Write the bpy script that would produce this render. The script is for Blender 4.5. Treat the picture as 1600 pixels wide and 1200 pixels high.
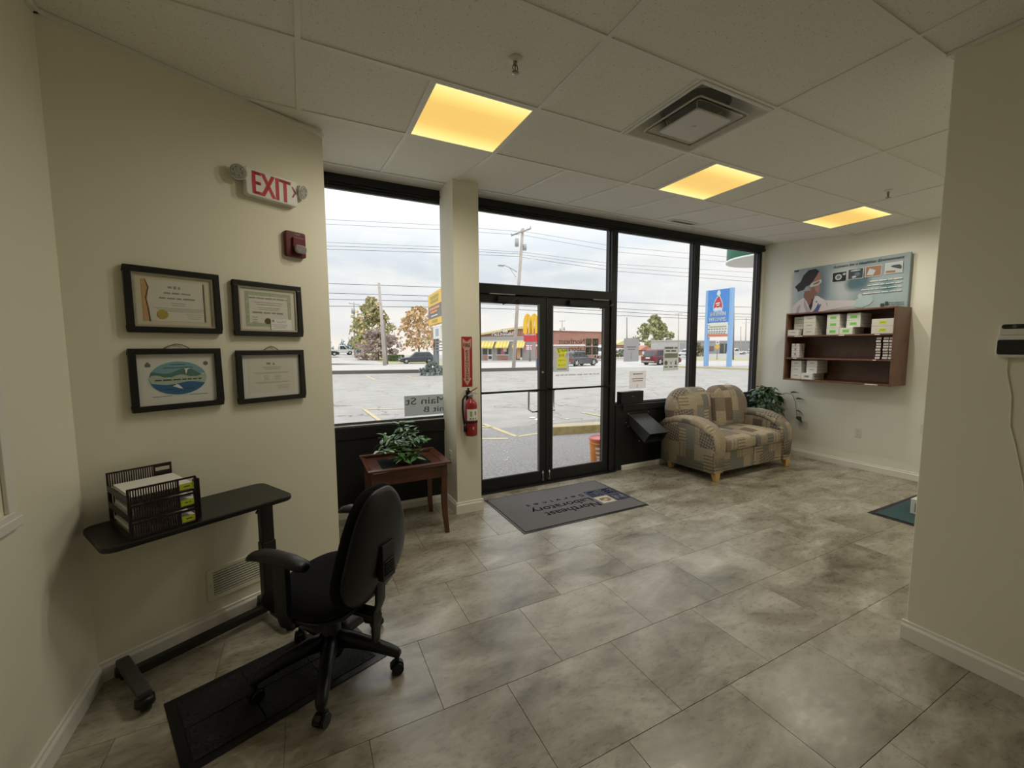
import bpy, bmesh, math, random
from mathutils import Matrix, Vector, noise as mnoise
PI = math.pi
for o in list(bpy.data.objects): bpy.data.objects.remove(o)
SC = bpy.context.scene
COL = SC.collection
random.seed(7)

# ------------------------------------------------------------------ camera
cam_d = bpy.data.cameras.new('camera'); cam = bpy.data.objects.new('camera', cam_d); COL.objects.link(cam)
YAW, PITCH, ROLL = .4647, -.0893, -.0043
F = Vector((math.sin(YAW)*math.cos(PITCH), math.cos(YAW)*math.cos(PITCH), math.sin(PITCH)))
r0 = Vector((math.cos(YAW), -math.sin(YAW), 0)); u0 = r0.cross(F)
RR = r0*math.cos(ROLL)+u0*math.sin(ROLL); UU = -r0*math.sin(ROLL)+u0*math.cos(ROLL)
cam.matrix_world = Matrix(((RR.x, UU.x, -F.x, 0), (RR.y, UU.y, -F.y, 0), (RR.z, UU.z, -F.z, 1.53), (0, 0, 0, 1)))
cam_d.sensor_width = 36; cam_d.lens = 646.9*36/1600; cam_d.clip_start = .03; cam_d.clip_end = 2000
SC.camera = cam

# ------------------------------------------------------------------ sky (cloudy, late day)
W = bpy.data.worlds.new('sky'); SC.world = W; W.use_nodes = True
nt = W.node_tree; nt.nodes.clear()
def N(tree, typ, **kw):
    n = tree.nodes.new(typ)
    for k, v in kw.items():
        if k.startswith('i_'): n.inputs[k[2:].replace('_', ' ')].default_value = v
        else: setattr(n, k, v)
    return n
def ramp(tree, stops, fac=None, interp='LINEAR'):
    n = tree.nodes.new('ShaderNodeValToRGB'); cr = n.color_ramp; cr.interpolation = interp
    while len(cr.elements) < len(stops): cr.elements.new(.5)
    for e, (p, c) in zip(cr.elements, stops):
        e.position = p; e.color = (*c, 1) if len(c) == 3 else c
    if fac is not None: tree.links.new(fac, n.inputs[0])
    return n
tc = N(nt, 'ShaderNodeTexCoord')
sep = N(nt, 'ShaderNodeSeparateXYZ'); nt.links.new(tc.outputs['Generated'], sep.inputs[0])
mp = N(nt, 'ShaderNodeMapping'); mp.inputs['Scale'].default_value = (1.6, 1.6, 6.5); mp.inputs['Location'].default_value = (.35, .2, .1)
nt.links.new(tc.outputs['Generated'], mp.inputs[0])
nz = N(nt, 'ShaderNodeTexNoise'); nz.inputs['Scale'].default_value = 2.1; nz.inputs['Detail'].default_value = 7; nz.inputs['Roughness'].default_value = .55; nz.inputs['Distortion'].default_value = .5
nt.links.new(mp.outputs[0], nz.inputs['Vector'])
base = ramp(nt, [(0, (.88, .82, .76)), (.06, (.78, .80, .83)), (.18, (.71, .77, .83)), (.5, (1.5, 1.55, 1.62)), (1, (2.3, 2.33, 2.36))], sep.outputs['Z'])
cl = ramp(nt, [(.38, (0, 0, 0)), (.62, (1, 1, 1))], nz.outputs[0])
ccol = ramp(nt, [(0, (.98, .91, .83)), (.12, (.92, .92, .91)), (.25, (.98, .98, .98)), (.5, (1.6, 1.6, 1.6)), (1, (2.4, 2.4, 2.4))], sep.outputs['Z'])
mixc = N(nt, 'ShaderNodeMix', data_type='RGBA')
nt.links.new(cl.outputs[0], mixc.inputs[0]); nt.links.new(base.outputs[0], mixc.inputs[6]); nt.links.new(ccol.outputs[0], mixc.inputs[7])
bg = N(nt, 'ShaderNodeBackground'); bg.inputs['Strength'].default_value = 1.06
nt.links.new(mixc.outputs[2], bg.inputs[0])
wo = N(nt, 'ShaderNodeOutputWorld'); nt.links.new(bg.outputs[0], wo.inputs[0])

# ------------------------------------------------------------------ exposure
vs = SC.view_settings; vs.view_transform = 'Standard'; vs.look = 'None'; vs.gamma = 1; vs.use_curve_mapping = False
vs.exposure = 0.06
SC.cycles.max_bounces = 12; SC.cycles.diffuse_bounces = 8; SC.cycles.transparent_max_bounces = 16
SC.cycles.use_denoising = True; SC.cycles.caustics_reflective = False; SC.cycles.caustics_refractive = False
LAMP_W = 13.0; LAMP_COL = (1, .94, .79)   # each of the four tubes-ends in a ceiling light
LAMP = 1.0     # strength of the ceiling light lenses

# ------------------------------------------------------------------ materials
MATS = {}
def mat(name, col, rough=.6, metal=0., spec=None, noise=None, bump=None, coat=0., emit=None):
    """col linear rgb; noise=(scale, col2, detail); bump=(scale, strength, dist)"""
    if name in MATS: return MATS[name]
    m = bpy.data.materials.new(name); MATS[name] = m; m.use_nodes = True
    t = m.node_tree; b = t.nodes['Principled BSDF']
    b.inputs['Base Color'].default_value = (*col, 1); b.inputs['Roughness'].default_value = rough; b.inputs['Metallic'].default_value = metal
    if spec is not None: b.inputs['Specular IOR Level'].default_value = spec
    if coat: b.inputs['Coat Weight'].default_value = coat; b.inputs['Coat Roughness'].default_value = .1
    if emit: b.inputs['Emission Color'].default_value = (*emit[0], 1); b.inputs['Emission Strength'].default_value = emit[1]
    if noise or bump: co = N(t, 'ShaderNodeTexCoord')
    if noise:
        sc, c2, det = noise
        n = N(t, 'ShaderNodeTexNoise'); n.inputs['Scale'].default_value = sc; n.inputs['Detail'].default_value = det
        t.links.new(co.outputs['Object'], n.inputs['Vector'])
        r = ramp(t, [(.3, col), (.7, c2)], n.outputs[0]); t.links.new(r.outputs[0], b.inputs['Base Color'])
    if bump:
        sc, st, di = bump
        n2 = N(t, 'ShaderNodeTexNoise'); n2.inputs['Scale'].default_value = sc; n2.inputs['Detail'].default_value = 3
        t.links.new(co.outputs['Object'], n2.inputs['Vector'])
        bp = N(t, 'ShaderNodeBump'); bp.inputs['Strength'].default_value = st; bp.inputs['Distance'].default_value = di
        t.links.new(n2.outputs[0], bp.inputs['Height']); t.links.new(bp.outputs[0], b.inputs['Normal'])
    return m
def nodes(m): return m.node_tree, m.node_tree.nodes['Principled BSDF']

M_WALL = mat('cream_wall_paint', (.81, .78, .645), .75, bump=(260, .12, .002))
M_TRIM = mat('white_trim_paint', (.82, .80, .74), .4)
M_BLACK = mat('black_aluminium', (.012, .012, .013), .35, spec=.4)
M_KNEE = mat('black_wall_panel', (.014, .014, .014), .45, spec=.3)
M_GASKET = mat('grey_gasket', (.10, .10, .105), .4)
M_GRID = mat('ceiling_grid_white', (.78, .77, .71), .45)
M_PLASTIC_B = mat('black_plastic', (.009, .009, .010), .38, spec=.35, bump=(300, .05, .001))
M_FABRIC_B = mat('black_fabric', (.007, .007, .008), .9, spec=.15, bump=(500, .3, .001))
M_CHROME = mat('chrome', (.75, .75, .76), .18, 1.)
M_STEEL = mat('brushed_steel', (.5, .5, .5), .35, 1.)
M_PAPER = mat('white_paper', (.80, .79, .75), .7)
M_INK = mat('dark_ink', (.05, .05, .055), .7)
M_GREYINK = mat('grey_ink', (.28, .28, .27), .7)
M_WHITE = mat('white_plastic', (.74, .73, .68), .4)
M_RED = mat('red_paint', (.30, .012, .018), .3, coat=.4)
M_REDDULL = mat('red_plastic_dark', (.11, .007, .012), .35)
M_YELLOWLAB = mat('fluorescent_yellow_label', (.62, .72, .03), .6)
M_GREENLAB = mat('fluorescent_green_label', (.22, .72, .12), .6)

# speckled ceiling tile
M_TILE = mat('fissured_ceiling_tile', (.82, .81, .75), .9)
t, b = nodes(M_TILE); co = N(t, 'ShaderNodeTexCoord')
v = N(t, 'ShaderNodeTexNoise'); v.inputs['Scale'].default_value = 130; v.inputs['Detail'].default_value = 2.5; v.inputs['Roughness'].default_value = .7
t.links.new(co.outputs['Object'], v.inputs['Vector'])
rr = ramp(t, [(.29, (.34, .33, .29)), (.38, (.82, .81, .75))], v.outputs[0]); t.links.new(rr.outputs[0], b.inputs['Base Color'])
bp = N(t, 'ShaderNodeBump'); bp.inputs['Strength'].default_value = .35; bp.inputs['Distance'].default_value = .004
t.links.new(v.outputs[0], bp.inputs['Height']); t.links.new(bp.outputs[0], b.inputs['Normal'])

# vinyl floor tile: cloudy grey-brown, streaks run with world x
M_FLOOR = mat('stone_look_vinyl', (.3, .27, .21), .33, spec=.5, coat=.22); M_FLOOR.node_tree.nodes['Principled BSDF'].inputs['Coat Roughness'].default_value = .24
t, b = nodes(M_FLOOR); co = N(t, 'ShaderNodeTexCoord'); oi = N(t, 'ShaderNodeObjectInfo')
ge = N(t, 'ShaderNodeNewGeometry')
ad = N(t, 'ShaderNodeVectorMath', operation='ADD'); cmb = N(t, 'ShaderNodeCombineXYZ'); mu = N(t, 'ShaderNodeMath', operation='MULTIPLY'); mu.inputs[1].default_value = .9
t.links.new(oi.outputs['Random'], mu.inputs[0]); t.links.new(mu.outputs[0], cmb.inputs[2])
t.links.new(ge.outputs['Position'], ad.inputs[0]); t.links.new(cmb.outputs[0], ad.inputs[1])
mpp = N(t, 'ShaderNodeMapping'); mpp.inputs['Scale'].default_value = (1.5, 2.9, 1); t.links.new(ad.outputs[0], mpp.inputs[0])
n1 = N(t, 'ShaderNodeTexNoise'); n1.inputs['Scale'].default_value = 1.35; n1.inputs['Detail'].default_value = 9; n1.inputs['Roughness'].default_value = .66; n1.inputs['Distortion'].default_value = .55
t.links.new(mpp.outputs[0], n1.inputs['Vector'])
r1 = ramp(t, [(.28, (.10, .080, .055)), (.43, (.255, .222, .168)), (.55, (.37, .342, .278)), (.70, (.54, .515, .44))], n1.outputs[0])
n2 = N(t, 'ShaderNodeTexNoise'); n2.inputs['Scale'].default_value = 14; n2.inputs['Detail'].default_value = 5; n2.inputs['Roughness'].default_value = .75
t.links.new(mpp.outputs[0], n2.inputs['Vector'])
mx = N(t, 'ShaderNodeMix', data_type='RGBA', blend_type='MULTIPLY'); mx.inputs[0].default_value = .32
r2 = ramp(t, [(.36, (.55, .53, .50)), (.6, (1.1, 1.1, 1.08))], n2.outputs[0])
t.links.new(r1.outputs[0], mx.inputs[6]); t.links.new(r2.outputs[0], mx.inputs[7])
t.links.new(mx.outputs[2], b.inputs['Base Color'])
rg = ramp(t, [(.3, (.22,)*3), (.7, (.40,)*3)], n2.outputs[0]); t.links.new(rg.outputs[0], b.inputs['Roughness'])
bp = N(t, 'ShaderNodeBump'); bp.inputs['Strength'].default_value = .10; bp.inputs['Distance'].default_value = .004
t.links.new(n2.outputs[0], bp.inputs['Height']); t.links.new(bp.outputs[0], b.inputs['Normal'])

# window glass: clear sheet with a fresnel reflection
M_GLASS = bpy.data.materials.new('window_glass'); M_GLASS.use_nodes = True
t = M_GLASS.node_tree; t.nodes.clear()
tr = N(t, 'ShaderNodeBsdfTransparent'); tr.inputs[0].default_value = (.985, .99, .985, 1)
gl = N(t, 'ShaderNodeBsdfGlossy'); gl.inputs['Roughness'].default_value = .0
lw = N(t, 'ShaderNodeLayerWeight'); lw.inputs[0].default_value = .5
pw = N(t, 'ShaderNodeMath', operation='POWER'); t.links.new(lw.outputs['Facing'], pw.inputs[0]); pw.inputs[1].default_value = 5
fm = N(t, 'ShaderNodeMath', operation='MULTIPLY_ADD'); t.links.new(pw.outputs[0], fm.inputs[0]); fm.inputs[1].default_value = .9; fm.inputs[2].default_value = .035
ms = N(t, 'ShaderNodeMixShader'); t.links.new(fm.outputs[0], ms.inputs[0]); t.links.new(tr.outputs[0], ms.inputs[1]); t.links.new(gl.outputs[0], ms.inputs[2])
out = N(t, 'ShaderNodeOutputMaterial'); t.links.new(ms.outputs[0], out.inputs[0])

# ------------------------------------------------------------------ mesh helpers
class MB:
    def __init__(s): s.v = []; s.f = []; s.m = []; s.sm = []; s.mi = 0; s.M = None
    def add(s, vs_, fs, smooth=False):
        k = len(s.v)
        for p in vs_:
            p = Vector(p); s.v.append(s.M @ p if s.M is not None else p)
        for f in fs:
            s.f.append([i+k for i in f]); s.m.append(s.mi); s.sm.append(smooth)
        return s
    def box(s, c, d, rz=0):
        x, y, z = d[0]/2, d[1]/2, d[2]/2; ca, sa = math.cos(rz), math.sin(rz)
        vv = []
        for sx, sy, sz in ((-1,-1,-1),(1,-1,-1),(1,1,-1),(-1,1,-1),(-1,-1,1),(1,-1,1),(1,1,1),(-1,1,1)):
            px, py = sx*x, sy*y
            vv.append((c[0]+px*ca-py*sa, c[1]+px*sa+py*ca, c[2]+sz*z))
        return s.add(vv, [(0,3,2,1),(4,5,6,7),(0,1,5,4),(1,2,6,5),(2,3,7,6),(3,0,4,7)])
    def bx(s, x0, x1, y0, y1, z0, z1): return s.box(((x0+x1)/2, (y0+y1)/2, (z0+z1)/2), (abs(x1-x0), abs(y1-y0), abs(z1-z0)))
    def cyl(s, p0, p1, r0, r1=None, n=16, caps=True, smooth=True):
        p0, p1 = Vector(p0), Vector(p1); r1 = r0 if r1 is None else r1
        d = (p1-p0); d = d.normalized() if d.length > 1e-9 else Vector((0, 0, 1))
        a = d.orthogonal().normalized(); bb = d.cross(a)
        vv = []
        for p, r in ((p0, r0), (p1, r1)):
            for i in range(n):
                an = 2*PI*i/n; vv.append(p+a*r*math.cos(an)+bb*r*math.sin(an))
        s.add(vv, [(i, (i+1) % n, n+(i+1) % n, n+i) for i in range(n)], smooth)
        if caps: s.add(vv, [tuple(range(n))[::-1], tuple(range(n, 2*n))])
        return s
    def tube(s, pts, r, n=8, caps=True):
        pts = [Vector(p) for p in pts]; rs = r if isinstance(r, (list, tuple)) else [r]*len(pts)
        vv = []; a = None
        for i, p in enumerate(pts):
            d = (pts[min(i+1, len(pts)-1)]-pts[max(i-1, 0)]).normalized()
            if a is None: a = d.orthogonal().normalized()
            a = (a-d*a.dot(d)); a = a.normalized() if a.length > 1e-6 else d.orthogonal().normalized()
            bb = d.cross(a)
            for k in range(n):
                an = 2*PI*k/n; vv.append(p+(a*math.cos(an)+bb*math.sin(an))*rs[i])
        ff = [(i*n+k, i*n+(k+1) % n, (i+1)*n+(k+1) % n, (i+1)*n+k) for i in range(len(pts)-1) for k in range(n)]
        s.add(vv, ff, True)
        if caps: s.add(vv, [tuple(range(n))[::-1], tuple(range((len(pts)-1)*n, len(pts)*n))])
        return s
    def lathe(s, prof, n=24, c=(0, 0, 0), smooth=True):
        vv = []
        for r, z in prof:
            for i in range(n):
                an = 2*PI*i/n; vv.append((c[0]+r*math.cos(an), c[1]+r*math.sin(an), c[2]+z))
        L = len(prof)
        s.add(vv, [(j*n+i, j*n+(i+1) % n, (j+1)*n+(i+1) % n, (j+1)*n+i) for j in range(L-1) for i in range(n)], smooth)
        s.add(vv, [tuple(range(n))[::-1], tuple(range((L-1)*n, L*n))])
        return s
    def prism(s, poly, z0, z1, fr=None, smooth=False):
        """poly: 2D (a,b); fr: function (a,b,h)->xyz; default extrude along z"""
        fr = fr or (lambda a, b_, h: (a, b_, h)); n = len(poly)
        vv = [fr(a, b_, z0) for a, b_ in poly]+[fr(a, b_, z1) for a, b_ in poly]
        s.add(vv, [(i, (i+1) % n, n+(i+1) % n, n+i) for i in range(n)], smooth)
        return s.add(vv, [tuple(range(n))[::-1], tuple(range(n, 2*n))])
    def loft(s, rings, closed=True, caps=True, smooth=True):
        n = len(rings[0]); vv = [p for r in rings for p in r]
        K = n if closed else n-1
        s.add(vv, [(j*n+i, j*n+(i+1) % n, (j+1)*n+(i+1) % n, (j+1)*n+i) for j in range(len(rings)-1) for i in range(K)], smooth)
        if caps: s.add(vv, [tuple(range(n))[::-1], tuple(range((len(rings)-1)*n, len(rings)*n))])
        return s
    def puff(s, outline, T0, T1, fr, q=3.0, c=None, rings=7):
        """cushion: 2D outline, offsets -T0..T1 along the third axis; fr(a,b,h)->xyz"""
        n = len(outline)
        if c is None: c = (sum(p[0] for p in outline)/n, sum(p[1] for p in outline)/n)
        rho = [math.sin((j+1)/rings*PI/2) for j in range(rings)]
        for side, T in ((1, T1), (-1, T0)):
            vv = [fr(c[0], c[1], side*T)]; ff = []
            for ro in rho:
                h = T*max(0, 1-ro**q)**.5 if ro < 1 else 0
                vv += [fr(c[0]+(a-c[0])*ro, c[1]+(b_-c[1])*ro, side*h) for a, b_ in outline]
            for i in range(n): ff.append((0, 1+i, 1+(i+1) % n))
            for j in range(rings-1):
                for i in range(n): ff.append((1+j*n+i, 1+(j+1)*n+i, 1+(j+1)*n+(i+1) % n, 1+j*n+(i+1) % n))
            s.add(vv, ff, True)
        return s
    def build(s, name, mats, parent=None, bevel=0, seg=2, loc=None, rz=0, weld=False, me_only=False):
        me = bpy.data.meshes.new(name)
        me.from_pydata([tuple(p) for p in s.v], [], s.f)
        mats = mats if isinstance(mats, (list, tuple)) else [mats]
        for m in mats: me.materials.append(m)
        for p, mi, sm in zip(me.polygons, s.m, s.sm): p.material_index = mi; p.use_smooth = sm
        bm = bmesh.new(); bm.from_mesh(me)
        bmesh.ops.remove_doubles(bm, verts=bm.verts, dist=1e-5)
        bmesh.ops.recalc_face_normals(bm, faces=bm.faces)
        if bevel:
            ed = [e for e in bm.edges if len(e.link_faces) == 2 and e.calc_face_angle(0) > .6]
            bmesh.ops.bevel(bm, geom=ed, offset=bevel, segments=seg, profile=.5, affect='EDGES', clamp_overlap=True)
        bm.to_mesh(me); bm.free()
        if me_only: return me
        return link(name, me, parent, loc, rz)
def link(name, me, parent=None, loc=None, rz=0):
    o = bpy.data.objects.new(name, me); COL.objects.link(o)
    if name in ('lettering', 'message_lines', 'print', 'plate_print', 'inset_photo'): o['kind'] = 'stuff'      # print too fine to pick apart
    if parent is not None: o.parent = parent
    if loc is not None: o.location = loc
    if rz: o.rotation_euler[2] = rz
    return o
def tag(o, label=None, cat=None, group=None, kind=None):
    if label: o['label'] = label
    if cat: o['category'] = cat
    if group: o['group'] = group
    if kind: o['kind'] = kind
    return o
def empty(name, loc, label=None, cat=None, rz=0, group=None, kind=None):
    o = bpy.data.objects.new(name, None); COL.objects.link(o); o.location = loc; o.rotation_euler[2] = rz
    o.empty_display_size = .1
    return tag(o, label, cat, group, kind)
def struct(name, mb, m, parent=None, **k):
    o = mb.build(name, m, parent, **k)
    if parent is None: o['kind'] = 'structure'
    return o
def copy_tree(o, parent=None):
    c = o.copy(); COL.objects.link(c)
    if parent is not None: c.parent = parent
    for ch in [x for x in bpy.data.objects if x.parent == o]: copy_tree(ch, c)
    return c
_txt = {}
def text_mesh(body, size=1., bold=0., shear=0., space=1., ext=.0005):
    """flat lettering; returns (verts, faces) centred on x, baseline at 0"""
    key = (body, size, bold, shear, space, ext)
    if key in _txt: return _txt[key]
    cu = bpy.data.curves.new('t', 'FONT'); cu.body = body; cu.size = size; cu.align_x = 'CENTER'; cu.extrude = ext; cu.shear = shear; cu.space_character = space
    cu.resolution_u = 3
    ob = bpy.data.objects.new('t', cu); COL.objects.link(ob)
    bpy.context.view_layer.update()
    dg = bpy.context.evaluated_depsgraph_get()
    me = bpy.data.meshes.new_from_object(ob.evaluated_get(dg))
    r = ([tuple(v_.co) for v_ in me.vertices], [tuple(p.vertices) for p in me.polygons])
    bpy.data.objects.remove(ob); bpy.data.curves.remove(cu); bpy.data.meshes.remove(me)
    _txt[key] = r; return r
def put_text(mb, body, origin, xdir, ydir, size, **k):
    w = k.pop('fit', None)
    vv, ff = text_mesh(body, size, **k)
    xd, yd = Vector(xdir).normalized(), Vector(ydir).normalized(); nd = xd.cross(yd); O = Vector(origin)
    sx = 1
    if w:
        cw = max(p[0] for p in vv)-min(p[0] for p in vv); sx = w/cw
    b_ = k.get('bold', 0)*size*.75
    for dx in ((-b_, 0, b_) if b_ > .004*size else (0,)):       # heavier strokes: the letter struck three times
        mb.add([O+xd*(p[0]*sx+dx)+yd*p[1]+nd*(p[2]+abs(dx)*.01) for p in vv], ff)
def word_bars(mb, o, xd, w, h, seed=1, d=.0006):
    """a line of print too small to read: bars as long as its words"""
    rn = random.Random(seed); xd = Vector(xd).normalized(); x = -w/2
    while x < w/2-h:
        l = min(rn.uniform(2.2, 6.5)*h, w/2-x); quad(mb, Vector(o)+xd*(x+l/2), xd, Z_, l, h*rn.uniform(.75, 1), d); x += l+h*.8
def quad(mb, o, xd, yd, w, h, d=.001):
    """thin rectangular sheet centred at o"""
    o, xd, yd = Vector(o), Vector(xd).normalized(), Vector(yd).normalized(); nd = xd.cross(yd)
    vv = []
    for s_ in (-.5, .5):
        for a, b_ in ((-1,-1),(1,-1),(1,1),(-1,1)): vv.append(o+xd*a*w/2+yd*b_*h/2+nd*d*s_)
    mb.add(vv, [(0,3,2,1),(4,5,6,7),(0,1,5,4),(1,2,6,5),(2,3,7,6),(3,0,4,7)])
def rrect(w, h, r, n=5, cx=0, cy=0):
    out = []
    for sx, sy, a0 in ((1,1,0),(-1,1,PI/2),(-1,-1,PI),(1,-1,3*PI/2)):
        for i in range(n+1):
            a = a0+PI/2*i/n; out.append((cx+sx*(w/2-r)+r*math.cos(a), cy+sy*(h/2-r)+r*math.sin(a)))
    return out
def ell(w, h, n=24, cx=0, cy=0, p=2.):
    return [(cx+w/2*math.copysign(abs(math.cos(a))**(2/p), math.cos(a)), cy+h/2*math.copysign(abs(math.sin(a))**(2/p), math.sin(a))) for a in [2*PI*i/n for i in range(n)]]
X_, Y_, Z_ = Vector((1,0,0)), Vector((0,1,0)), Vector((0,0,1))
# wall frame of the diagonal wall: t along it, n out of it into the room
PB = Vector((-.905, 2.44, 0)); TB = Vector((1.07, .58, 0)).normalized(); NB = Vector((TB.y, -TB.x, 0)); RB = math.atan2(TB.y, TB.x)
def wb(t_, n_, z): return PB+TB*t_+NB*n_+Z_*z
# ================================================================== SETTING
YW = 3.92      # inner face of the shop front
XR = 6.12      # wall with the shelf
ZC = 2.88      # ceiling
ZH = 2.995     # soffit at the shop front
# floor: staggered vinyl tiles on a slab
fl = struct('floor', MB().bx(-1.2, 6.5, -2.6, 4.02, -.09, -.004), mat('floor_joint', (.13, .115, .09), .6))
PX, PY = .5985, .4609
tile_me = MB().bx(-PX/2+.0009, PX/2-.0009, -PY/2+.0009, PY/2-.0009, -.0045, 0).build('floor_tile', M_FLOOR, bevel=.0006, seg=1, me_only=True)
for j in range(-7, 6):
    y0 = 1.586+j*PY
    off = .163 if j % 2 == 1 else .466
    for i in range(-3, 11):
        x0 = off+i*PX; cx, cy = x0+PX/2, y0+PY/2
        if cx-PX/2 < -1.0-.5 or cx-PX/2 > XR: continue
        if cy-PY/2 > 3.95 or cy < -1.9: continue
        # outside the diagonal wall
        if (Vector((cx+PX/2, cy-PY/2, 0))-PB).dot(NB) < 0 and cx+PX/2 < .15: continue
        if cx+PX/2 < -.93: continue
        if cy < .35 and cx > 2.9: continue
        link('floor_tile', tile_me, fl, (cx, cy, 0))
# ceiling
ce = struct('ceiling', MB().bx(-1.2, 6.5, -2.6, 2.75, 2.96, 3.05).bx(-1.2, 6.5, 2.75, 4.0, 3.06, 3.16), mat('ceiling_void', (.3, .3, .28), .9))
G = .6096; GX = .0365; GY = 2.161
rowsX = {-1: [-4, -2, 0, 2, 3, 4, 6, 8, 10], 0: [-2, 0, 1, 2, 4, 6, 8, 9, 10], -2: [-4, -2, 0, 2, 4, 6, 8, 10], -3: [-2, 0, 2, 4, 6, 8, 10], -4: [-2, 0, 2, 4, 6, 8, 10], -5: [-2, 0, 2, 4], -6: [-2, 0, 2, 4], -7: [-2, 0, 2, 4]}
tcache = {}
def tile(x0, x1, y0, y1):
    k = (round(x1-x0, 3), round(y1-y0, 3))
    if k not in tcache:
        tcache[k] = MB().bx(-k[0]/2+.006, k[0]/2-.006, -k[1]/2+.006, k[1]/2-.006, .004, .018).build('ceiling_tile', M_TILE, bevel=.003, seg=1, me_only=True)
    link('ceiling_tile', tcache[k], ce, ((x0+x1)/2, (y0+y1)/2, ZC))
def grid_bar(x0, x1, y0, y1):
    MB().bx(x0, x1, y0, y1, ZC-.002, ZC+.012).build('grid_bar', M_GRID, ce)
BW = .012
for j, xs in rowsX.items():
    y0, y1 = GY+j*G, GY+(j+1)*G
    for a, b_ in zip(xs, xs[1:]):
        x0, x1 = GX+a*G, GX+b_*G
        if x1 > XR: x1 = XR
        if x1 < -.93 or (x1 < -.5 and y0 > 2.): continue
        if j == 0 and a in (1, 8): continue            # lamp openings
        if j == -4 and a == 8: tile(x0+G, x1, y0, y1); continue
        if j == 0 and a == 4:                          # lamp in the middle of two cut tiles
            tile(x0, x0+G/2, y0, y1); tile(x1-G/2, x1, y0, y1); continue
        if j == -1 and a == 3: continue                # air diffuser
        tile(x0, x1, y0, y1)
    for a in xs[1:-1] if j > -5 else xs[1:]:
        x = GX+a*G
        grid_bar(x-BW, x+BW, y0+BW, y1-BW)
    if j == 0:
        for x in (GX+4.5*G, GX+5.5*G): grid_bar(x-BW, x+BW, y0+BW, y1-BW)
for j in range(-7, 2):
    y = GY+j*G
    grid_bar(-.95, XR if j > -4 else 2.75, y-BW, y+BW)
# sloping strip of tiles between the last grid line and the shop front
YB = GY+G; YS = 3.715; sl = (ZH-.004-ZC)/(YS-YB)
for i in range(-1, 10):
    x0, x1 = GX+i*G, min(GX+(i+1)*G, XR)
    for nm, mm, (xa, xb), dz in (('ceiling_tile', M_TILE, (x0+.006, x1-.006), .004), ('grid_bar', M_GRID, (x1-BW, x1+BW), -.002)):
        if nm == 'grid_bar' and i == 9: continue
        ya, yb = YB+BW+.002, (YS-.004 if i >= 0 else YB+.30)
        za, zb = ZC+(ya-YB)*sl+dz, ZC+(yb-YB)*sl+dz
        MB().add([(xa, ya, za), (xb, ya, za), (xb, yb, zb), (xa, yb, zb), (xa, ya, za+.014), (xb, ya, za+.014), (xb, yb, zb+.014), (xa, yb, zb+.014)],
                 [(0,3,2,1),(4,5,6,7),(0,1,5,4),(1,2,6,5),(2,3,7,6),(3,0,4,7)]).build(nm, mm, ce, bevel=.002 if nm == 'ceiling_tile' else 0, seg=1)
MB().bx(.1, XR, YS-.012, YS+.004, ZH-.012, ZH+.03).build('edge_trim', M_GRID, ce)
MB().bx(.1, XR, YS+.004, YW+.1, ZH-.004, ZH+.03).build('soffit', mat('soffit_paint', (.62, .60, .53), .6), ce)
# walls
zt = 2.98
struct('wall_left', MB().prism([(0, 0), (1.217, 0), (1.217, -.12), (-.05, -.12)], 0, 3.06, lambda a, b_, h: wb(a, b_, h)), M_WALL)
struct('wall_left_return', MB().bx(.02, .165, 3.04, 4.02, 0, 3.1), M_WALL)
struct('wall_left_near', MB().bx(-1.03, -.905, -2.6, 2.46, 0, zt), M_WALL)
struct('wall_back', MB().bx(-1.03, 2.95, -2.2, -2.08, 0, zt), M_WALL)
struct('wall_pier', MB().bx(2.755, 2.885, -2.1, .908, 0, zt), M_WALL, bevel=.004)
struct('wall_right', MB().bx(XR, XR+.14, -1.2, 4.02, 0, 3.1), mat('daylit_wall_paint', (.84, .835, .745), .75, bump=(260, .12, .002)))  # wall paint made paler: daylight from the shop front put into its colour
struct('wall_right_back', MB().bx(2.8, XR+.1, -1.2, -1.08, 0, zt), M_WALL)
struct('wall_pillar', MB().bx(1.203, 1.443, 3.53, 3.91, 0, 3.02), M_WALL, bevel=.003)
# outer face of the building above the shop front, and its roof
struct('wall_outer', MB().bx(-3, 12, 4.0, 4.2, 3.03, 4.6).bx(-3, .1, 4.0, 4.2, -.1, 3.03).bx(7.2, 12, 4.0, 4.2, -.1, 3.03), mat('outer_wall', (.45, .43, .40), .8))
# wall angle where ceiling meets walls
def bar_between(a, b_, w, z0, z1, name, m, parent=None):
    a, b_ = Vector(a), Vector(b_); d = (b_-a); n_ = Vector((d.y, -d.x, 0)).normalized()
    mb = MB(); mb.prism([(0, 0), (d.length, 0), (d.length, w), (0, w)], z0, z1, lambda p, q, h: a+d.normalized()*p+n_*q+Z_*h)
    return mb.build(name, m, parent)
tr1 = bar_between(wb(0, 0, 0), wb(1.217, 0, 0), .02, ZC-.016, ZC+.002, 'trim_1', M_GRID); tag(tr1, kind='structure')
tr2 = bar_between((-.905, -2, 0), (-.905, 2.44, 0), .02, ZC-.016, ZC+.002, 'trim_2', M_GRID); tag(tr2, kind='structure')
tr3 = struct('trim_3', MB().bx(XR-.02, XR, -1, YB, ZC-.016, ZC+.002), M_GRID)
tr4 = struct('trim_4', MB().bx(2.735, 2.755, -2, .928, ZC-.016, ZC+.002), M_GRID)
# panelled opening trim on the near left wall (only its corner shows)
struct('trim_5', MB().bx(-.905, -.885, .9, 1.985, .93, .965).bx(-.905, -.89, .9, 1.965, .965, .985).bx(-.905, -.893, 1.93, 1.975, .985, 2.1), M_TRIM, bevel=.003)
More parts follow.
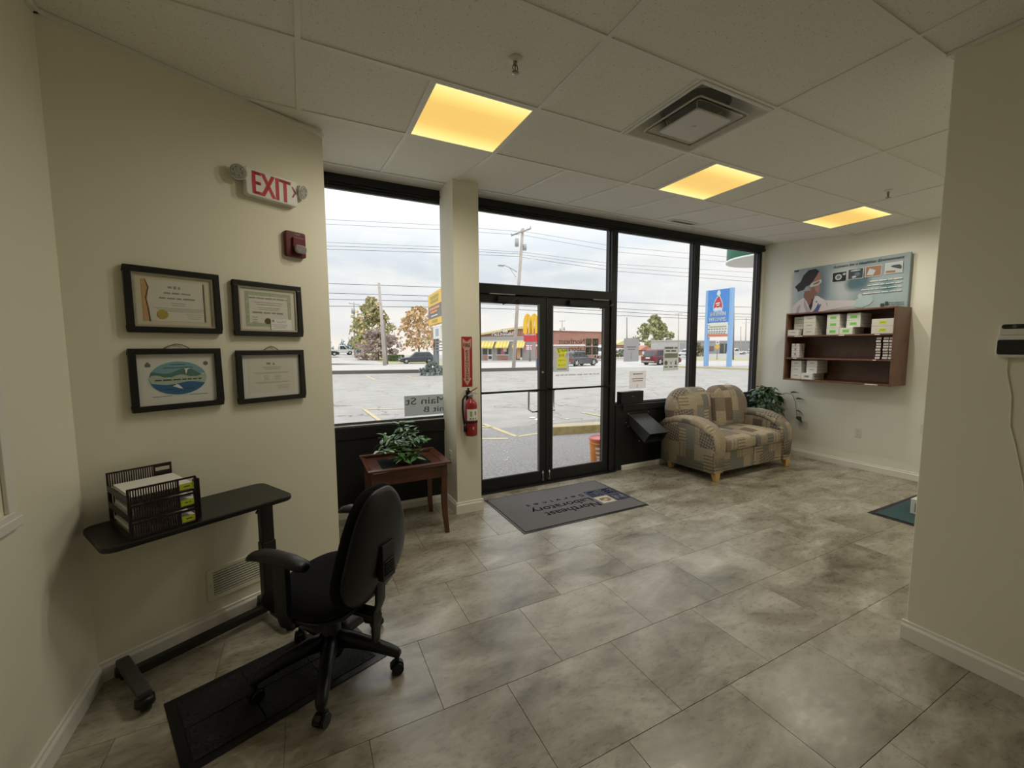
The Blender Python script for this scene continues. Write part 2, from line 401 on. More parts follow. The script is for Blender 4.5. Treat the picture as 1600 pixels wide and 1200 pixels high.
# baseboards: board with a stepped top
def baseboard(name, a, b_, h=.092, w=.016):
    a, b_ = Vector(a), Vector(b_); d = b_-a; L = d.length; dn = d.normalized(); n_ = Vector((d.y, -d.x, 0)).normalized()
    prof = [(0, 0), (w, 0), (w, h*.72), (w*.75, h*.80), (w*.55, h*.84), (w*.5, h*.97), (w*.25, h), (0, h)]
    mb = MB(); mb.prism(prof, 0, L, lambda p, q, hh: a+n_*p+Z_*q+dn*hh)
    o = mb.build(name, M_TRIM); tag(o, kind='structure'); return o
baseboard('baseboard_left', wb(.0, 0, 0), wb(1.217, 0, 0))
baseboard('baseboard_left_near', (-.905, -2, 0), (-.905, 2.43, 0))
baseboard('baseboard_right', (XR, YW, 0), (XR, -1, 0))
baseboard('baseboard_pier', (2.755, .922, 0), (2.755, -2, 0), h=.10)   # turned so the board faces the room
baseboard('baseboard_pillar', (1.1885, 3.53, 0), (1.4575, 3.53, 0), h=.105)
baseboard('baseboard_pillar_side', (1.203, YW, 0), (1.203, 3.5155, 0), h=.1045)
baseboard('baseboard_pillar_end', (1.443, 3.5155, 0), (1.443, YW, 0), h=.1045)
baseboard('baseboard_window_left', (.165, YW-.03, 0), (1.2, YW-.03, 0), h=.075)
baseboard('baseboard_window_right', (3.46, YW-.03, 0), (XR, YW-.03, 0), h=.06)
# ---- shop front -------------------------------------------------------
GT, GS = 2.89, .845
kw = struct('wall_window', MB().bx(.1, 1.44, YW-.03, YW+.09, 0, GS-.02).bx(3.36, XR, YW-.03, YW+.09, 0, GS-.03), M_KNEE)
MB().bx(.12, 1.25, YW-.045, YW-.03, .72, GS-.02).build('top_rail', M_BLACK, kw, bevel=.002)
MB().bx(3.46, 6.05, YW-.045, YW-.03, .74, GS-.03).build('top_rail', M_BLACK, kw, bevel=.002)
MB().bx(.16, 1.41, YW-.028, YW+.02, GS-.016, GS-.006).build('sill_strip', mat('sill_sky_reflection', (.55, .55, .53), .35), kw, bevel=.002)  # pale colour stands in for sky reflected on the sill ledge
struct('trim_6', MB().bx(.1, XR, YW-.02, YW+.09, GT+.012, ZH-.004).bx(.1, XR, YW-.035, YW-.02, GT+.03, GT+.045), M_BLACK)  # black head of the shop front
def window(name, x0, x1, z0, z1, jl=.05, jr=.05):
    """glass opening x0..x1, z0..z1 with a frame around it"""
    w = empty(name, ((x0+x1)/2, YW, z0), kind='structure')
    ox, oz = (x0+x1)/2, z0
    mb = MB(); y0, y1 = -.005, .085
    hw = (x1-x0)/2; H = z1-z0
    mb.bx(-hw-jl, -hw, y0, y1, -.03, H+.012).bx(hw, hw+jr, y0, y1, -.03, H+.012).bx(-hw, hw, y0, y1, -.03, 0).bx(-hw, hw, y0, y1, H, H+.012)
    mb.build('frame', M_BLACK, w, bevel=.002)
    st = MB(); s_ = .012
    st.bx(-hw, -hw+s_, .02, .035, 0, H).bx(hw-s_, hw, .02, .035, 0, H).bx(-hw+s_, hw-s_, .02, .035, 0, s_).bx(-hw+s_, hw-s_, .02, .035, H-s_, H)
    st.build('glazing_bead', M_GASKET, w)
    MB().bx(-hw+.002, hw-.002, .036, .042, .002, H-.002).build('pane', M_GLASS, w)
    return w
w1 = window('window_1', .165, 1.41, GS, GT, .03, .025)
w2 = window('window_2', 1.52, 3.274, 2.165, GT, .07, .085)
w3 = window('window_3', 3.359, 4.671, GS-.012, GT, .0, .05)
w4 = window('window_4', 4.77, 6.03, GS-.012, GT, .05, .05)
struct('trim_7', MB().bx(6.075, XR, YW-.02, YW+.09, 0, GT+.01), M_TRIM)              # white jamb beside the last pane
struct('trim_8', MB().bx(3.274, 3.359, YW-.02, YW+.09, 0, GT).bx(1.44, 1.52, YW-.02, YW+.09, 0, GT), M_BLACK, bevel=.002)
struct('trim_9', MB().bx(1.5, 3.29, YW-.03, YW+.09, 2.07, 2.165), M_BLACK, bevel=.003)  # transom bar
struct('trim_10', MB().bx(1.44, 3.36, YW-.06, YW+.12, 0, .012), mat('threshold_metal', (.03, .03, .03), .4, .6), bevel=.003)
M_HANDLE = mat('dark_bronze_bar', (.03, .028, .027), .3, .7)
def door(name, x0, x1, handle_side):
    d = empty(name, ((x0+x1)/2, YW, .012), kind='structure'); hw = (x1-x0)/2; H = 2.055
    gl_, gr_ = .078, .078
    if name == 'door_2': gl_, gr_ = .075, .085
    gt, gb = 1.975, .125
    fb = MB().bx(-hw, -hw+gl_, 0, .045, 0, H).bx(hw-gr_, hw, 0, .045, 0, H).bx(-hw+gl_, hw-gr_, 0, .045, gt, H).bx(-hw+gl_, hw-gr_, 0, .045, 0, gb)
    fb.build('door_frame', M_BLACK, d, bevel=.002)
    s_ = .012; a, c = -hw+gl_, hw-gr_
    MB().bx(a, a+s_, -.004, .012, gb, gt).bx(c-s_, c, -.004, .012, gb, gt).bx(a+s_, c-s_, -.004, .012, gb, gb+s_).bx(a+s_, c-s_, -.004, .012, gt-s_, gt).build('glazing_bead', M_GASKET, d)
    MB().bx(a, c, .018, .024, gb, gt).build('pane', M_GLASS, d)
    # push bar inside
    pb = MB().cyl((-hw+.03, -.05, 1.05), (hw-.03, -.05, 1.05), .011, n=12)
    for sx in (-hw+.035, hw-.035): pb.cyl((sx, -.05, 1.05), (sx, .0, 1.05), .009, n=10)
    pb.build('push_bar', M_HANDLE, d)
    # closer under the head: body, shoe and arm
    cl_ = MB().bx(-.17, .12, -.055, -.002, H-.075, H-.02)
    cl_.build('closer_body', M_BLACK, d, bevel=.006)
    tx = (-.25, .04) if name == 'door_1' else (.17, .40)
    MB().bx(tx[0], tx[1], -.03, -.001, H-.002, H+.009).build('closer_track', M_STEEL, d, bevel=.002)
    MB().tube([(tx[1]-.02, -.05, H-.06), (tx[1]-.0, -.10, H-.05), (tx[1]-.10, -.13, H-.085), (tx[1]-.16, -.06, H-.10)], .008, n=6).build('closer_arm', M_HANDLE, d)
    # lock on the meeting stile
    lx = hw-.04 if handle_side > 0 else -hw+.04
    if name == 'door_1': MB().cyl((lx, -.006, 1.24), (lx, .0, 1.24), .012, n=14).build('lock', M_STEEL, d)
    # pull handle outside
    hx = hw-.14 if handle_side > 0 else -hw+.14
    MB().tube([(hw-.04 if handle_side > 0 else -hw+.04, .045, 1.03), (hx, .05, 1.03), (hx-.02*handle_side, .10, 1.02), (hx-.02*handle_side, .10, .82), (hx, .05, .80), (hw-.04 if handle_side > 0 else -hw+.04, .045, .80)], .0115, n=8).build('pull_handle', M_STEEL, d)
    # flush bolt at the foot
    MB().cyl((lx, -.012, .015), (lx, -.012, .13), .006, n=8).bx(lx-.012, lx+.012, -.012, 0, .02, .04).bx(lx-.012, lx+.012, -.012, 0, .10, .12).build('bolt', M_STEEL, d)
    return d
d1 = door('door_1', 1.525, 2.383, 1)
d2 = door('door_2', 2.389, 3.272, -1)
# ================================================================== CEILING FITTINGS
M_LENS = bpy.data.materials.new('yellowed_light_lens'); M_LENS.use_nodes = True
t = M_LENS.node_tree; b = t.nodes['Principled BSDF']; co = N(t, 'ShaderNodeTexCoord')
sp = N(t, 'ShaderNodeSeparateXYZ'); t.links.new(co.outputs['Object'], sp.inputs[0])
ab = N(t, 'ShaderNodeMath', operation='ABSOLUTE'); t.links.new(sp.outputs['Y'], ab.inputs[0])   # two tubes run near the two sides
er = ramp(t, [(.0, (.80, .49, .11)), (.12, (.82, .52, .12)), (.20, (.95, .72, .19)), (.29, (1.0, .88, .36))], ab.outputs[0])
b.inputs['Base Color'].default_value = (.5, .42, .2, 1)
t.links.new(er.outputs[0], b.inputs['Emission Color']); b.inputs['Emission Strength'].default_value = LAMP
def ceiling_light(x, y, label):
    o = empty('ceiling_light', (x, y, ZC), label, 'ceiling light', group='recessed square ceiling lights')
    mb = MB(); h = .3; i_ = .283
    mb.bx(-h, h, -h, -i_, -.003, .012).bx(-h, h, i_, h, -.003, .012).bx(-h, -i_, -i_, i_, -.003, .012).bx(i_, h, -i_, i_, -.003, .012)
    mb.build('lamp_frame', M_GRID, o)
    MB().bx(-i_, i_, -i_, i_, .0, .006).build('lens', M_LENS, o)
    for sx in (-.15, .15):
        for sy in (-.17, .17):
            ld = bpy.data.lights.new('lamp_tube', 'SPOT'); ld.energy = LAMP_W; ld.color = LAMP_COL; ld.spot_size = math.radians(176); ld.spot_blend = 1.0; ld.shadow_soft_size = 0
            lo = bpy.data.objects.new('lamp_tube', ld); COL.objects.link(lo); lo.parent = o; lo.location = (sx, sy, -.01)
    return o
ceiling_light(GX+1.5*G, GY+.5*G, 'large yellow ceiling light panel nearest the exit sign')
ceiling_light(GX+5*G, GY+.5*G, 'yellow ceiling light panel beyond the air diffuser')
ceiling_light(GX+8.5*G, GY+.5*G, 'smallest yellow ceiling light panel above the poster wall')
# unseen panel added behind the pier to brighten the right wall and floor
ceiling_light(GX+8.5*G, GY-3.5*G, 'added unseen ceiling light panel brightening the room beyond the pier')
# air diffuser: flared pan, round neck, two stepped plates
M_DIFF = mat('diffuser_enamel', (.60, .59, .52), .38)
df = empty('air_diffuser', (GX+3.5*G, GY-.5*G, ZC), 'white square ceiling air diffuser with stepped plates and dark neck', 'vent')
mb = MB(); h = .3
def sqring(w, z, r=.02): return [(a, b_, z) for a, b_ in rrect(2*w, 2*w, r, 4)]
mb.loft([sqring(h, -.004, .004), sqring(h-.022, -.006, .006), sqring(h-.03, 0.0, .01), sqring(.20, .075, .10), sqring(.16, .085, .159)], caps=False)
mb.build('pan', M_DIFF, df)
MB().lathe([(.16, .084), (.155, .16), (.0, .16)], 32).build('neck', mat('dark_duct', (.02, .02, .02), .7), df)
mb = MB(); mb.loft([sqring(.205, -.012), sqring(.212, -.006), sqring(.205, .0), sqring(.175, .012), sqring(.135, .04, .06), sqring(.13, .036, .06), sqring(.165, .006), sqring(.19, -.012)], caps=False)
mb.build('ring_plate', M_DIFF, df)
mb = MB(); mb.loft([sqring(.14, -.03), sqring(.146, -.024), sqring(.14, -.018), sqring(.02, .0)], caps=True); mb.cyl((0, 0, -.034), (0, 0, -.028), .012, n=12)
mb.build('centre_plate', M_DIFF, df)
for sx, sy in ((1, 1), (-1, 1), (1, -1), (-1, -1)): MB().cyl((sx*.10, sy*.10, -.02), (sx*.13, sy*.13, .10), .003, n=6).build('hanger_wire', M_STEEL, df)
M_SPRK = mat('dull_brass', (.32, .27, .20), .4, .8)
def sprinkler(x, y, label):
    o = empty('sprinkler', (x, y, ZC), label, 'sprinkler', group='ceiling sprinklers')
    MB().lathe([(.034, .004), (.034, -.002), (.026, -.008), (.016, -.010), (.0, -.010)], 20).build('escutcheon', M_GRID, o)
    mb = MB().cyl((0, 0, -.008), (0, 0, -.026), .009, n=10)
    for s_ in (1, -1): mb.tube([(s_*.009, 0, -.024), (s_*.014, 0, -.040), (s_*.004, 0, -.056)], .0028, n=6)
    mb.cyl((0, 0, -.026), (0, 0, -.052), .003, n=8)
    mb.build('sprinkler_body', M_SPRK, o)
    mb = MB().lathe([(.004, -.058), (.018, -.058), (.018, -.060), (.004, -.060)], 16); mb.build('deflector', M_SPRK, o)
sprinkler(.952, 1.851, 'ceiling sprinkler above the first yellow light')
sprinkler(4.644, 1.884, 'ceiling sprinkler above the smallest yellow light')
sv = empty('soffit_vent', (4.02, 3.555, ZC+(3.555-YB)*sl), 'small white slotted air vent in ceiling strip above window', 'vent')
sv.rotation_euler[0] = math.atan(sl)
MB().bx(-.2, .2, -.055, -.04, -.008, .004).bx(-.2, .2, .04, .055, -.008, .004).bx(-.2, -.18, -.04, .04, -.008, .004).bx(.18, .2, -.04, .04, -.008, .004).build('vent_frame', M_WHITE, sv, bevel=.002)
MB().bx(-.18, .18, -.04, .04, -.001, .003).build('vent_back', mat('dark_duct', (.02, .02, .02), .7), sv)
for k in range(4):
    MB().bx(-.18, .18, -.03+.02*k-.003, -.03+.02*k+.002, -.006, -.001).build('vent_slat', M_GREYINK, sv)

# ================================================================== DIAGONAL WALL
# exit sign
ex = empty('exit_sign', wb(.872, 0, 2.37), 'white exit sign with red letters and two emergency lamp heads', 'exit sign', rz=RB)
def wf(a, b_, h): return (a, -h, b_)      # wall plane frame (x along wall, z up, depth towards room)
mb = MB(); mb.prism(rrect(.285, .152, .018, 5, 0, .078), .002, .045, wf); mb.build('housing', M_WHITE, ex, bevel=.006)
mb = MB(); put_text(mb, 'EXIT', (-.006, -.0455, .014), X_, Z_, .178, bold=.03, ext=.001, fit=.205)
mb.build('lettering', mat('exit_red', (.62, .015, .02), .5), ex)
mb = MB(); 
for s_ in (1, -1): mb.prism([(.103, .076), (.112, .076), (.131, .076+.0), (.112, .076+s_*.028), (.103, .076+s_*.028)], .045, .0465, wf)
mb = MB(); mb.prism([(.108, .112), (.116, .112), (.134, .082), (.116, .052), (.108, .052), (.124, .082)], .045, .0465, wf)
mb.build('arrow', mat('exit_arrow_red', (.30, .01, .015), .5), ex)
M_LAMPGL = mat('lamp_reflector', (.42, .42, .38), .25, .3)
for s_ in (-1, 1):
    hb = MB(); cx = s_*.172; cz = .105 if s_ < 0 else .105
    d = Vector((s_*.5, -.80, -.25)).normalized() if s_ > 0 else Vector((-.25, -.95, .05)).normalized()
    c = Vector((cx, -.03, cz))
    hb.tube([(s_*.14, -.02, .09), (s_*.152, -.022, .095), tuple(c)], .012, n=8)
    hb.cyl(c-d*.022, c+d*.018, .030, .043, n=20)
    lo = hb.build('lamp_head', M_WHITE, ex)
    gb = MB(); gb.cyl(c+d*.018, c+d*.021, .039, .036, n=20)
    for k in range(6):
        a = d.orthogonal().normalized(); bq = d.cross(a); an = k*PI/3
        gb.cyl(c+d*.02+a*.022*math.cos(an)+bq*.022*math.sin(an), c+d*.0245+a*.022*math.cos(an)+bq*.022*math.sin(an), .008, .003, n=8)
    gb.build('lamp_lens', M_LAMPGL, lo)
# fire alarm strobe
st = empty('fire_alarm_strobe', wb(1.0, 0, 2.08), 'dark red fire alarm strobe on wall below exit sign', 'alarm', rz=RB)
mb = MB(); mb.prism(rrect(.122, .15, .012, 4, 0, .075), 0, .028, wf); mb.build('alarm_body', M_REDDULL, st, bevel=.004)
mb = MB(); mb.prism(rrect(.075, .085, .01, 4, .012, .075), .028, .04, wf); mb.build('alarm_face', M_REDDULL, st, bevel=.006)
mb = MB(); mb.prism(rrect(.070, .05, .02, 5, .014, .045), .04, .062, wf); mb.build('strobe_lens', mat('clear_strobe', (.34, .31, .31), .1, .3), st, bevel=.008)
mb = MB(); put_text(mb, 'FIRE', (.012, -.0285, .128), X_, Z_, .018, bold=.02); mb.build('lettering', mat('alarm_letters', (.5, .35, .35), .6), st)
# framed certificates
M_FRAME = mat('black_wood_frame', (.012, .011, .010), .35)
M_LINER = mat('silver_liner', (.55, .52, .44), .35, .5)
M_MAT1 = mat('cream_mat_board', (.62, .57, .43), .8); M_CERT = mat('certificate_paper', (.66, .64, .56), .75)
M_GOLD = mat('gold_seal', (.55, .42, .10), .4, .4); M_BROWNLINE = mat('brown_ribbon', (.12, .06, .03), .7); M_ORANGE = mat('tan_ribbon', (.55, .33, .15), .7)
M_PICGLASS = M_GLASS
def text_lines(mb, cx, z0, n, w, dz, d, h=.004):
    for k in range(n):
        ww = w*(1-.12*((k*7) % 3)); mb.bx(cx-ww/2, cx+ww/2, -d-.0004, -d, z0-k*dz-h/2, z0-k*dz+h/2)
def picture(t0, t1, z0, z1, label, fw=.028, tilt=0):
    o = empty('picture_frame', wb((t0+t1)/2, 0, (z0+z1)/2), label, 'picture frame', rz=RB, group=None)
    w, h = t1-t0, z1-z0; mb = MB(); a, c = w/2, h/2
    mb.bx(-a, a, -.024, -.003, c-fw, c).bx(-a, a, -.024, -.003, -c, -c+fw).bx(-a, -a+fw, -.024, -.003, -c+fw, c-fw).bx(a-fw, a, -.024, -.003, -c+fw, c-fw)
    mb.build('frame', M_FRAME, o, bevel=.003)
    return o, a-fw, c-fw
# 1 certificate with gold seal
o, a, c = picture(.198, .580, 1.606, 1.917, 'framed certificate with gold seal and brown ribbon, upper left of four')
mb = MB(); mb.mi = 0; mb.bx(-a, a, -.010, -.004, -c, c); mb.build('mat_board', M_MAT1, o)
mb = MB(); i_ = .010
mb.bx(-a, a, -.016, -.008, c-i_, c).bx(-a, a, -.016, -.008, -c, -c+i_).bx(-a, -a+i_, -.016, -.008, -c+i_, c-i_).bx(a-i_, a, -.016, -.008, -c+i_, c-i_); mb.build('liner', M_LINER, o)
mb = MB(); mb.bx(-a+.035, a-.035, -.0108, -.010, -c+.03, c-.03); mb.build('certificate', M_CERT, o)
mb = MB()
mb.prism([(-a+.035, -c+.03), (-a+.058, -c+.03), (-a+.052, 0), (-a+.060, c-.07), (-a+.050, c-.03), (-a+.035, c-.03)], .0108, .0112, wf); 
mb.mi = 1; mb.prism([(-a+.056, -c+.026), (-a+.062, -c+.026), (-a+.056, -.03), (-a+.05, .01), (-a+.062, .06), (-a+.05, c-.03), (-a+.047, c-.03), (-a+.057, .06), (-a+.045, .01), (-a+.051, -.03)], .0112, .0116, wf)
mb.build('ribbon_print', [M_ORANGE, M_BROWNLINE], o)
mb = MB(); mb.mi = 0; mb.bx(a-.046, a-.041, -.0114, -.0108, -c+.03, c-.03); mb.mi = 1; mb.bx(a-.041, a-.036, -.0114, -.0108, -c+.03, c-.03)
mb.build('edge_print', [M_BROWNLINE, M_LINER], o)
mb = MB(); mb.prism(ell(.044, .044, 24, -.055, -c+.062), .0108, .0125, wf); mb.build('seal', M_GOLD, o)
mb = MB(); word_bars(mb, (.01, -.0111, .039), X_, .11, .008, 3); word_bars(mb, (.01, -.0111, .014), X_, .15, .008, 4)
mb.bx(-.028, -.012, -.0112, -.0108, .062, .072).bx(-.006, .006, -.0112, -.0108, .060, .074).bx(.012, .022, -.0112, -.0108, .060, .072)
text_lines(mb, .01, -.010, 2, .06, .010, .0108, .002); text_lines(mb, .02, -.035, 3, .22, .007, .0108, .002); text_lines(mb, .075, -.062, 3, .07, .010, .0108, .002)
mb.build('lettering', M_GREYINK, o)
# 2 certificate with patterned green border and a card in its corner
o, a, c = picture(.642, 1.020, 1.598, 1.905, 'framed certificate with green patterned border and small card, upper right of four')
mb = MB(); mb.bx(-a, a, -.010, -.004, -c, c); mb.build('mat_board', M_CERT, o)
mb = MB()
mb.bx(-a, a, -.016, -.008, c-i_, c).bx(-a, a, -.016, -.008, -c, -c+i_).bx(-a, -a+i_, -.016, -.008, -c+i_, c-i_).bx(a-i_, a, -.016, -.008, -c+i_, c-i_); mb.build('liner', M_LINER, o)
M_GRNB = mat('green_guilloche', (.30, .34, .20), .8, noise=(160, (.50, .53, .40), 4))
mb = MB(); A, C_, bwid = a-.034, c-.028, .02
mb.bx(-A, A, -.0106, -.010, C_-bwid, C_).bx(-A, A, -.0106, -.010, -C_, -C_+bwid).bx(-A, -A+bwid, -.0106, -.010, -C_+bwid, C_-bwid).bx(A-bwid, A, -.0106, -.010, -C_+bwid, C_-bwid); mb.build('border_print', M_GRNB, o)
mb = MB(); word_bars(mb, (0, -.0106, .064), X_, .21, .007, 5); word_bars(mb, (0, -.0106, -.018), X_, .18, .009, 6)
text_lines(mb, 0, .040, 2, .16, .012, .0104, .002); text_lines(mb, 0, .010, 2, .12, .010, .0104, .002); text_lines(mb, -.08, -.045, 3, .03, .014, .0104, .003)
mb.build('lettering', M_GREYINK, o)
mb = MB(); mb.prism(ell(.034, .034, 20, -.01, -.065), .0105, .012, wf); mb.build('seal', M_BROWNLINE, o)
mb = MB(); mb.mi = 0; mb.bx(.005, .125, -.0135, -.0125, -.118, -.052); mb.mi = 1; text_lines(mb, .065, -.062, 2, .06, .008, .0135, .002); text_lines(mb, .055, -.085, 3, .09, .009, .0135, .002); mb.bx(.012, .024, -.0139, -.0135, -.07, -.056)
mb.build('card', [M_PAPER, M_GREYINK], o)
# 3 blue oval, hung on a cord
def cord(o, w, z, parent_name='hanging_cord'):
    mb = MB(); mb.tube([(-w/2, -.012, z), (-w*.25, -.006, z+.014), (0, -.004, z+.022), (w*.25, -.006, z+.017), (w/2, -.012, z)], .0022, n=6); mb.build(parent_name, mat('twine', (.18, .14, .08), .9), o)
o, a, c = picture(.191, .566, 1.226, 1.530, 'framed print with blue and green oval landscape, hanging from a cord')
mb = MB(); mb.bx(-a, a, -.010, -.004, -c, c); mb.build('mat_board', mat('pale_print_paper', (.70, .69, .66), .75), o)
cord(o, .105, c+.028)
OW, OH = .235, .165; oz = .004
def inoval(poly):   # clip a polygon given as top and bottom edges to the oval, by x samples
    pass
def band(mb, top, bot, d0, d1, nx=28):
    """strip between two height functions inside the oval"""
    up, dn = [], []
    for k in range(nx+1):
        x = -OW/2*.999+OW*.998*k/nx; lim = OH/2*math.sqrt(max(0, 1-(2*x/OW)**2))
        hi = max(-lim, min(lim, top(x))); lo = max(-lim, min(lim, bot(x))); hi = max(hi, lo+1e-5)
        up.append((x, oz+hi)); dn.append((x, oz+lo))
    for k in range(nx):
        mb.prism([dn[k], dn[k+1], up[k+1], up[k]], d0, d1, wf)
mb = MB(); pc = [mat('oval_rim', (.62, .70, .66), .7), mat('oval_sky', (.20, .38, .44), .7), mat('oval_hills', (.09, .20, .16), .7), mat('oval_field', (.42, .50, .40), .7), mat('oval_water', (.04, .14, .30), .7), mat('bird_white', (.75, .76, .74), .7), M_INK, mat('crest_brown', (.16, .15, .14), .7)]
mb.mi = 0; mb.prism(ell(OW+.012, OH+.012, 40, 0, oz), .0100, .0106, wf)
mb.mi = 1; band(mb, lambda x: 1, lambda x: .02, .0106, .0109)
mb.mi = 2; band(mb, lambda x: .030+.012*math.sin(x*40)+.010*math.cos(x*23), lambda x: .005, .0109, .0112)
mb.mi = 3; band(mb, lambda x: .010+.007*math.sin(x*60+1), lambda x: -.03, .0112, .0114)
mb.mi = 4; band(mb, lambda x: -.026+.006*math.sin(x*35), lambda x: -1, .0114, .0116)
mb.mi = 5
mb.prism([(.022, .055), (.03, .05), (.036, .053), (.055, .052), (.038, .046), (.034, .03), (.030, .022), (.027, .045)], .0112, .0118, wf)
mb.prism([(-.028, -.035), (-.012, -.030), (-.018, -.022), (-.002, -.030), (.008, -.042), (.016, -.055), (-.001, -.048), (-.012, -.042)], .0116, .012, wf)
mb.mi = 6; word_bars(mb, (0, -.0117, -.004), X_, .19, .007, 7)
for zz, ww in ((.068, .06), (.052, .12), (-.055, .12), (-.066, .04)): mb.bx(-ww/2, ww/2, -.0121, -.0117, oz+zz-.001, oz+zz+.0012)
mb.bx(-.11, -.03, -.0104, -.010, -.085, -.083).bx(.04, .12, -.0104, -.010, -.085, -.083)
mb.mi = 7; mb.prism([(-.128, .062), (-.108, .062), (-.107, .075), (-.112, .08), (-.118, .088), (-.124, .08), (-.129, .075)], .010, .0104, wf); mb.prism(ell(.022, .022, 16, .118, .074), .010, .0104, wf)
mb.build('oval_print', pc, o)
# 4 plain certificate, hung on a cord
o, a, c = picture(.640, 1.018, 1.216, 1.518, 'framed plain typed certificate, hanging from a cord at lower right')
mb = MB(); mb.bx(-a, a, -.010, -.004, -c, c); mb.build('mat_board', mat('pale_print_paper', (.70, .69, .66), .75), o)
cord(o, .08, c+.028)
mb = MB(); mb.bx(-a+.03, a-.03, -.0105, -.010, -c+.028, c-.028); mb.build('certificate', M_CERT, o)
mb = MB(); mb.bx(-.03, -.008, -.011, -.0105, .066, .078).prism([(.002, .064), (.018, .064), (.010, .080)], .0105, .011, wf)
text_lines(mb, 0, .052, 3, .11, .007, .0105, .002); text_lines(mb, 0, .020, 2, .20, .006, .0105, .0018); text_lines(mb, -.035, .0, 4, .03, .008, .0105, .002); text_lines(mb, .03, .0, 4, .04, .008, .0105, .002); text_lines(mb, 0, -.036, 2, .20, .006, .0105, .0018); text_lines(mb, .06, -.06, 3, .08, .009, .0105, .0018)
mb.build('lettering', M_GREYINK, o)
# wall return grille
vt = empty('wall_vent', wb(.60, 0, .155), 'cream louvred return air grille low on wall under table', 'vent', rz=RB)
mb = MB(); w, h = .33, .18
mb.bx(-w/2, w/2, -.008, -.001, 0, .028).bx(-w/2, w/2, -.008, -.001, h-.022, h).bx(-w/2, -w/2+.03, -.008, -.001, .028, h-.022).bx(w/2-.03, w/2, -.008, -.001, .028, h-.022)
mb.build('vent_frame', M_WALL, vt, bevel=.003)
MB().bx(-w/2+.03, w/2-.03, -.002, -.0008, .028, h-.022).build('vent_back', mat('dark_duct', (.02, .02, .02), .7), vt)
for k in range(9):
    z = .036+k*.0142; mb = MB(); mb.add([(-w/2+.03, -.002, z+.001), (w/2-.03, -.002, z+.001), (w/2-.03, -.009, z-.004), (-w/2+.03, -.009, z-.004), (-w/2+.03, -.002, z+.003), (w/2-.03, -.002, z+.003), (w/2-.03, -.009, z+.001), (-w/2+.03, -.009, z+.001)],
        [(0,3,2,1),(4,5,6,7),(0,1,5,4),(1,2,6,5),(2,3,7,6),(3,0,4,7)]); mb.build('vent_slat', M_WALL, vt)
for sx in (-1, 1): MB().cyl((sx*(w/2-.014), -.0095, h/2), (sx*(w/2-.014), -.007, h/2), .004, n=8).build('screw', M_STEEL, vt)
# nail hole left in the wall
# ================================================================== OVERBED TABLE + TRAYS
M_TABLE = mat('black_laminate', (.013, .012, .011), .42, bump=(400, .05, .001)); M_TSTEEL = mat('charcoal_steel', (.018, .018, .018), .4, .3)
tb = empty('overbed_table', wb(.36, .2, 0), 'narrow black rolling overbed table against the cream wall', 'table', rz=RB)
mb = MB(); mb.prism(rrect(.75, .365, .05, 6, 0, 0), .722, .748); mb.build('tabletop', M_TABLE, tb, bevel=.006)
mb = MB(); mb.bx(.285, .36, .02, .075, .09, .45); mb.build('column', M_TSTEEL, tb, bevel=.006)
mb = MB(); mb.bx(.290, .355, .024, .071, .45, .70); mb.build('inner_column', M_STEEL if False else M_TSTEEL, tb, bevel=.004)
mb = MB(); mb.bx(.10, .37, .015, .08, .70, .722); mb.build('top_bracket', M_TSTEEL, tb, bevel=.004)
mb = MB(); mb.tube([(.30, .02, .70), (.24, -.08, .69), (.20, -.14, .695)], .006, n=8); mb.build('release_lever', M_TSTEEL, tb)
mb = MB(); mb.bx(-.28, .36, .028, .068, .045, .085); mb.build('base_bar', M_TSTEEL, tb, bevel=.005)
for sx in (-.285, .325):
    mb = MB(); mb.box((sx, -.005, .075), (.05, .34, .035)); f_ = mb.build('foot', mat('grey_caster_housing', (.05, .05, .048), .5), tb, bevel=.008)
    for sy in (-.16, .14):
        mb = MB(); mb.lathe([(.012, .062), (.034, .058), (.036, .03), (.03, .024), (.0, .024)], 14, (sx, sy, 0)); mb.cyl((sx-.016, sy, .026), (sx+.016, sy, .026), .026, n=16)
        mb.build('caster', M_PLASTIC_B, f_)
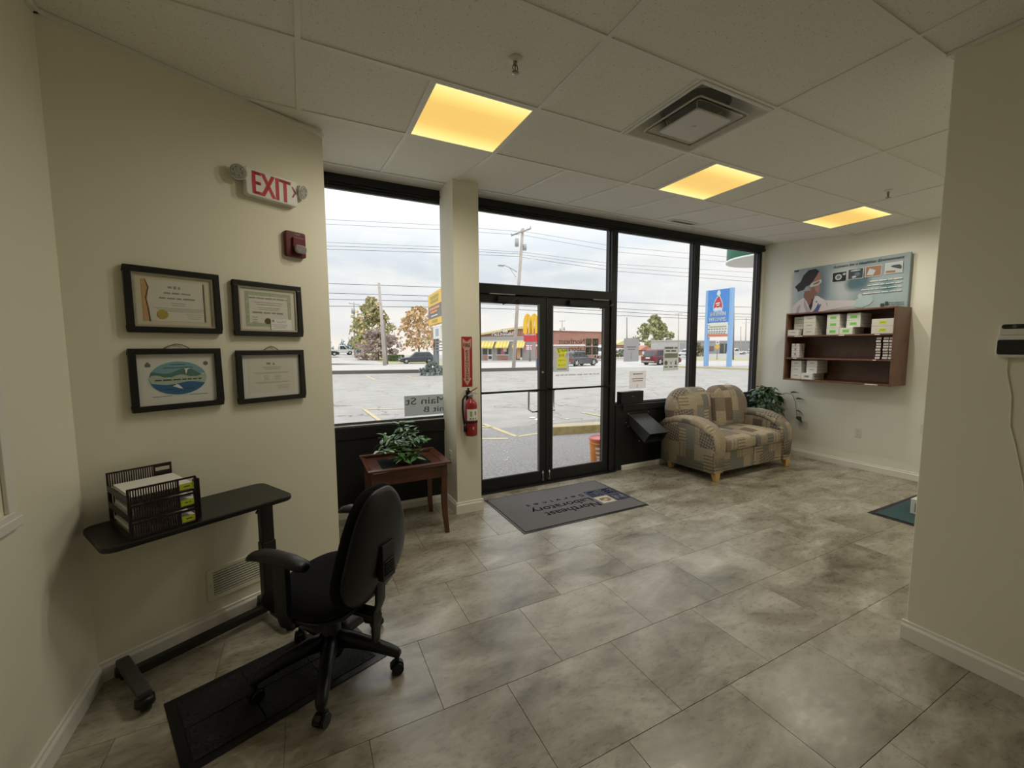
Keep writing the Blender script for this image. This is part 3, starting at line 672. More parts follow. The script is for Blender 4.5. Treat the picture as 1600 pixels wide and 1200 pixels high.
# stacked letter trays: slatted sides front and back, open to the right
M_TRAY = mat('dark_plum_plastic', (.022, .010, .014), .35)
def slat_side(mb, y, x0, x1, z0, z1, th=.004):
    """open slatted side with a framed window near its right end"""
    xs = x0+(x1-x0)*.70
    mb.bx(x0, x1, y-th/2, y+th/2, z0, z0+.008).bx(x0, x1, y-th/2, y+th/2, z1-.008, z1).bx(x0, x0+.008, y-th/2, y+th/2, z0+.008, z1-.008)
    mb.bx(xs, xs+.008, y-th/2, y+th/2, z0+.008, z1-.008).bx(x1-.008, x1, y-th/2, y+th/2, z0+.008, z1-.008)
org = empty('letter_tray', wb(.19, .215, .748), 'dark plum three tier slatted letter tray on the black table', 'letter tray', rz=RB)
TW, TD = .235, .31
for k in range(3):
    z0 = .002+k*.073; z1 = z0+.066
    bt = MB(); bt.bx(-TW/2, TW/2, -TD/2, TD/2, z0, z0+.004)
    bt.bx(-TW/2, -TW/2+.004, -TD/2, TD/2, z0+.004, z0+.026)
    tr_ = bt.build('tray', M_TRAY, org, bevel=.001)
    for y in (-TD/2, TD/2):
        zz1 = z1 if y < 0 or k < 2 else z1+.015
        sd = MB(); slat_side(sd, y, -TW/2, TW/2, z0, zz1)
        if y > 0 and k == 2:
            xs = -TW/2+TW*.70; sd.bx(xs+.008, TW/2-.008, y-.002, y+.002, z0+.008, zz1-.034); sd.bx(xs+.008, TW/2-.008, y-.002, y+.002, zz1-.016, zz1-.008)
        sd.build('tray_side', M_TRAY, tr_)
        n = 19
        sl_ = MB()
        for q in range(n):
            x = -TW/2+.008+(TW*.70-.008)*(q+.5)/n; sl_.bx(x-.0022, x+.0022, y-.0018, y+.0018, z0+.008, zz1-.008)
        s_o = sl_.build('tray_slats', M_TRAY, tr_); s_o['kind'] = 'stuff'
    if k < 2:
        for sx in (-1, 1):
            for sy in (-1, 1): MB().bx(sx*(TW/2-.006)-.005, sx*(TW/2-.006)+.005, sy*(TD/2-.006)-.005, sy*(TD/2-.006)+.005, z0+.004, z0+.073).build('corner_post', M_TRAY, tr_)
# extra clip-on end at the right
mb = MB(); mb.bx(TW/2+.004, TW/2+.03, -.105, -.09, .0, .185).bx(TW/2+.012, TW/2+.022, -.10, -.08, .0, .192); mb.build('end_bracket', M_PLASTIC_B, org, bevel=.004)
for k in range(3):
    z0 = .748+.0065+k*.073
    hgt = .026 if k == 2 else .03
    ps = empty('paper_stack', wb(.195, .22, z0), ('stack of papers in the bottom letter tray', 'stack of papers in the middle letter tray', 'tall stack of papers filling the top letter tray')[k], 'papers', rz=RB)
    mb = MB(); 
    for q in range(int(hgt/.005)):
        dx, dy = random.uniform(-.004, .004), random.uniform(-.004, .004)
        mb.bx(-.106+dx, .108+dx, -.142+dy, .14+dy, q*.005, q*.005+.0046)
    mb.build('sheets', M_PAPER, ps)
    lb = MB(); lb.mi = 0; lb.bx(.052, .104, -.1488, -.1472, .008, .034); lb.mi = 1
    word_bars(lb, (.078, -.1491, .021), X_, .022, .004, k)
    lb.build('yellow_label', [M_YELLOWLAB, M_INK], ps)['label'] = 'fluorescent yellow label'
# ================================================================== MAT + OFFICE CHAIR
M_RUBBER = mat('black_textured_rubber', (.010, .010, .011), .75)
t, b = nodes(M_RUBBER); co = N(t, 'ShaderNodeTexCoord'); nn = N(t, 'ShaderNodeTexNoise'); nn.inputs['Scale'].default_value = 26; nn.inputs['Distortion'].default_value = 3.5; nn.inputs['Detail'].default_value = 1
t.links.new(co.outputs['Object'], nn.inputs['Vector']); bp = N(t, 'ShaderNodeBump'); bp.inputs['Strength'].default_value = 1.; bp.inputs['Distance'].default_value = .02
rr = ramp(t, [(.42, (0, 0, 0)), (.5, (1, 1, 1)), (.58, (0, 0, 0))], nn.outputs[0]); t.links.new(rr.outputs[0], bp.inputs['Height']); t.links.new(bp.outputs[0], b.inputs['Normal'])
A_, D_ = Vector((-.606, 2.156, 0)), Vector((.148, 2.431, 0)); ux = (D_-A_); mw = ux.length; ux.normalize(); uy = Vector((ux.y, -ux.x, 0)); md = .45
mt = empty('floor_mat', A_+ux*mw/2+uy*md/2, 'black textured rubber mat under the office chair', 'mat', rz=math.atan2(ux.y, ux.x))
MB().bx(-mw/2, mw/2, -md/2, md/2, 0, .004).build('mat_edge', M_PLASTIC_B, mt, bevel=.0015)
for k in range(3):
    for q in range(2):
        w_, d_ = (mw-.07)/3, (md-.07)/2
        cx, cy = -mw/2+.035+w_*(k+.5), -md/2+.035+d_*(q+.5)
        MB().bx(cx-w_/2+.003, cx+w_/2-.003, cy-d_/2+.003, cy+d_/2-.003, .004, .0075).build('mat_panel', M_RUBBER, mt, bevel=.0015)
# chair: x = its right hand, y = facing
fa = Vector((-.69, .72, 0)).normalized()
oc = empty('office_chair', (.06, 2.045, 0), 'black swivel office chair with arms on five casters', 'chair', rz=math.atan2(fa.y, fa.x)-PI/2)
mb = MB(); mb.lathe([(.048, .08), (.055, .10), (.05, .17), (.044, .19), (.040, .33), (.034, .33), (.034, .37)], 20); mb.build('gas_column', M_PLASTIC_B, oc)
base_rot = -oc.rotation_euler[2]
for k, deg in enumerate((-101, -31, 42, 116, 189)):
    a = math.radians(deg)+base_rot; d = Vector((math.cos(a), math.sin(a), 0)); s_ = Vector((-d.y, d.x, 0)); R_ = .315
    rings = []
    for r_, zt_, hw_, hh in ((.03, .165, .034, .035), (.10, .162, .031, .030), (.20, .142, .027, .024), (.28, .118, .025, .020), (R_, .106, .022, .018), (R_+.018, .098, .012, .012)):
        c = d*r_+Z_*zt_
        rings.append([tuple(c+s_*hw_*x+Z_*hh*z) for x, z in ((-1, -1), (1, -1), (1, .2), (.6, .75), (0, .95), (-.6, .75), (-1, .2))])
    lg = MB().loft(rings).build('base_arm', M_PLASTIC_B, oc)
    c = d*R_; tw = a+1.1+k; td = Vector((math.cos(tw), math.sin(tw), 0))
    mb = MB(); mb.cyl(c+Z_*.05, c+Z_*.10, .011, n=10)
    for q in (-1, 1): mb.cyl(c+td*.006*q+Z_*.027, c+td*.026*q+Z_*.027, .027, n=18)
    mb.prism([(-.03, .028), (-.028, .045), (-.015, .058), (.01, .062), (.03, .05), (.032, .03)], -.012, .012, lambda p, q_, h, c=c, td=td: tuple(c+Vector((-td.y, td.x, 0))*p+td*h+Z_*q_))
    mb.build('caster', M_PLASTIC_B, lg)
# seat: padded, waterfall front
def seat_out(n=36):
    return [(x, y-.02) for x, y in ell(.49, .47, n, 0, .02, 3.4)]
def seat_fr(a, b_, h): return (a, b_, .43+h-.05*max(0, (b_-.12)/.13)**2*.5)
MB().puff(seat_out(), .045, .055, seat_fr, q=5).build('seat', M_FABRIC_B, oc)
MB().prism(ell(.44, .42, 28, 0, 0, 3.4), .372, .392).build('seat_pan', M_PLASTIC_B, oc, bevel=.006)
mb = MB(); mb.box((0, -.03, .35), (.17, .26, .05)); mb.box((0, -.19, .335), (.07, .16, .022)); mb.build('tilt_mechanism', M_PLASTIC_B, oc, bevel=.012)
mb = MB(); mb.tube([(.10, .02, .35), (.22, .02, .35)], .006); mb.cyl((.21, .02, .35), (.25, .02, .35), .012, n=10); mb.build('height_lever', M_PLASTIC_B, oc)
mb = MB(); mb.cyl((.0, -.215, .318), (.0, -.27, .318), .033, .030, n=8); mb.cyl((0, -.15, .34), (0, -.22, .318), .010, n=8); mb.build('tension_knob', M_PLASTIC_B, oc)
# backrest upright (flat bar) and shell
mb = MB(); mb.loft([[(x*w_, y+q*.007, z) for x, q in ((-1, -1), (1, -1), (1, 1), (-1, 1))] for y, z, w_ in ((-.255, .20, .022), (-.258, .26, .026), (-.262, .345, .03), (-.285, .40, .03), (-.29, .50, .03), (-.295, .62, .028))])
mb.build('back_upright', M_PLASTIC_B, oc, bevel=.003)
def back_y(z): return -.235-.10*max(0, (z-.42))**1.15-.045*math.sin(max(0, min(1, (z-.42)/.5))*PI)*.6
def back_out(n=44):
    out = []
    for i in range(n):
        a = 2*PI*i/n; ca, sa = math.cos(a), math.sin(a)
        x = .238*math.copysign(abs(ca)**(2/3.0), ca); z = .262*math.copysign(abs(sa)**(2/3.0), sa)
        tt = (z+.262)/.524
        x *= 1.0-.62*max(0, tt-.30)**1.25
        out.append((x, .672+z))
    return out
def back_fr(a, b_, h): return (a, back_y(b_)+h+.9*a*a*.7, b_)
MB().puff(back_out(), .028, .05, back_fr, q=4).build('backrest', M_FABRIC_B, oc)
mb = MB(); mb.puff([(x*.93, .672+(z-.672)*.95) for x, z in back_out()], .022, .0, lambda a, b_, h: (a, back_y(b_)-.024+h+.9*a*a*.7, b_), q=5); mb.build('back_shell', M_PLASTIC_B, oc)
mb = MB(); mb.box((0, -.325, .60), (.085, .03, .16))
for k in range(6): mb.box((0, -.343, .545+k*.012), (.07, .008, .005))
mb.build('back_housing', M_PLASTIC_B, oc, bevel=.004)
for s_ in (-1, 1):
    x = s_*.265+.027; AY = .036
    mb = MB(); mb.loft([[(x+p*w_, y+AY+q*.034, z) for p, q in ((-1, -1), (1, -1), (1, 1), (-1, 1))] for x, y, z, w_ in ((s_*.10, -.02, .345, .008), (s_*.22, -.02, .35, .008), (x-s_*.012, -.02, .375, .010), (x, -.02, .44, .013), (x, -.02, .64, .013))])
    ar = mb.build('armrest_post', M_PLASTIC_B, oc, bevel=.004)
    mb = MB(); 
    rings = []
    for y, zc, hw_, hh in ((-.155, .645, .020, .012), (-.14, .652, .036, .017), (-.06, .663, .043, .019), (.04, .667, .045, .019), (.10, .661, .045, .020), (.135, .650, .036, .019), (.15, .642, .02, .012)):
        rings.append([(x+hw_*math.cos(t_), y+AY, zc+hh*math.sin(t_)) for t_ in [2*PI*i/14 for i in range(14)]])
    mb.loft(rings); mb.build('arm_pad', M_PLASTIC_B, ar)
# ================================================================== SIDE TABLE + PLANT
M_WOOD = mat('mahogany_wood', (.13, .042, .018), .28, noise=(9, (.075, .022, .010), 6), coat=.3)
M_GLASSTOP = mat('smoked_glass_inset', (.02, .024, .026), .12)
sd = empty('side_table', (.715, 3.46, 0), 'small mahogany side table with dark glass inset top beside pillar', 'table')
hw, hd, H = .325, .285, .60
mb = MB(); mb.prism([(-hw+.03, -hd+.03), (hw-.03, -hd+.03), (hw-.03, hd-.03), (-hw+.03, hd-.03)], .555, .572); mb.build('tabletop', M_WOOD, sd, bevel=.003)
MB().bx(-.20, .20, -.16, .16, .572, .5745).build('glass_inset', M_GLASSTOP, sd)
for nm, x0, x1, y0, y1 in (('a', -hw, hw, -hd, -hd+.045), ('b', -hw, hw, hd-.045, hd), ('c', -hw, -hw+.045, -hd+.045, hd-.045), ('d', hw-.045, hw, -hd+.045, hd-.045)):
    # rim slopes up outward like a tray
    px = [(x0, y0), (x1, y0), (x1, y1), (x0, y1)]
    def zz(x, y): return .578 if (abs(x) < hw-.02 and abs(y) < hd-.02) else .602
    mb = MB(); mb.add([(x, y, zz(x, y)-.014) for x, y in px]+[(x, y, zz(x, y)) for x, y in px], [(0,3,2,1),(4,5,6,7),(0,1,5,4),(1,2,6,5),(2,3,7,6),(3,0,4,7)])
    mb.build('rim', M_WOOD, sd, bevel=.003)
mb = MB(); a = .03
mb.bx(-hw+a, hw-a, -hd+a, -hd+a+.02, .475, .562).bx(-hw+a, hw-a, hd-a-.02, hd-a, .475, .562).bx(-hw+a, -hw+a+.02, -hd+a, hd-a, .475, .562).bx(hw-a-.02, hw-a, -hd+a, hd-a, .475, .562)
mb.build('apron', M_WOOD, sd, bevel=.002)
for sx in (-1, 1):
    for sy in (-1, 1):
        rings = []
        for z, w, o_ in ((.56, .052, .0), (.40, .048, .0), (.25, .042, .002), (.12, .038, .012), (.0, .034, .03)):
            cx, cy = sx*(hw-.055+o_*.6), sy*(hd-.055+o_*.6); q = w/2
            rings.append([(cx-q, cy-q, z), (cx+q, cy-q, z), (cx+q, cy+q, z), (cx-q, cy+q, z)])
        MB().loft(rings, smooth=False).build('leg', M_WOOD, sd, bevel=.003)
# leaves ---------------------------------------------------------------
def leaf_mesh(name, L, Wd, m, droop=.25, cup=.12, n=6):
    mb = MB(); rows = []
    for i in range(n+1):
        s_ = i/n; w = Wd/2*math.sin(PI*min(1, s_*1.02)**.75)*(1 if s_ < 1 else 0)+.0006
        y = L*s_; z = -droop*L*s_*s_
        rows.append([(-w, y, z+cup*w*1.6), (-w*.5, y, z+cup*w*.4), (0, y, z), (w*.5, y, z+cup*w*.4), (w, y, z+cup*w*1.6)])
    vv = [p for r in rows for p in r]+[(p[0], p[1], p[2]-.0011) for r in rows for p in r]; K = 5; T = (n+1)*K; ff = []
    for i in range(n):
        for k in range(4):
            a = i*K+k; ff.append((a, a+1, a+K+1, a+K)); ff.append((T+a, T+a+K, T+a+K+1, T+a+1))
        ff.append((i*K, (i+1)*K, T+(i+1)*K, T+i*K)); ff.append((i*K+4, T+i*K+4, T+(i+1)*K+4, (i+1)*K+4))
    mb.add(vv, ff, True)
    return mb.build(name, m, me_only=True)
def orient(o, p, d, roll=0):
    d = Vector(d).normalized(); up = Vector((0, 0, 1))
    x = d.cross(up); x = x.normalized() if x.length > 1e-3 else Vector((1, 0, 0)); z = x.cross(d)
    o.matrix_local = Matrix(((x.x, d.x, z.x, p[0]), (x.y, d.y, z.y, p[1]), (x.z, d.z, z.z, p[2]), (0, 0, 0, 1))) @ Matrix.Rotation(roll, 4, 'Y')
def leafmat(name, c1, c2, rough=.38, stripe=None):
    m = mat(name, c1, rough, noise=(30, c2, 3))
    if stripe:
        t, b = nodes(m); co = N(t, 'ShaderNodeTexCoord'); s_ = N(t, 'ShaderNodeSeparateXYZ'); t.links.new(co.outputs['Object'], s_.inputs[0])
        ab = N(t, 'ShaderNodeMath', operation='ABSOLUTE'); t.links.new(s_.outputs['X'], ab.inputs[0])
        r = ramp(t, [(0, stripe), (.0035, stripe), (.0062, c1), (.016, c2)], ab.outputs[0]); t.links.new(r.outputs[0], b.inputs['Base Color'])
    b = nodes(m)[1]
    return m
M_LEAF1 = leafmat('green_leaf', (.035, .13, .03), (.09, .24, .055)); M_LEAF2 = leafmat('variegated_leaf', (.04, .14, .04), (.10, .24, .08), stripe=(.42, .50, .34)); M_LEAF3 = leafmat('dark_leaf', (.012, .04, .012), (.03, .085, .025))
M_STEM = mat('plant_stem', (.06, .10, .03), .6)
M_POT = mat('woven_basket', (.16, .09, .035), .7, noise=(60, (.28, .17, .07), 3))
lm1 = [leaf_mesh('leaf', .085, .036, M_LEAF1), leaf_mesh('leaf', .075, .030, M_LEAF2), leaf_mesh('leaf', .065, .034, M_LEAF1, .4)]
pl = empty('potted_plant', (.715, 3.46, .5745), 'leafy variegated green plant in low basket on side table', 'plant')
MB().lathe([(.05, 0), (.062, .01), (.07, .04), (.072, .062), (.066, .062), (.062, .05), (.0, .05)], 20).build('basket', M_POT, pl)
MB().lathe([(.0, .0505), (.061, .0505), (.05, .056), (.0, .058)], 14).build('soil', mat('potting_soil', (.03, .02, .012), .95), pl)
rnd = random.Random(3)
for k in range(24):
    a = k*2.399+rnd.uniform(-.2, .2); rr_ = rnd.uniform(.05, .15); hh = rnd.uniform(.10, .24)*(1.15-rr_*3)
    if k in (2, 9): hh, rr_ = .26, .03
    if k > 14: rr_ = rnd.uniform(.12, .16); hh = rnd.uniform(.02, .10)
    tip = Vector((rr_*math.cos(a)*1.2, rr_*math.sin(a)*.9, .06+hh))
    st_ = [Vector((0, 0, .05)), Vector((tip.x*.35, tip.y*.35, .06+hh*.6)), tip]
    if k % 4 == 3: tip.z = .05+hh*.3; st_[2] = tip
    MB().tube([tuple(p) for p in st_], .0022, n=5).build('stem', M_STEM, pl)
    for q in range(9):
        s_ = .35+.65*q/7; p = st_[1].lerp(st_[2], (s_-.35)/.65) if s_ > .35 else st_[1]
        az = a+(-1)**q*rnd.uniform(.5, 1.7); d = Vector((math.cos(az), math.sin(az), rnd.uniform(-.35, .75)))
        need = (.036-p.z)/.085
        if d.z < need: d.z = need
        o = link('leaf', lm1[rnd.choice((0, 1, 1, 2))], pl); orient(o, p, d, rnd.uniform(-.5, .5))
# ================================================================== PILLAR: SIGN + EXTINGUISHER + SWITCH
es = empty('extinguisher_sign', (1.315, 3.53, 1.173), 'red sign with pink down arrow reading fire extinguisher on pillar', 'sign')
mb = MB(); mb.bx(-.05, .05, -.003, -.0005, 0, .45); mb.build('sign_board', mat('sign_red', (.36, .02, .022), .5), es)
mb = MB()
def ef(a, b_, h): return (a, -h, b_)
mb.prism([(-.041, .435), (0, .405), (.041, .435), (.041, .36), (.026, .335), (.026, .075), (.041, .075), (0, .008), (-.041, .075), (-.026, .075), (-.026, .335), (-.041, .36)], .003, .0036, ef)
mb.build('arrow', mat('sign_pink', (.62, .33, .29), .6), es)
mb = MB(); put_text(mb, 'FIRE', (0, -.0039, .357), X_, Z_, .05, bold=.02, fit=.068)
for k, chh in enumerate('EXTINGUISHER'): put_text(mb, chh, (0, -.0039, .311-k*.0235), X_, Z_, .026, bold=.03, fit=.026 if chh != 'I' else .007)
mb.build('lettering', mat('sign_dark_red', (.09, .012, .012), .6), es)
fe = empty('fire_extinguisher', (1.318, 3.455, .737), 'red fire extinguisher with black hose hanging on pillar', 'extinguisher')
mb = MB(); mb.lathe([(.048, 0), (.056, .006), (.058, .015), (.058, .27), (.054, .295), (.040, .318), (.022, .330), (.018, .345)], 28); mb.build('cylinder', M_RED, fe)
mb = MB(); mb.mi = 0
def curved_label(mb, r, a0, a1, z0, z1, n=14):
    pts = [(r*math.sin(a0+(a1-a0)*i/n), -r*math.cos(a0+(a1-a0)*i/n)) for i in range(n+1)]
    vv = [(x, y, z0) for x, y in pts]+[(x, y, z1) for x, y in pts]+[(x*1.01, y*1.01, z0) for x, y in pts]+[(x*1.01, y*1.01, z1) for x, y in pts]; k = n+1
    mb.add(vv, [(2*k+i, 2*k+i+1, 3*k+i+1, 3*k+i) for i in range(n)]+[(i, k+i, k+i+1, i+1) for i in range(n)])
curved_label(mb, .0583, -1.0, 1.1, .145, .245)
mb.mi = 1
for k in range(3): curved_label(mb, .0592, -.55+k*.42, -.30+k*.42, .152, .168, 4)
mb.mi = 2; curved_label(mb, .0592, -.5, -.15, .18, .225, 6)
mb.mi = 3; curved_label(mb, .0592, .25, .5, .19, .225, 4)
mb.build('label', [M_PAPER, M_GREYINK, mat('label_green', (.35, .42, .20), .6), mat('label_brown', (.30, .20, .12), .6)], fe)
mb = MB(); mb.prism([(-.032, .075), (0, .063), (.032, .075), (0, .087)], .0590, .0596, lambda a, b_, h: (h*math.sin(a/.058), -h*math.cos(a/.058), b_)); mb.build('diamond_emblem', mat('emblem_silver', (.55, .5, .48), .4), fe)
MB().lathe([(.0596, .118), (.0605, .120), (.0605, .134), (.0596, .136)], 28).build('strap', M_PLASTIC_B, fe)
mb = MB(); mb.cyl((0, 0, .34), (0, 0, .375), .016, n=14); mb.cyl((0, 0, .36), (-.03, -.005, .362), .010, n=12); mb.cyl((.0, -.016, .362), (0, -.028, .362), .013, n=14)
mb.build('valve', M_STEEL, fe)
mb = MB(); mb.loft([[(x, y, z) for y, z in ((-.009, z0), (.009, z0), (.009, z0+.006), (-.009, z0+.006))] for x, z0 in ((-.012, .375), (.02, .383), (.055, .372))]); mb.build('lower_handle', M_STEEL, fe)
mb = MB(); mb.loft([[(x, y, z) for y, z in ((-.009, z0), (.009, z0), (.009, z0+.007), (-.009, z0+.007))] for x, z0 in ((-.015, .378), (.015, .402), (.062, .425))]); mb.build('squeeze_lever', M_RED, fe)
mb = MB(); mb.tube([(-.03, -.005, .362), (-.055, -.008, .362), (-.078, -.01, .33), (-.082, -.012, .25), (-.076, -.014, .17), (-.068, -.02, .11), (-.064, -.02, .10)], .0095, n=8); mb.build('hose', M_PLASTIC_B, fe)
mb = MB(); mb.cyl((-.064, -.02, .115), (-.060, -.02, .045), .013, .017, n=12); mb.build('nozzle', M_PLASTIC_B, fe)
mb = MB(); mb.bx(-.02, .02, .055, .072, .25, .40).bx(-.022, -.004, .0, .07, .395, .405).bx(-.026, -.014, -.006, .02, .40, .43); mb.build('wall_hook', M_PLASTIC_B, fe, bevel=.002)
mb = MB(); mb.tube([(.03, -.012, .385), (.05, -.016, .38), (.072, -.014, .372)], .0015, n=5); mb.tube([(.012, -.014, .39), (.02, -.02, .38), (.028, -.02, .388)], .0018, n=5); mb.build('safety_pin', M_STEEL, fe)
def wall_plate(name, loc, rz, label, cat, kind, w=.07, h=.115, group=None):
    o = empty(name, loc, label, cat, rz=rz, group=group)
    mb = MB(); mb.prism(rrect(w, h, .006, 3), 0, .006, ef); mb.build('plate', M_WHITE, o, bevel=.002)
    mb = MB()
    if kind == 'outlet':
        f_ = MB()
        for s_ in (-1, 1):
            f_.prism(rrect(.032, .028, .01, 4, 0, s_*.02), .006, .008, ef)
            for q in (-1, 1): mb.bx(q*.007-.0012, q*.007+.0012, -.0085, -.008, s_*.02-.003, s_*.02+.006)
            mb.cyl((0, -.0085, s_*.02-.008), (0, -.008, s_*.02-.008), .0022, n=8)
        f_.build('socket_face', M_WHITE, o); mb.build('slots', M_INK, o)
    elif kind == 'switch':
        mb.bx(-.012, .012, -.009, -.006, -.025, .025); mb.build('toggle', M_WHITE, o, bevel=.002)
    else:
        for s_ in (-1, 1): MB().cyl((0, -.008, s_*h*.36), (0, -.006, s_*h*.36), .003, n=8).build('screw', M_STEEL, o)
    return o
wall_plate('wall_outlet', (1.203, 3.70, .50), -PI/2, 'white outlet plate on side of pillar behind the side table', 'outlet', 'outlet')
wall_plate('wall_outlet', (XR, 2.606, .447), -PI/2, 'white duplex outlet low on wall below the shelf', 'outlet', 'outlet')
wall_plate('cover_plate', (XR, 3.238, .437), -PI/2, 'blank white cover plate on wall beside the sofa arm', 'cover plate', 'blank', w=.115)
wall_plate('cover_plate', (XR, 1.995, .60), -PI/2, 'blank pale plate on wall at edge of the pier', 'cover plate', 'blank', w=.07)
# ================================================================== ENTRANCE MAT
M_CARPET = mat('grey_carpet', (.105, .10, .107), .95, noise=(120, (.16, .153, .162), 4), bump=(600, .4, .002))
dm = empty('door_mat', (2.235, 3.30, 0), 'grey entrance mat with upside down company lettering before glass doors', 'mat')
DW, DD = 1.37, .84
MB().bx(-DW/2, DW/2, -DD/2, DD/2, 0, .004).build('mat_edge', M_PLASTIC_B, dm, bevel=.0015)
mb = MB(); mb.bx(-DW/2+.022, DW/2-.022, -DD/2+.022, DD/2-.022, .004, .009); mb.build('mat_pile', M_CARPET, dm, bevel=.002)
XM, YM = Vector((-1, 0, 0)), Vector((0, -1, 0)); zt_ = .0094
mb = MB(); put_text(mb, 'Northeast', (-.02, -.135, zt_), XM, YM, .135, bold=.02, fit=.60); mb.build('lettering', mat('mat_black', (.018, .018, .018), .9), dm)
mb = MB(); put_text(mb, 'Laboratory', (-.06, -.01, zt_), XM, YM, .135, bold=.006, fit=.68); mb.build('lettering', mat('mat_charcoal', (.040, .040, .042), .9), dm)
mb = MB(); put_text(mb, 'Services', (-.06, .105, zt_), XM, YM, .085, bold=.008, space=1.6, fit=.66); mb.build('lettering', mat('mat_black', (.018, .018, .018), .9), dm)
M_NAVY = mat('mat_navy', (.018, .022, .06), .9); M_MWHITE = mat('mat_white', (.62, .62, .60), .9); M_MCREAM = mat('mat_cream', (.52, .46, .38), .9); M_MBROWN = mat('mat_brown', (.20, .13, .08), .9)
lg = MB(); sq = .165; gp_ = .014; cx0 = .485; cy0 = -.03
cells = {'N': (1, -1), 'pic': (-1, -1), 'E': (1, 1), 'L': (-1, 1)}
for k, (sx, sy) in cells.items():
    cx, cy = cx0+sx*(sq+gp_)/2, cy0+sy*(sq+gp_)/2
    lg.mi = 2 if k == 'pic' else 0; lg.bx(cx-sq/2, cx+sq/2, cy-sq/2, cy+sq/2, .009, .0096)
    if k == 'pic':
        lg.mi = 3; lg.prism([(cx-.06, cy-.02), (cx-.05, cy+.035), (cx+.0, cy+.045), (cx+.055, cy+.03), (cx+.06, cy-.03), (cx+.03, cy-.045), (cx, cy-.05), (cx-.03, cy-.02)], .0096, .0102)
        lg.mi = 2; lg.prism([(cx-.03, cy-.005), (cx+.01, cy+.012), (cx+.03, cy-.008), (cx+.005, cy-.03)], .0102, .0106)
    else:
        lg.mi = 1; put_text(lg, k, (cx, cy+.052, .0102), XM, YM, .150, bold=.014, fit=.105)
lg.build('logo', [M_NAVY, M_MWHITE, M_MCREAM, M_MBROWN], dm)
# second mat and box at the right
gm = empty('floor_mat', (5.2, 1.44, 0), 'teal floor mat with black border behind the pier', 'mat')
MB().bx(-.64, .64, -.39, .39, 0, .004).build('mat_edge', M_PLASTIC_B, gm, bevel=.0015)
MB().bx(-.60, .60, -.35, .35, .004, .009).build('mat_pile', mat('teal_carpet', (.025, .06, .065), .95, noise=(150, (.04, .09, .095), 4)), gm, bevel=.002)
bxx = empty('carton', (5.0, 1.522, .009), 'small white carton standing on the teal mat', 'box', rz=.0)
mb = MB(); mb.bx(-.13, .13, -.12, .12, 0, .135); mb.build('carton_body', M_WHITE, bxx, bevel=.003)
mb = MB(); mb.bx(-.1312, -.13, .03, .09, .02, .10).bx(-.1312, -.13, -.06, 0, .08, .11); mb.build('print', M_GREYINK, bxx)['kind'] = 'stuff'
# ================================================================== MAIL BOXES ON THE KNEE WALL
M_MAIL = mat('dark_grey_steel', (.055, .057, .058), .38, .3)
ms_ = empty('mail_slot', (3.57, 3.885, .835), 'black mail slot housing on sill beside the door', 'mail slot')
mb = MB(); mb.bx(-.178, .178, -.055, .03, 0, .148); mb.build('slot_body', M_BLACK, ms_, bevel=.006)
mb = MB(); mb.bx(-.15, .15, -.058, -.055, .02, .128); mb.build('slot_flap', M_KNEE, ms_, bevel=.002)
mb = MB(); mb.bx(-.02, .02, -.061, -.058, .08, .092); mb.build('badge', M_GASKET, ms_)
# sloping drop box: a square chute that leans into the room and opens downward
db = empty('drop_box', (3.7215, YW-.03, .40), 'dark grey metal drop box slanting out of black wall', 'drop box')
w_ = .1485
def cr_(y0, z0, y1, z1, i_=0): return [(-w_+i_, y0, z0-i_), (w_-i_, y0, z0-i_), (w_-i_, y1, z1+i_), (-w_+i_, y1, z1+i_)]
mb = MB(); mb.loft([cr_(0, .287, 0, .158), cr_(-.355, .108, -.265, -.012), cr_(-.352, .106, -.264, -.010, .004), cr_(-.10, .235, -.10, .11, .004)], smooth=False)
mb.build('chute', M_MAIL, db, bevel=.002)
mb = MB(); mb.bx(-w_-.03, w_+.03, -.004, 0, .13, .315); mb.build('back_plate', M_BLACK, db, bevel=.002)
for a, z in ((-w_-.018, .302), (w_+.015, .305), (-w_-.018, .145), (-w_-.055, .19), (.02, -.06)): MB().cyl((a, -.012, z), (a, -.001, z), .008, n=10).build('bolt', M_STEEL, db)
MB().cyl((0, -.105, .2365), (0, -.11, .243), .006, n=8).build('rivet', M_STEEL, db)
# ================================================================== SIGNS ON THE GLASS
def sheet_mat(name, col, tr_):
    """thin sheet that also lets light through from behind"""
    m = mat(name, col, .8); t, b = nodes(m)
    tl = N(t, 'ShaderNodeBsdfTranslucent'); tl.inputs[0].default_value = (*tr_, 1); mx_ = N(t, 'ShaderNodeMixShader'); mx_.inputs[0].default_value = .72
    o_ = [n for n in t.nodes if n.type == 'OUTPUT_MATERIAL'][0]
    t.links.new(b.outputs[0], mx_.inputs[1]); t.links.new(tl.outputs[0], mx_.inputs[2]); t.links.new(mx_.outputs[0], o_.inputs[0]); return m
M_BACKPAPER = sheet_mat('sheet_seen_from_behind', (.55, .54, .53), (.80, .78, .75)); M_FILM = sheet_mat('frosted_grey_film', (.40, .41, .39), (.62, .63, .60))
M_FILMINK = mat('film_lettering', (.13, .135, .13), .6)
GLY = YW+.044
def glass_sheet(name, x0, x1, z0, z1, label, cat, m=M_BACKPAPER, y=GLY):
    o = empty(name, ((x0+x1)/2, y, z0), label, cat)
    MB().bx(-(x1-x0)/2, (x1-x0)/2, -.0007, .0007, 0, z1-z0).build('sheet', m, o); return o
XO = Vector((-1, 0, 0))     # reading direction of lettering meant for people outside
def mir_text(mb, s_, x, z, size, **k): put_text(mb, s_, (x, -.0012, z), XO, Z_, size, **k)
o = glass_sheet('address_sign', .835, 1.395, .873, 1.068, 'grey frosted street address panel low on left window', 'sign', M_FILM, YW+.0335)
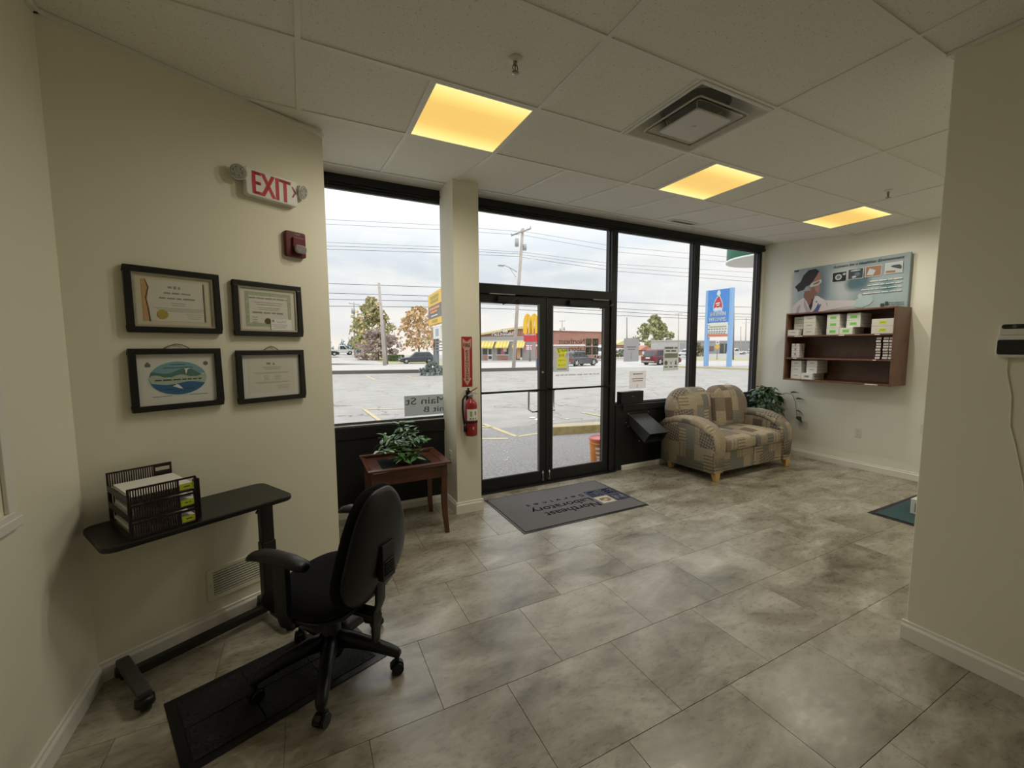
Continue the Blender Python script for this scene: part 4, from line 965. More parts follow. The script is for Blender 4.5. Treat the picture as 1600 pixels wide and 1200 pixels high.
mb = MB(); put_text(mb, 'Main St', (-.067, -.0012, .108), XO, Z_, .098, bold=.018, fit=.392); put_text(mb, 'Unit B', (.048, -.0012, .028), XO, Z_, .078, bold=.018, fit=.285); mb.build('lettering', M_FILMINK, o)
o = empty('door_notice', ((2.497+2.708)/2, YW+.0262, 1.248), 'paper notice with yellow lettering taped to the right glass door', 'sign')
M_NYEL = sheet_mat('notice_yellow', (.75, .72, .10), (.98, .95, .20))
sh_ = MB(); hw = .1055; zprev = 0
rows = [(z-.008, z+.042, w/2+.006) for z, w in ((.056, .105), (.109, .115), (.162, .07), (.215, .125))]
for z0, z1, w in rows:
    sh_.mi = 0; sh_.bx(-hw, hw, -.0007, .0007, zprev, z0); sh_.bx(-hw, .008-w, -.0007, .0007, z0, z1); sh_.bx(.008+w, hw, -.0007, .0007, z0, z1)
    sh_.mi = 1; sh_.bx(.008-w, .008+w, -.0007, .0007, z0, z1); zprev = z1
sh_.mi = 0; sh_.bx(-hw, hw, -.0007, .0007, zprev, .277)
sh_.build('sheet', [M_BACKPAPER, M_NYEL], o)
mb = MB(); mb.mi = 0
for k, (w, s_) in enumerate(((.125, 'PLEASE'), (.07, 'USE'), (.115, 'OTHER'), (.105, 'DOOR'))): put_text(mb, s_, (.008, -.0010, .219-k*.053), XO, Z_, .040, bold=.006, fit=w*.95)
mb.mi = 1; mb.bx(-.06, .075, -.0012, -.0007, .025, .032)
mb.build('lettering', [mat('notice_olive', (.30, .28, .03), .7), M_INK], o)
o = glass_sheet('window_notice', 3.533, 3.777, 1.342, 1.626, 'upper grey paper notice on glass nearest the door', 'sign', sheet_mat('grey_notice_back', (.45, .45, .46), (.78, .78, .80)))
mb = MB(); mb.mi = 0; text_lines(mb, 0, .18, 1, .15, .02, .0007, .012); mb.mi = 1; text_lines(mb, 0, .15, 1, .12, .02, .0007, .010); mb.bx(-.003, .003, -.0011, -.0007, .03, .12)
mb.mi = 2; mb.bx(-.1, .08, -.0012, .0007, .286, .292)
mb.build('lettering', [M_GREYINK, mat('faint_red_ink', (.38, .28, .26), .8), M_PAPER], o)
o = glass_sheet('window_notice', 3.632, 3.908, .998, 1.219, 'lower pinkish paper notice on glass above the mail slot', 'sign', sheet_mat('pinkish_notice_back', (.6, .56, .54), (.97, .93, .90)))
mb = MB(); mb.mi = 0; text_lines(mb, 0, .185, 1, .16, .02, .0007, .012); mb.mi = 1; text_lines(mb, 0, .125, 2, .19, .028, .0007, .010); mb.mi = 0; mb.bx(-.008, .0, -.0011, -.0007, .012, .055)
mb.build('lettering', [M_GREYINK, mat('faint_orange_ink', (.50, .34, .27), .8)], o)
o = glass_sheet('window_notice', 4.207, 4.482, 1.211, 1.53, 'greenish notice with three pictograms on glass above the sofa', 'sign', sheet_mat('greenish_notice_back', (.5, .505, .47), (.84, .85, .79)))
mb = MB(); mb.mi = 0; word_bars(mb, (0, -.0011, .297), X_, .23, .024, 2); word_bars(mb, (0, -.0011, .257), X_, .2, .024, 3)
mb.mi = 1; mb.bx(-.12, .12, -.0011, -.0007, .165, .225); mb.mi = 0
mb.prism(ell(.06, .06, 16, -.09, .10), .0007, .0012, ef); mb.prism([(-.03, .13), (0, .075), (.03, .13), (.0, .098)], .0007, .0012, ef); mb.prism([(.07, .075), (.11, .075), (.1, .125), (.09, .14), (.08, .125)], .0007, .0012, ef)
for x in (-.09, 0, .09): mb.bx(x-.03, x+.03, -.0011, -.0007, .04, .055)
mb.build('lettering', [mat('notice_grey_green', (.27, .28, .25), .8), mat('notice_mid', (.38, .385, .345), .8)], o)
# lettering stuck on the right door: parts of that door
dx = (2.389+3.272)/2; gy = .0265
mb = MB(); put_text(mb, 'Northeast', (2.748-dx, gy, 1.56-.012), XO, Z_, .088, bold=.010, fit=.355); put_text(mb, 'Laboratory', (2.738-dx, gy, 1.478-.012), XO, Z_, .084, bold=.006, fit=.385); put_text(mb, 'Services', (2.75-dx, gy, 1.425-.012), XO, Z_, .045, bold=.01, space=1.5, fit=.36)
mb.build('lettering', mat('door_letter_grey', (.045, .042, .04), .6), d2)['label'] = 'dark vinyl company lettering'
mb = MB(); word_bars(mb, (2.84-dx, gy, 1.195), X_, .62, .016, 8); mb.build('lettering', sheet_mat('door_letter_pale', (.5, .49, .48), (.8, .78, .76)), d2)
mb = MB(); c_ = .0865
for k, (sx, sy) in {'N': (1, 1), 'p': (-1, 1), 'E': (1, -1), 'L': (-1, -1)}.items():
    cx, cz = 3.033-dx+sx*.05, 1.5305-.012+sy*.05
    mb.mi = 2 if k == 'p' else 0; mb.bx(cx-c_/2, cx+c_/2, gy-.0005, gy+.0005, cz-c_/2, cz+c_/2)
    if k == 'p': mb.mi = 3; mb.prism([(cx-.03, cz-.03), (cx+.03, cz-.03), (cx+.015, cz-.012), (cx-.015, cz-.015)], -gy+.0005, -gy+.001, ef)
    else: mb.mi = 1; put_text(mb, k, (cx, gy-.0012, cz-.028), XO, Z_, .08, bold=.02, fit=.055)
mb.build('logo', [mat('logo_dark', (.035, .035, .033), .6), mat('logo_pale', (.24, .23, .21), .6), mat('logo_grey', (.17, .165, .15), .6), mat('logo_brown', (.11, .06, .045), .6)], d2)['label'] = 'four square dark logo'
# ================================================================== WALL TERMINAL ON THE PIER
tm = empty('wall_terminal', (2.755, .582, 1.478), 'white wall terminal with dark screen and camera strip on pier', 'terminal', rz=-PI/2)
mb = MB(); mb.prism(rrect(.20, .095, .012, 4, 0, .045), 0, .03, ef); mb.prism(rrect(.09, .05, .010, 4, -.05, .118), 0, .028, ef); mb.build('terminal_body', M_WHITE, tm, bevel=.004)
mb = MB(); mb.prism(rrect(.19, .064, .008, 4, 0, .042), .03, .0315, ef); mb.build('screen', mat('dark_screen', (.006, .006, .007), .25), tm)
mb = MB(); mb.mi = 0; mb.prism(rrect(.074, .02, .009, 4, -.05, .130), .028, .0295, ef); mb.mi = 1; mb.prism(ell(.014, .014, 14, -.05, .130), .0295, .0305, ef); mb.build('camera_strip', [mat('dark_screen', (.006, .006, .007), .25), M_GASKET], tm)
mb = MB(); mb.tube([(-.065, -.006, .0), (-.066, -.004, -.06), (-.045, -.004, -.17), (-.04, -.004, -.30), (-.02, -.004, -.38), (.015, -.004, -.55), (.025, -.004, -.66), (.07, -.004, -1.0), (.08, -.004, -1.30)], .0025, n=6); mb.build('cable', M_WALL, tm)
# ================================================================== LOVESEAT
M_SOFA = mat('patchwork_upholstery', (.3, .25, .18), .9)
t, b = nodes(M_SOFA); co = N(t, 'ShaderNodeTexCoord')
def layer(rot, scale, seed):
    mp = N(t, 'ShaderNodeMapping'); mp.inputs['Rotation'].default_value = rot; mp.inputs['Location'].default_value = (seed*.37, seed*.21, seed*.13); mp.inputs['Scale'].default_value = (scale,)*3
    t.links.new(co.outputs['UV'], mp.inputs[0]); return mp
def mathn(op, a, b_=None):
    n = N(t, 'ShaderNodeMath', operation=op)
    for i, v_ in enumerate((a, b_)):
        if v_ is None: continue
        if isinstance(v_, (int, float)): n.inputs[i].default_value = v_
        else: t.links.new(v_, n.inputs[i])
    return n.outputs[0]
br = N(t, 'ShaderNodeTexBrick'); br.offset = .37; br.squash = .6; br.squash_frequency = 2
br.inputs['Scale'].default_value = 1; br.inputs['Mortar Size'].default_value = 0; br.inputs['Brick Width'].default_value = .30; br.inputs['Row Height'].default_value = .125
br.inputs['Color1'].default_value = (0, 0, 0, 1); br.inputs['Color2'].default_value = (1, 1, 1, 1); br.inputs['Mortar'].default_value = (.4, .4, .4, 1)
t.links.new(layer((0, 0, PI/2), 1, 1).outputs[0], br.inputs['Vector'])
pal = ramp(t, [(0, (.19, .185, .16)), (.13, (.38, .32, .225)), (.30, (.255, .20, .15)), (.42, (.42, .355, .25)), (.55, (.225, .225, .20)), (.66, (.34, .275, .20)), (.80, (.16, .12, .09)), (.85, (.40, .335, .24)), (.95, (.29, .25, .20))], br.outputs[0], 'CONSTANT')
# stripes inside some patches
uv = layer((0, 0, 0), 1, 0); su = N(t, 'ShaderNodeSeparateXYZ'); t.links.new(uv.outputs[0], su.inputs[0])
st1 = mathn('GREATER_THAN', mathn('FRACT', mathn('MULTIPLY', su.outputs['Y'], 26.)), .58)
st2 = mathn('GREATER_THAN', mathn('FRACT', mathn('MULTIPLY', su.outputs['X'], 17.)), .7)
selA = mathn('MULTIPLY', mathn('GREATER_THAN', br.outputs[0], .40), mathn('LESS_THAN', br.outputs[0], .62))
selB = mathn('MULTIPLY', mathn('GREATER_THAN', br.outputs[0], .18), mathn('LESS_THAN', br.outputs[0], .30))
br2 = N(t, 'ShaderNodeTexBrick'); br2.offset = .5; br2.inputs['Scale'].default_value = 1; br2.inputs['Brick Width'].default_value = .29; br2.inputs['Row Height'].default_value = .21; br2.inputs['Mortar Size'].default_value = .0
br2.inputs['Color1'].default_value = (0, 0, 0, 1); br2.inputs['Color2'].default_value = (1, 1, 1, 1); br2.inputs['Mortar'].default_value = (.5, .5, .5, 1)
t.links.new(layer((0, 0, .0), 1, 5).outputs[0], br2.inputs['Vector'])
def mixc_(f_, a, col, bt='MIX'):
    m_ = N(t, 'ShaderNodeMix', data_type='RGBA', blend_type=bt)
    if isinstance(f_, float): m_.inputs[0].default_value = f_
    else: t.links.new(f_, m_.inputs[0])
    t.links.new(a, m_.inputs[6])
    if isinstance(col, tuple): m_.inputs[7].default_value = (*col, 1)
    else: t.links.new(col, m_.inputs[7])
    return m_.outputs[2]
c1 = mixc_(mathn('MULTIPLY', mathn('MULTIPLY', st1, selA), .75), pal.outputs[0], (.15, .11, .085))
c1 = mixc_(mathn('MULTIPLY', mathn('MULTIPLY', st2, selB), .6), c1, (.18, .15, .125))
sel3 = mathn('GREATER_THAN', br2.outputs[0], .925)
st3 = mathn('GREATER_THAN', mathn('FRACT', mathn('MULTIPLY', mathn('ADD', su.outputs['X'], su.outputs['Y']), 24.)), .5)
c1 = mixc_(sel3, c1, (.29, .25, .20))
ck = N(t, 'ShaderNodeTexChecker'); ck.inputs['Scale'].default_value = 42; t.links.new(layer((0, 0, .5), 1, 2).outputs[0], ck.inputs['Vector'])
c1 = mixc_(mathn('MULTIPLY', sel3, ck.outputs['Fac']), c1, (.13, .105, .09))
nzz = N(t, 'ShaderNodeTexNoise'); nzz.inputs['Scale'].default_value = 60; nzz.inputs['Detail'].default_value = 4; t.links.new(uv.outputs[0], nzz.inputs['Vector'])
rz_ = ramp(t, [(.3, (.75,)*3), (.7, (1.2,)*3)], nzz.outputs[0])
c1 = mixc_(.8, c1, rz_.outputs[0], 'MULTIPLY')
t.links.new(c1, b.inputs['Base Color'])
bp = N(t, 'ShaderNodeBump'); bp.inputs['Strength'].default_value = .25; bp.inputs['Distance'].default_value = .002; n3 = N(t, 'ShaderNodeTexNoise'); n3.inputs['Scale'].default_value = 450; t.links.new(uv.outputs[0], n3.inputs['Vector']); t.links.new(n3.outputs[0], bp.inputs['Height']); t.links.new(bp.outputs[0], b.inputs['Normal'])
def box_uv(o, off=(0, 0)):
    """cloth laid on each face along its dominant axis"""
    me = o.data; ul = me.uv_layers.new(name='uv')
    for p in me.polygons:
        n = p.normal; ax_ = max(range(3), key=lambda i: abs(n[i])*(1.25 if i == 2 else 1))
        for li in p.loop_indices:
            c = me.vertices[me.loops[li].vertex_index].co
            ul.data[li].uv = {0: (c.y+off[0], c.z+off[1]), 1: (c.x+off[0], c.z+off[1]), 2: (c.x+off[0], c.y+.4+off[1])}[ax_]
    return o
sf = empty('loveseat', (4.775, 3.40, 0), 'patchwork fabric loveseat with rolled arms and pale wooden feet', 'sofa')
SW = .745; FD = -.36; BD = .36
def sec(xc, hw, z0, z1, r, n=6):
    """cross-section in x-z with rounded top"""
    out = [(xc-hw, z0), (xc+hw, z0)]
    for i in range(n+1):
        a = PI*i/(2*n)
        out.append((xc+hw-r+r*math.cos(a), z1-r+r*math.sin(a)))
    for i in range(n+1):
        a = PI/2+PI*i/(2*n); out.append((xc-hw+r+r*math.cos(a), z1-r+r*math.sin(a)))
    return out
for s_ in (-1, 1):
    # arm panel, narrowing to the floor at the front
    prof = [(.40, .56), (.32, .625), (.18, .665), (.04, .675), (-.10, .66), (-.21, .62), (-.29, .565), (-.335, .51), (-.35, .44)]
    rings = []
    for y, zt_ in prof:
        ring = []
        for x, z in sec(0, .098, .095, zt_-.045, .03):
            ring.append((s_*(SW-.10)+s_*.0+x*(1-.30*max(0, .42-z)*max(0, -y)*3), y, z))
        rings.append(ring)
    rings.append([(s_*(SW-.10)+(x-s_*(SW-.10))*.82, -.362, .10+(z-.10)*.92) for x, y, z in rings[-1]])
    box_uv(MB().loft(rings).build('arm_panel', M_SOFA, sf), (s_*.3+.07, .05))
    # padded strip over the arm that turns down the front
    rings = []
    path = [(.42, .535), (.33, .60), (.18, .638), (.04, .648), (-.10, .633), (-.21, .592), (-.29, .535), (-.338, .472), (-.358, .40), (-.362, .30), (-.358, .16)]
    for i, (y, z) in enumerate(path):
        hw_ = (.108, .112, .112, .112, .112, .112, .110, .106, .096, .082, .070)[i]; hh = (.045, .05, .05, .05, .05, .05, .046, .036, .024, .016, .012)[i]
        y2, z2 = path[min(i+1, len(path)-1)]; y1, z1 = path[max(i-1, 0)]
        d = Vector((0, y2-y1, z2-z1)).normalized(); nrm = Vector((0, d.z, -d.y))
        if nrm.z < 0 and i < 6: nrm = -nrm
        if i >= 6 and nrm.y > 0: nrm = -nrm
        c = Vector((s_*(SW-.107), y, z))
        rings.append([tuple(c+X_*hw_*math.copysign(abs(math.cos(a))**.6, math.cos(a))+nrm*hh*math.copysign(abs(math.sin(a))**.8, math.sin(a))) for a in [2*PI*k/18 for k in range(18)]])
    box_uv(MB().loft(rings).build('arm_roll', M_SOFA, sf), (s_*.17, .08))
# base rail
mb = MB(); mb.bx(-SW+.19, -.002, FD+.015, BD-.03, .095, .33); box_uv(mb.build('base_panel', M_SOFA, sf, bevel=.015), (.1, .02))
mb = MB(); mb.bx(.002, SW-.19, FD+.015, BD-.03, .095, .33); box_uv(mb.build('base_panel', M_SOFA, sf, bevel=.015), (.5, .2))
mb = MB(); mb.bx(-SW+.03, SW-.03, BD-.10, BD, .095, .62); box_uv(mb.build('back_panel', M_SOFA, sf, bevel=.03), (.2, .1))
# seat cushions
def rbox(mb, c, d, r, n=8, puff=0):
    hx, hy, hz = d[0]/2, d[1]/2, d[2]/2
    def P(u_, v_, w_):
        p = Vector((u_*hx, v_*hy, w_*hz)); core = Vector((max(-hx+r, min(hx-r, p.x)), max(-hy+r, min(hy-r, p.y)), max(-hz+r, min(hz-r, p.z))))
        dd = p-core
        if dd.length > 1e-9:
            k = max(abs(dd.x), abs(dd.y), abs(dd.z)); p = core+dd.normalized()*r*(k/r)
        p.z += puff*(1 if w_ > 0 else .3)*w_*(1-(p.x/hx)**2)*(1-(p.y/hy)**2)
        return (p.x+c[0], p.y+c[1], p.z+c[2])
    g = [math.copysign(1-(1-abs(x))**1.6, x) for x in [-1+2*i/n for i in range(n+1)]]
    for fn in (lambda a, b_: P(a, b_, 1), lambda a, b_: P(b_, a, -1), lambda a, b_: P(1, a, b_), lambda a, b_: P(-1, b_, a), lambda a, b_: P(b_, 1, a), lambda a, b_: P(a, -1, b_)):
        mb.add([fn(a, b_) for a in g for b_ in g], [(i*(n+1)+k, (i+1)*(n+1)+k, (i+1)*(n+1)+k+1, i*(n+1)+k+1) for i in range(n) for k in range(n)], True)
    return mb
for s_ in (-1, 1):
    mb = MB(); rbox(mb, (s_*.275, -.075, .402), (.545, .62, .155), .05, 10, .028); box_uv(mb.build('seat_cushion', M_SOFA, sf), (.23*s_, .31))
    # tall arched back cushion, outer shoulder rounder than the inner one
    def arc(cx, cz, r, a0, a1, n=9): return [(cx+r*math.cos(a0+(a1-a0)*i/n), cz+r*math.sin(a0+(a1-a0)*i/n)) for i in range(n+1)]
    xo, xi, zb, ztop = .735, .004, .40, 1.0
    out = [(xi+.02, zb), (xo-.03, zb), (xo, zb+.05), (xo, .60)]+arc(xo-.27, ztop-.27, .27, 0, PI/2)+[(.34, ztop+.004)]+arc(xi+.17, ztop-.17, .17, PI/2, PI)+[(xi, .60), (xi, zb+.04)]
    out = [(s_*x, z) for x, z in out]
    # resample evenly so the shading stays smooth
    P_ = [Vector(p) for p in out]+[Vector(out[0])]; Ls = [0]
    for a, b_ in zip(P_, P_[1:]): Ls.append(Ls[-1]+(b_-a).length)
    out = []; k = 0
    for q in range(64):
        t_ = Ls[-1]*q/64
        while Ls[k+1] < t_: k += 1
        out.append(tuple(P_[k].lerp(P_[k+1], (t_-Ls[k])/(Ls[k+1]-Ls[k]))))
    mb = MB(); mb.puff(out, .15, .15, lambda p, q, h: (p, .285+.13*(q-.5)-h, q), q=3.2, c=(s_*.36, .70), rings=10)
    box_uv(mb.build('back_cushion', M_SOFA, sf), (.4+.35*s_, .12*s_))
M_BEECH = mat('pale_beech', (.62, .38, .14), .35, noise=(12, (.52, .30, .10), 4))
for sx in (-1, 1):
    for sy in (FD+.03, BD-.06):
        cx, cy = sx*(SW-.085), sy; f0 = 1 if sy < 0 else -.3
        rings = []
        for z, w in ((.10, .085), (.0, .055)):
            k = .012*(1-z/.1)*f0; q = w/2
            rings.append([(cx-q, cy-k-q*.8, z), (cx+q, cy-k-q*.8, z), (cx+q, cy-k+q*.8, z), (cx-q, cy-k+q*.8, z)])
        MB().loft(rings, smooth=False).build('foot', M_BEECH, sf, bevel=.004)
# ================================================================== POTHOS BEHIND THE SOFA
pt = empty('potted_pothos', (5.83, 3.585, 0), 'trailing dark green plant on stand behind the sofa arm', 'plant')
mb = MB(); mb.lathe([(.13, .0), (.13, .012), (.02, .03), (.018, .50), (.12, .52), (.12, .535), (.0, .535)], 20); mb.build('stand', mat('dark_plant_stand', (.03, .02, .015), .5), pt)
MB().lathe([(.085, .535), (.10, .55), (.125, .70), (.128, .715), (.115, .715), (.11, .69), (.0, .69)], 22).build('pot', mat('grey_pot', (.22, .24, .25), .5), pt)
lm2 = [leaf_mesh('leaf', .10, .065, M_LEAF3, .45, .1), leaf_mesh('leaf', .085, .055, M_LEAF3, .3, .14), leaf_mesh('leaf', .075, .05, leafmat('mid_leaf', (.02, .06, .018), (.05, .13, .035)), .5, .1)]
rnd = random.Random(11)
for k in range(150):
    a = rnd.uniform(0, 2*PI); el = rnd.uniform(-.25, 1.45); r_ = rnd.uniform(.6, 1.0)
    p = Vector((math.cos(a)*math.cos(el)*.235*r_, math.sin(a)*math.cos(el)*.185*r_, .735+math.sin(el)*.235*r_))
    if el < .1: p.z -= rnd.uniform(0, .06)
    d = Vector((math.cos(a+rnd.uniform(-.7, .7)), math.sin(a+rnd.uniform(-.7, .7)), rnd.uniform(-.9, .4)))
    o = link('leaf', lm2[rnd.choice((0, 0, 1, 2))], pt); orient(o, p, d, rnd.uniform(-.5, .5))
for k in range(14):
    a = k*2.4; mb = MB(); mb.tube([(0, 0, .69), (.08*math.cos(a), .08*math.sin(a), .80+.06*(k % 3)), (.17*math.cos(a), .15*math.sin(a), .84-.05*(k % 4))], .003, n=5); mb.build('stem', M_STEM, pt)
vine = [(.05, -.08, .82), (.10, -.20, .88), (.15, -.26, .86), (.19, -.28, .76), (.2, -.29, .66), (.21, -.30, .55)]
mb = MB(); mb.tube(vine, .003, n=6); mb.build('stem', M_STEM, pt)
for p, d in (((.13, -.24, .88), (.5, -.6, .4)), ((.19, -.28, .80), (.4, -.5, .2)), ((.20, -.29, .64), (.5, -.5, -.1)), ((.21, -.30, .55), (.3, -.6, -.4)), ((.21, -.30, .56), (-.4, -.6, -.2))):
    o = link('leaf', lm2[0], pt); orient(o, p, d, .3)
# ================================================================== WALL SHELF, CARTONS, POSTER
M_SHELF = mat('brown_shelf_wood', (.18, .085, .050), .42, noise=(7, (.11, .050, .029), 6))
t, b = nodes(M_SHELF)
XF = 5.77; Y0, Y1, ZB, ZT = 2.19, 3.345, 1.075, 1.955
sh = empty('wall_shelf', (XR, (Y0+Y1)/2, ZB), 'brown wooden wall shelf holding small cartons under the poster', 'shelf')
def shb(x0, x1, y0, y1, z0, z1): return MB().bx(x0-XR, x1-XR, y0-(Y0+Y1)/2, y1-(Y0+Y1)/2, z0-ZB, z1-ZB)
tk = .019
shb(XF, XR-.003, Y0, Y0+tk, ZB, ZT).build('side_panel', M_SHELF, sh, bevel=.002)
shb(XF, XR-.003, Y1-tk, Y1, ZB, ZT).build('side_panel', M_SHELF, sh, bevel=.002)
shb(XF, XR-.003, Y0+tk, Y1-tk, ZT-tk, ZT).build('top_board', M_SHELF, sh, bevel=.002)
shb(XF, XR-.003, Y0+tk, Y1-tk, ZB, ZB+tk).build('bottom_board', M_SHELF, sh, bevel=.002)
SZ1, SZ2 = 1.661, 1.372
for z in (SZ1, SZ2): shb(XF+.004, XR-.012, Y0+tk, Y1-tk, z-tk, z).build('shelf_board', M_SHELF, sh, bevel=.002)
shb(XR-.012, XR-.003, Y0+tk, Y1-tk, ZB+tk, ZT-tk).build('back_panel', M_SHELF, sh)
for y0, y1, z in ((3.13, 3.225, SZ1), (2.665, 2.725, SZ1), (2.322, 2.37, SZ1), (3.185, 3.235, SZ2), (2.34, 2.372, SZ2), (2.31, 2.43, ZB+tk)):
    shb(XF-.001 if z > 1.2 else XF-.003, XF+.003 if z > 1.2 else XF, y0, y1, z-.014, z-.004).build('price_tag', M_PAPER, sh)
ORD = ('top', 'second', 'third', 'fourth', 'fifth', 'sixth', 'seventh', 'lowest')
def carton(y0, y1, z0, h, xf, depth, label, group, mlab=None, mbody=M_WHITE, lw=.5, lh=.45):
    o = empty('carton', (xf+depth/2, (y0+y1)/2, z0), label, 'box', group=group, rz=random.uniform(-.008, .008))
    w = y1-y0
    mb = MB(); mb.bx(-depth/2, depth/2, -w/2, w/2, 0, h-.0015); mb.build('carton_body', mbody, o, bevel=.002, seg=1)
    mb = MB(); mb.bx(-depth/2+.02, depth/2-.02, -w/2-.0004, -w/2, h*.48, h*.52)
    if mlab: 
        mb.mi = 1; mb.bx(-depth/2-.0007, -depth/2, -w*lw/2, w*lw/2, h*(.5-lh/2), h*(.5+lh/2)); mb.mi = 2; mb.bx(-depth/2-.0011, -depth/2-.0007, -w*lw*.35, w*lw*.35, h*.45, h*.55)
        mb.build('carton_label', [M_GREYINK, mlab, M_GREYINK], o)
    else:
        mb.bx(-depth/2-.0006, -depth/2, -w*.22, w*.22, h*.5, h*.6); mb.build('carton_label', M_GREYINK, o)
    return o
M_CART = mat('white_carton', (.66, .64, .58), .7)
xf = XF+.03
for k in range(3):
    carton(3.150, 3.288, SZ1+k*.083, .083, xf+.06, .22, 'plain white carton, %s of the leftmost column on the top shelf' % ('bottom', 'middle', 'top')[k], 'plain cartons on the top shelf', mbody=M_CART) if k else None
    carton(3.002, 3.140, SZ1+k*.083, .083, xf, .25, 'plain white carton, %s of the second column on the top shelf' % ('bottom', 'middle', 'top')[k], 'plain cartons on the top shelf', mbody=M_CART)
carton(3.150, 3.288, SZ1, .083, xf+.10, .18, 'plain white carton at the bottom back of the leftmost top shelf column', 'plain cartons on the top shelf', mbody=M_CART)
carton(3.188, 3.322, SZ1, .078, xf-.02, .085, 'small white carton standing in front of the leftmost top shelf column', 'plain cartons on the top shelf', mbody=M_CART)
M_CARTB = mat('bright_white_carton', (.74, .74, .70), .65)
for k in range(3):
    carton(2.738, 2.872, SZ1+k*.083, .083, xf, .26, 'green labelled carton, %s of the left green column on top shelf' % ('bottom', 'middle', 'top')[k], 'green labelled cartons', M_GREENLAB, M_CARTB)
for k in range(1, 3):
    carton(2.530, 2.668, SZ1+k*.083, .083, xf+.01, .25, 'green labelled carton, %s of the right green column on top shelf' % ('bottom', 'middle', 'top')[k], 'green labelled cartons', M_GREENLAB, M_CARTB)
carton(2.594, 2.730, SZ1, .083, xf-.01, .27, 'green labelled carton at bottom between the two green columns', 'green labelled cartons', M_GREENLAB, M_CARTB)
for k in range(2):
    carton(2.212, 2.417, SZ1+k*.084, .084, xf, .25, 'wide pale carton with yellow label, %s of two on the top shelf' % ('lower', 'upper')[k], 'yellow labelled cartons', M_YELLOWLAB, M_CART, .32, .45)
for k in range(6):
    carton(3.186, 3.282, SZ2+.001+k*.031, .030, xf+.02, .12, 'tiny white carton, %s from the bottom of left middle shelf column' % ('first', 'second', 'third', 'fourth', 'fifth', 'sixth')[k], 'tiny cartons on the middle shelf', mat('pink_banded_label', (.45, .20, .25), .7) if k % 2 else None, M_CARTB, .2, .9)
M_CARTP = mat('purple_carton', (.10, .035, .05), .6)
for c_, (y0, y1) in enumerate(((2.314, 2.362), (2.246, 2.298), (2.212, 2.24))):
    if c_ == 2: y0, y1 = 2.2115, 2.242
    for k in range(8):
        carton(y0, y1, SZ2+.0005+k*.0315, .031, xf-.01*(k % 3 == 0), .13, 'tiny white ended carton, %s from bottom of %s column on middle shelf right' % (('first', 'second', 'third', 'fourth', 'fifth', 'sixth', 'seventh', 'eighth')[k], ('left', 'centre', 'right')[c_]), 'tiny cartons at the right of the middle shelf', M_PAPER, M_CARTP, .88, .62)
for k in range(3):
    carton(3.148, 3.275, ZB+tk+k*.081, .081, xf+.02, .24, 'white carton, %s of the left column on the bottom shelf' % ('bottom', 'middle', 'top')[k], 'cartons on the bottom shelf', mbody=M_CARTB)
for k in range(1, 3):
    carton(2.962, 3.085, ZB+tk+k*.083, .083, xf+.02, .24, 'white carton, %s of the right column on the bottom shelf' % ('bottom', 'middle', 'top')[k], 'cartons on the bottom shelf', mbody=M_CARTB)
carton(2.996, 3.128, ZB+tk, .083, xf-.01, .27, 'white carton with grey label at bottom front of the bottom shelf', 'cartons on the bottom shelf', M_GREYINK, M_CARTB, .4, .3)
# poster board standing on the shelf against the wall
PW, PH, PT = 1.225, .605, .035
po = empty('poster', (XR-.06, (2.212+3.437)/2, ZT+.001), 'wide laboratory poster of person in white coat standing on shelf', 'poster', rz=-PI/2)
# local frame: x to the right as seen from the room, -y towards the room
MB().bx(-PW/2, PW/2, 0, PT, 0, PH).build('board', mat('poster_edge', (.30, .36, .40), .6), po, bevel=.002)
cols = dict(bg=(.27, .34, .38), dark=(.035, .05, .07), mid=(.11, .16, .20), pale=(.46, .52, .55), hair=(.012, .011, .013), skin=(.20, .095, .07), skin2=(.31, .17, .13), coat=(.55, .52, .55), coat2=(.36, .33, .37), blue=(.04, .08, .22), glove=(.40, .52, .55), goggle=(.45, .48, .50), teal=(.10, .22, .26), brown=(.30, .16, .10), white=(.66, .68, .67), ink=(.04, .05, .06))
def pm(k): return mat('poster_'+k, cols[k], .45)
M_PBG = mat('poster_blurred_photo', cols['bg'], .45)
t, b = nodes(M_PBG); co = N(t, 'ShaderNodeTexCoord'); cur = None
for (x, z, rx, rz2, col) in ((-.02, .40, .16, .5, (.44, .49, .52)), (-.62, .35, .10, .4, (.42, .47, .51)), (.45, .10, .30, .35, (.36, .46, .49)), (.09, .33, .12, .12, (.05, .11, .15)), (.18, .36, .10, .16, (.06, .13, .17)), (.42, .25, .10, .10, (.10, .22, .26)), (-.30, .30, .14, .40, (.10, .14, .18))):
    mp_ = N(t, 'ShaderNodeMapping'); mp_.inputs['Location'].default_value = (-x/rx, 0, -z/rz2); mp_.inputs['Scale'].default_value = (1/rx, 0, 1/rz2); t.links.new(co.outputs['Object'], mp_.inputs[0])
    g_ = N(t, 'ShaderNodeTexGradient', gradient_type='SPHERICAL'); t.links.new(mp_.outputs[0], g_.inputs[0])
    r_ = ramp(t, [(0, (0, 0, 0)), (.6, (.9, .9, .9))], g_.outputs[0]); m_ = N(t, 'ShaderNodeMix', data_type='RGBA'); t.links.new(r_.outputs[0], m_.inputs[0])
    if cur is None: m_.inputs[6].default_value = (*cols['bg'], 1)
    else: t.links.new(cur, m_.inputs[6])
    m_.inputs[7].default_value = (*col, 1); cur = m_.outputs[2]
t.links.new(cur, b.inputs['Base Color'])
lay = [0]
def print_part(name, k, *polys):
    lay[0] += 1; d = .0004*lay[0]
    for p in polys: MB().prism([((x-.5)*PW, y*PH) for x, y in p], d, d+.0004, ef).build(name, pm(k), po)
R4 = lambda x0, y0, x1, y1: [(x0, y0), (x1, y0), (x1, y1), (x0, y1)]
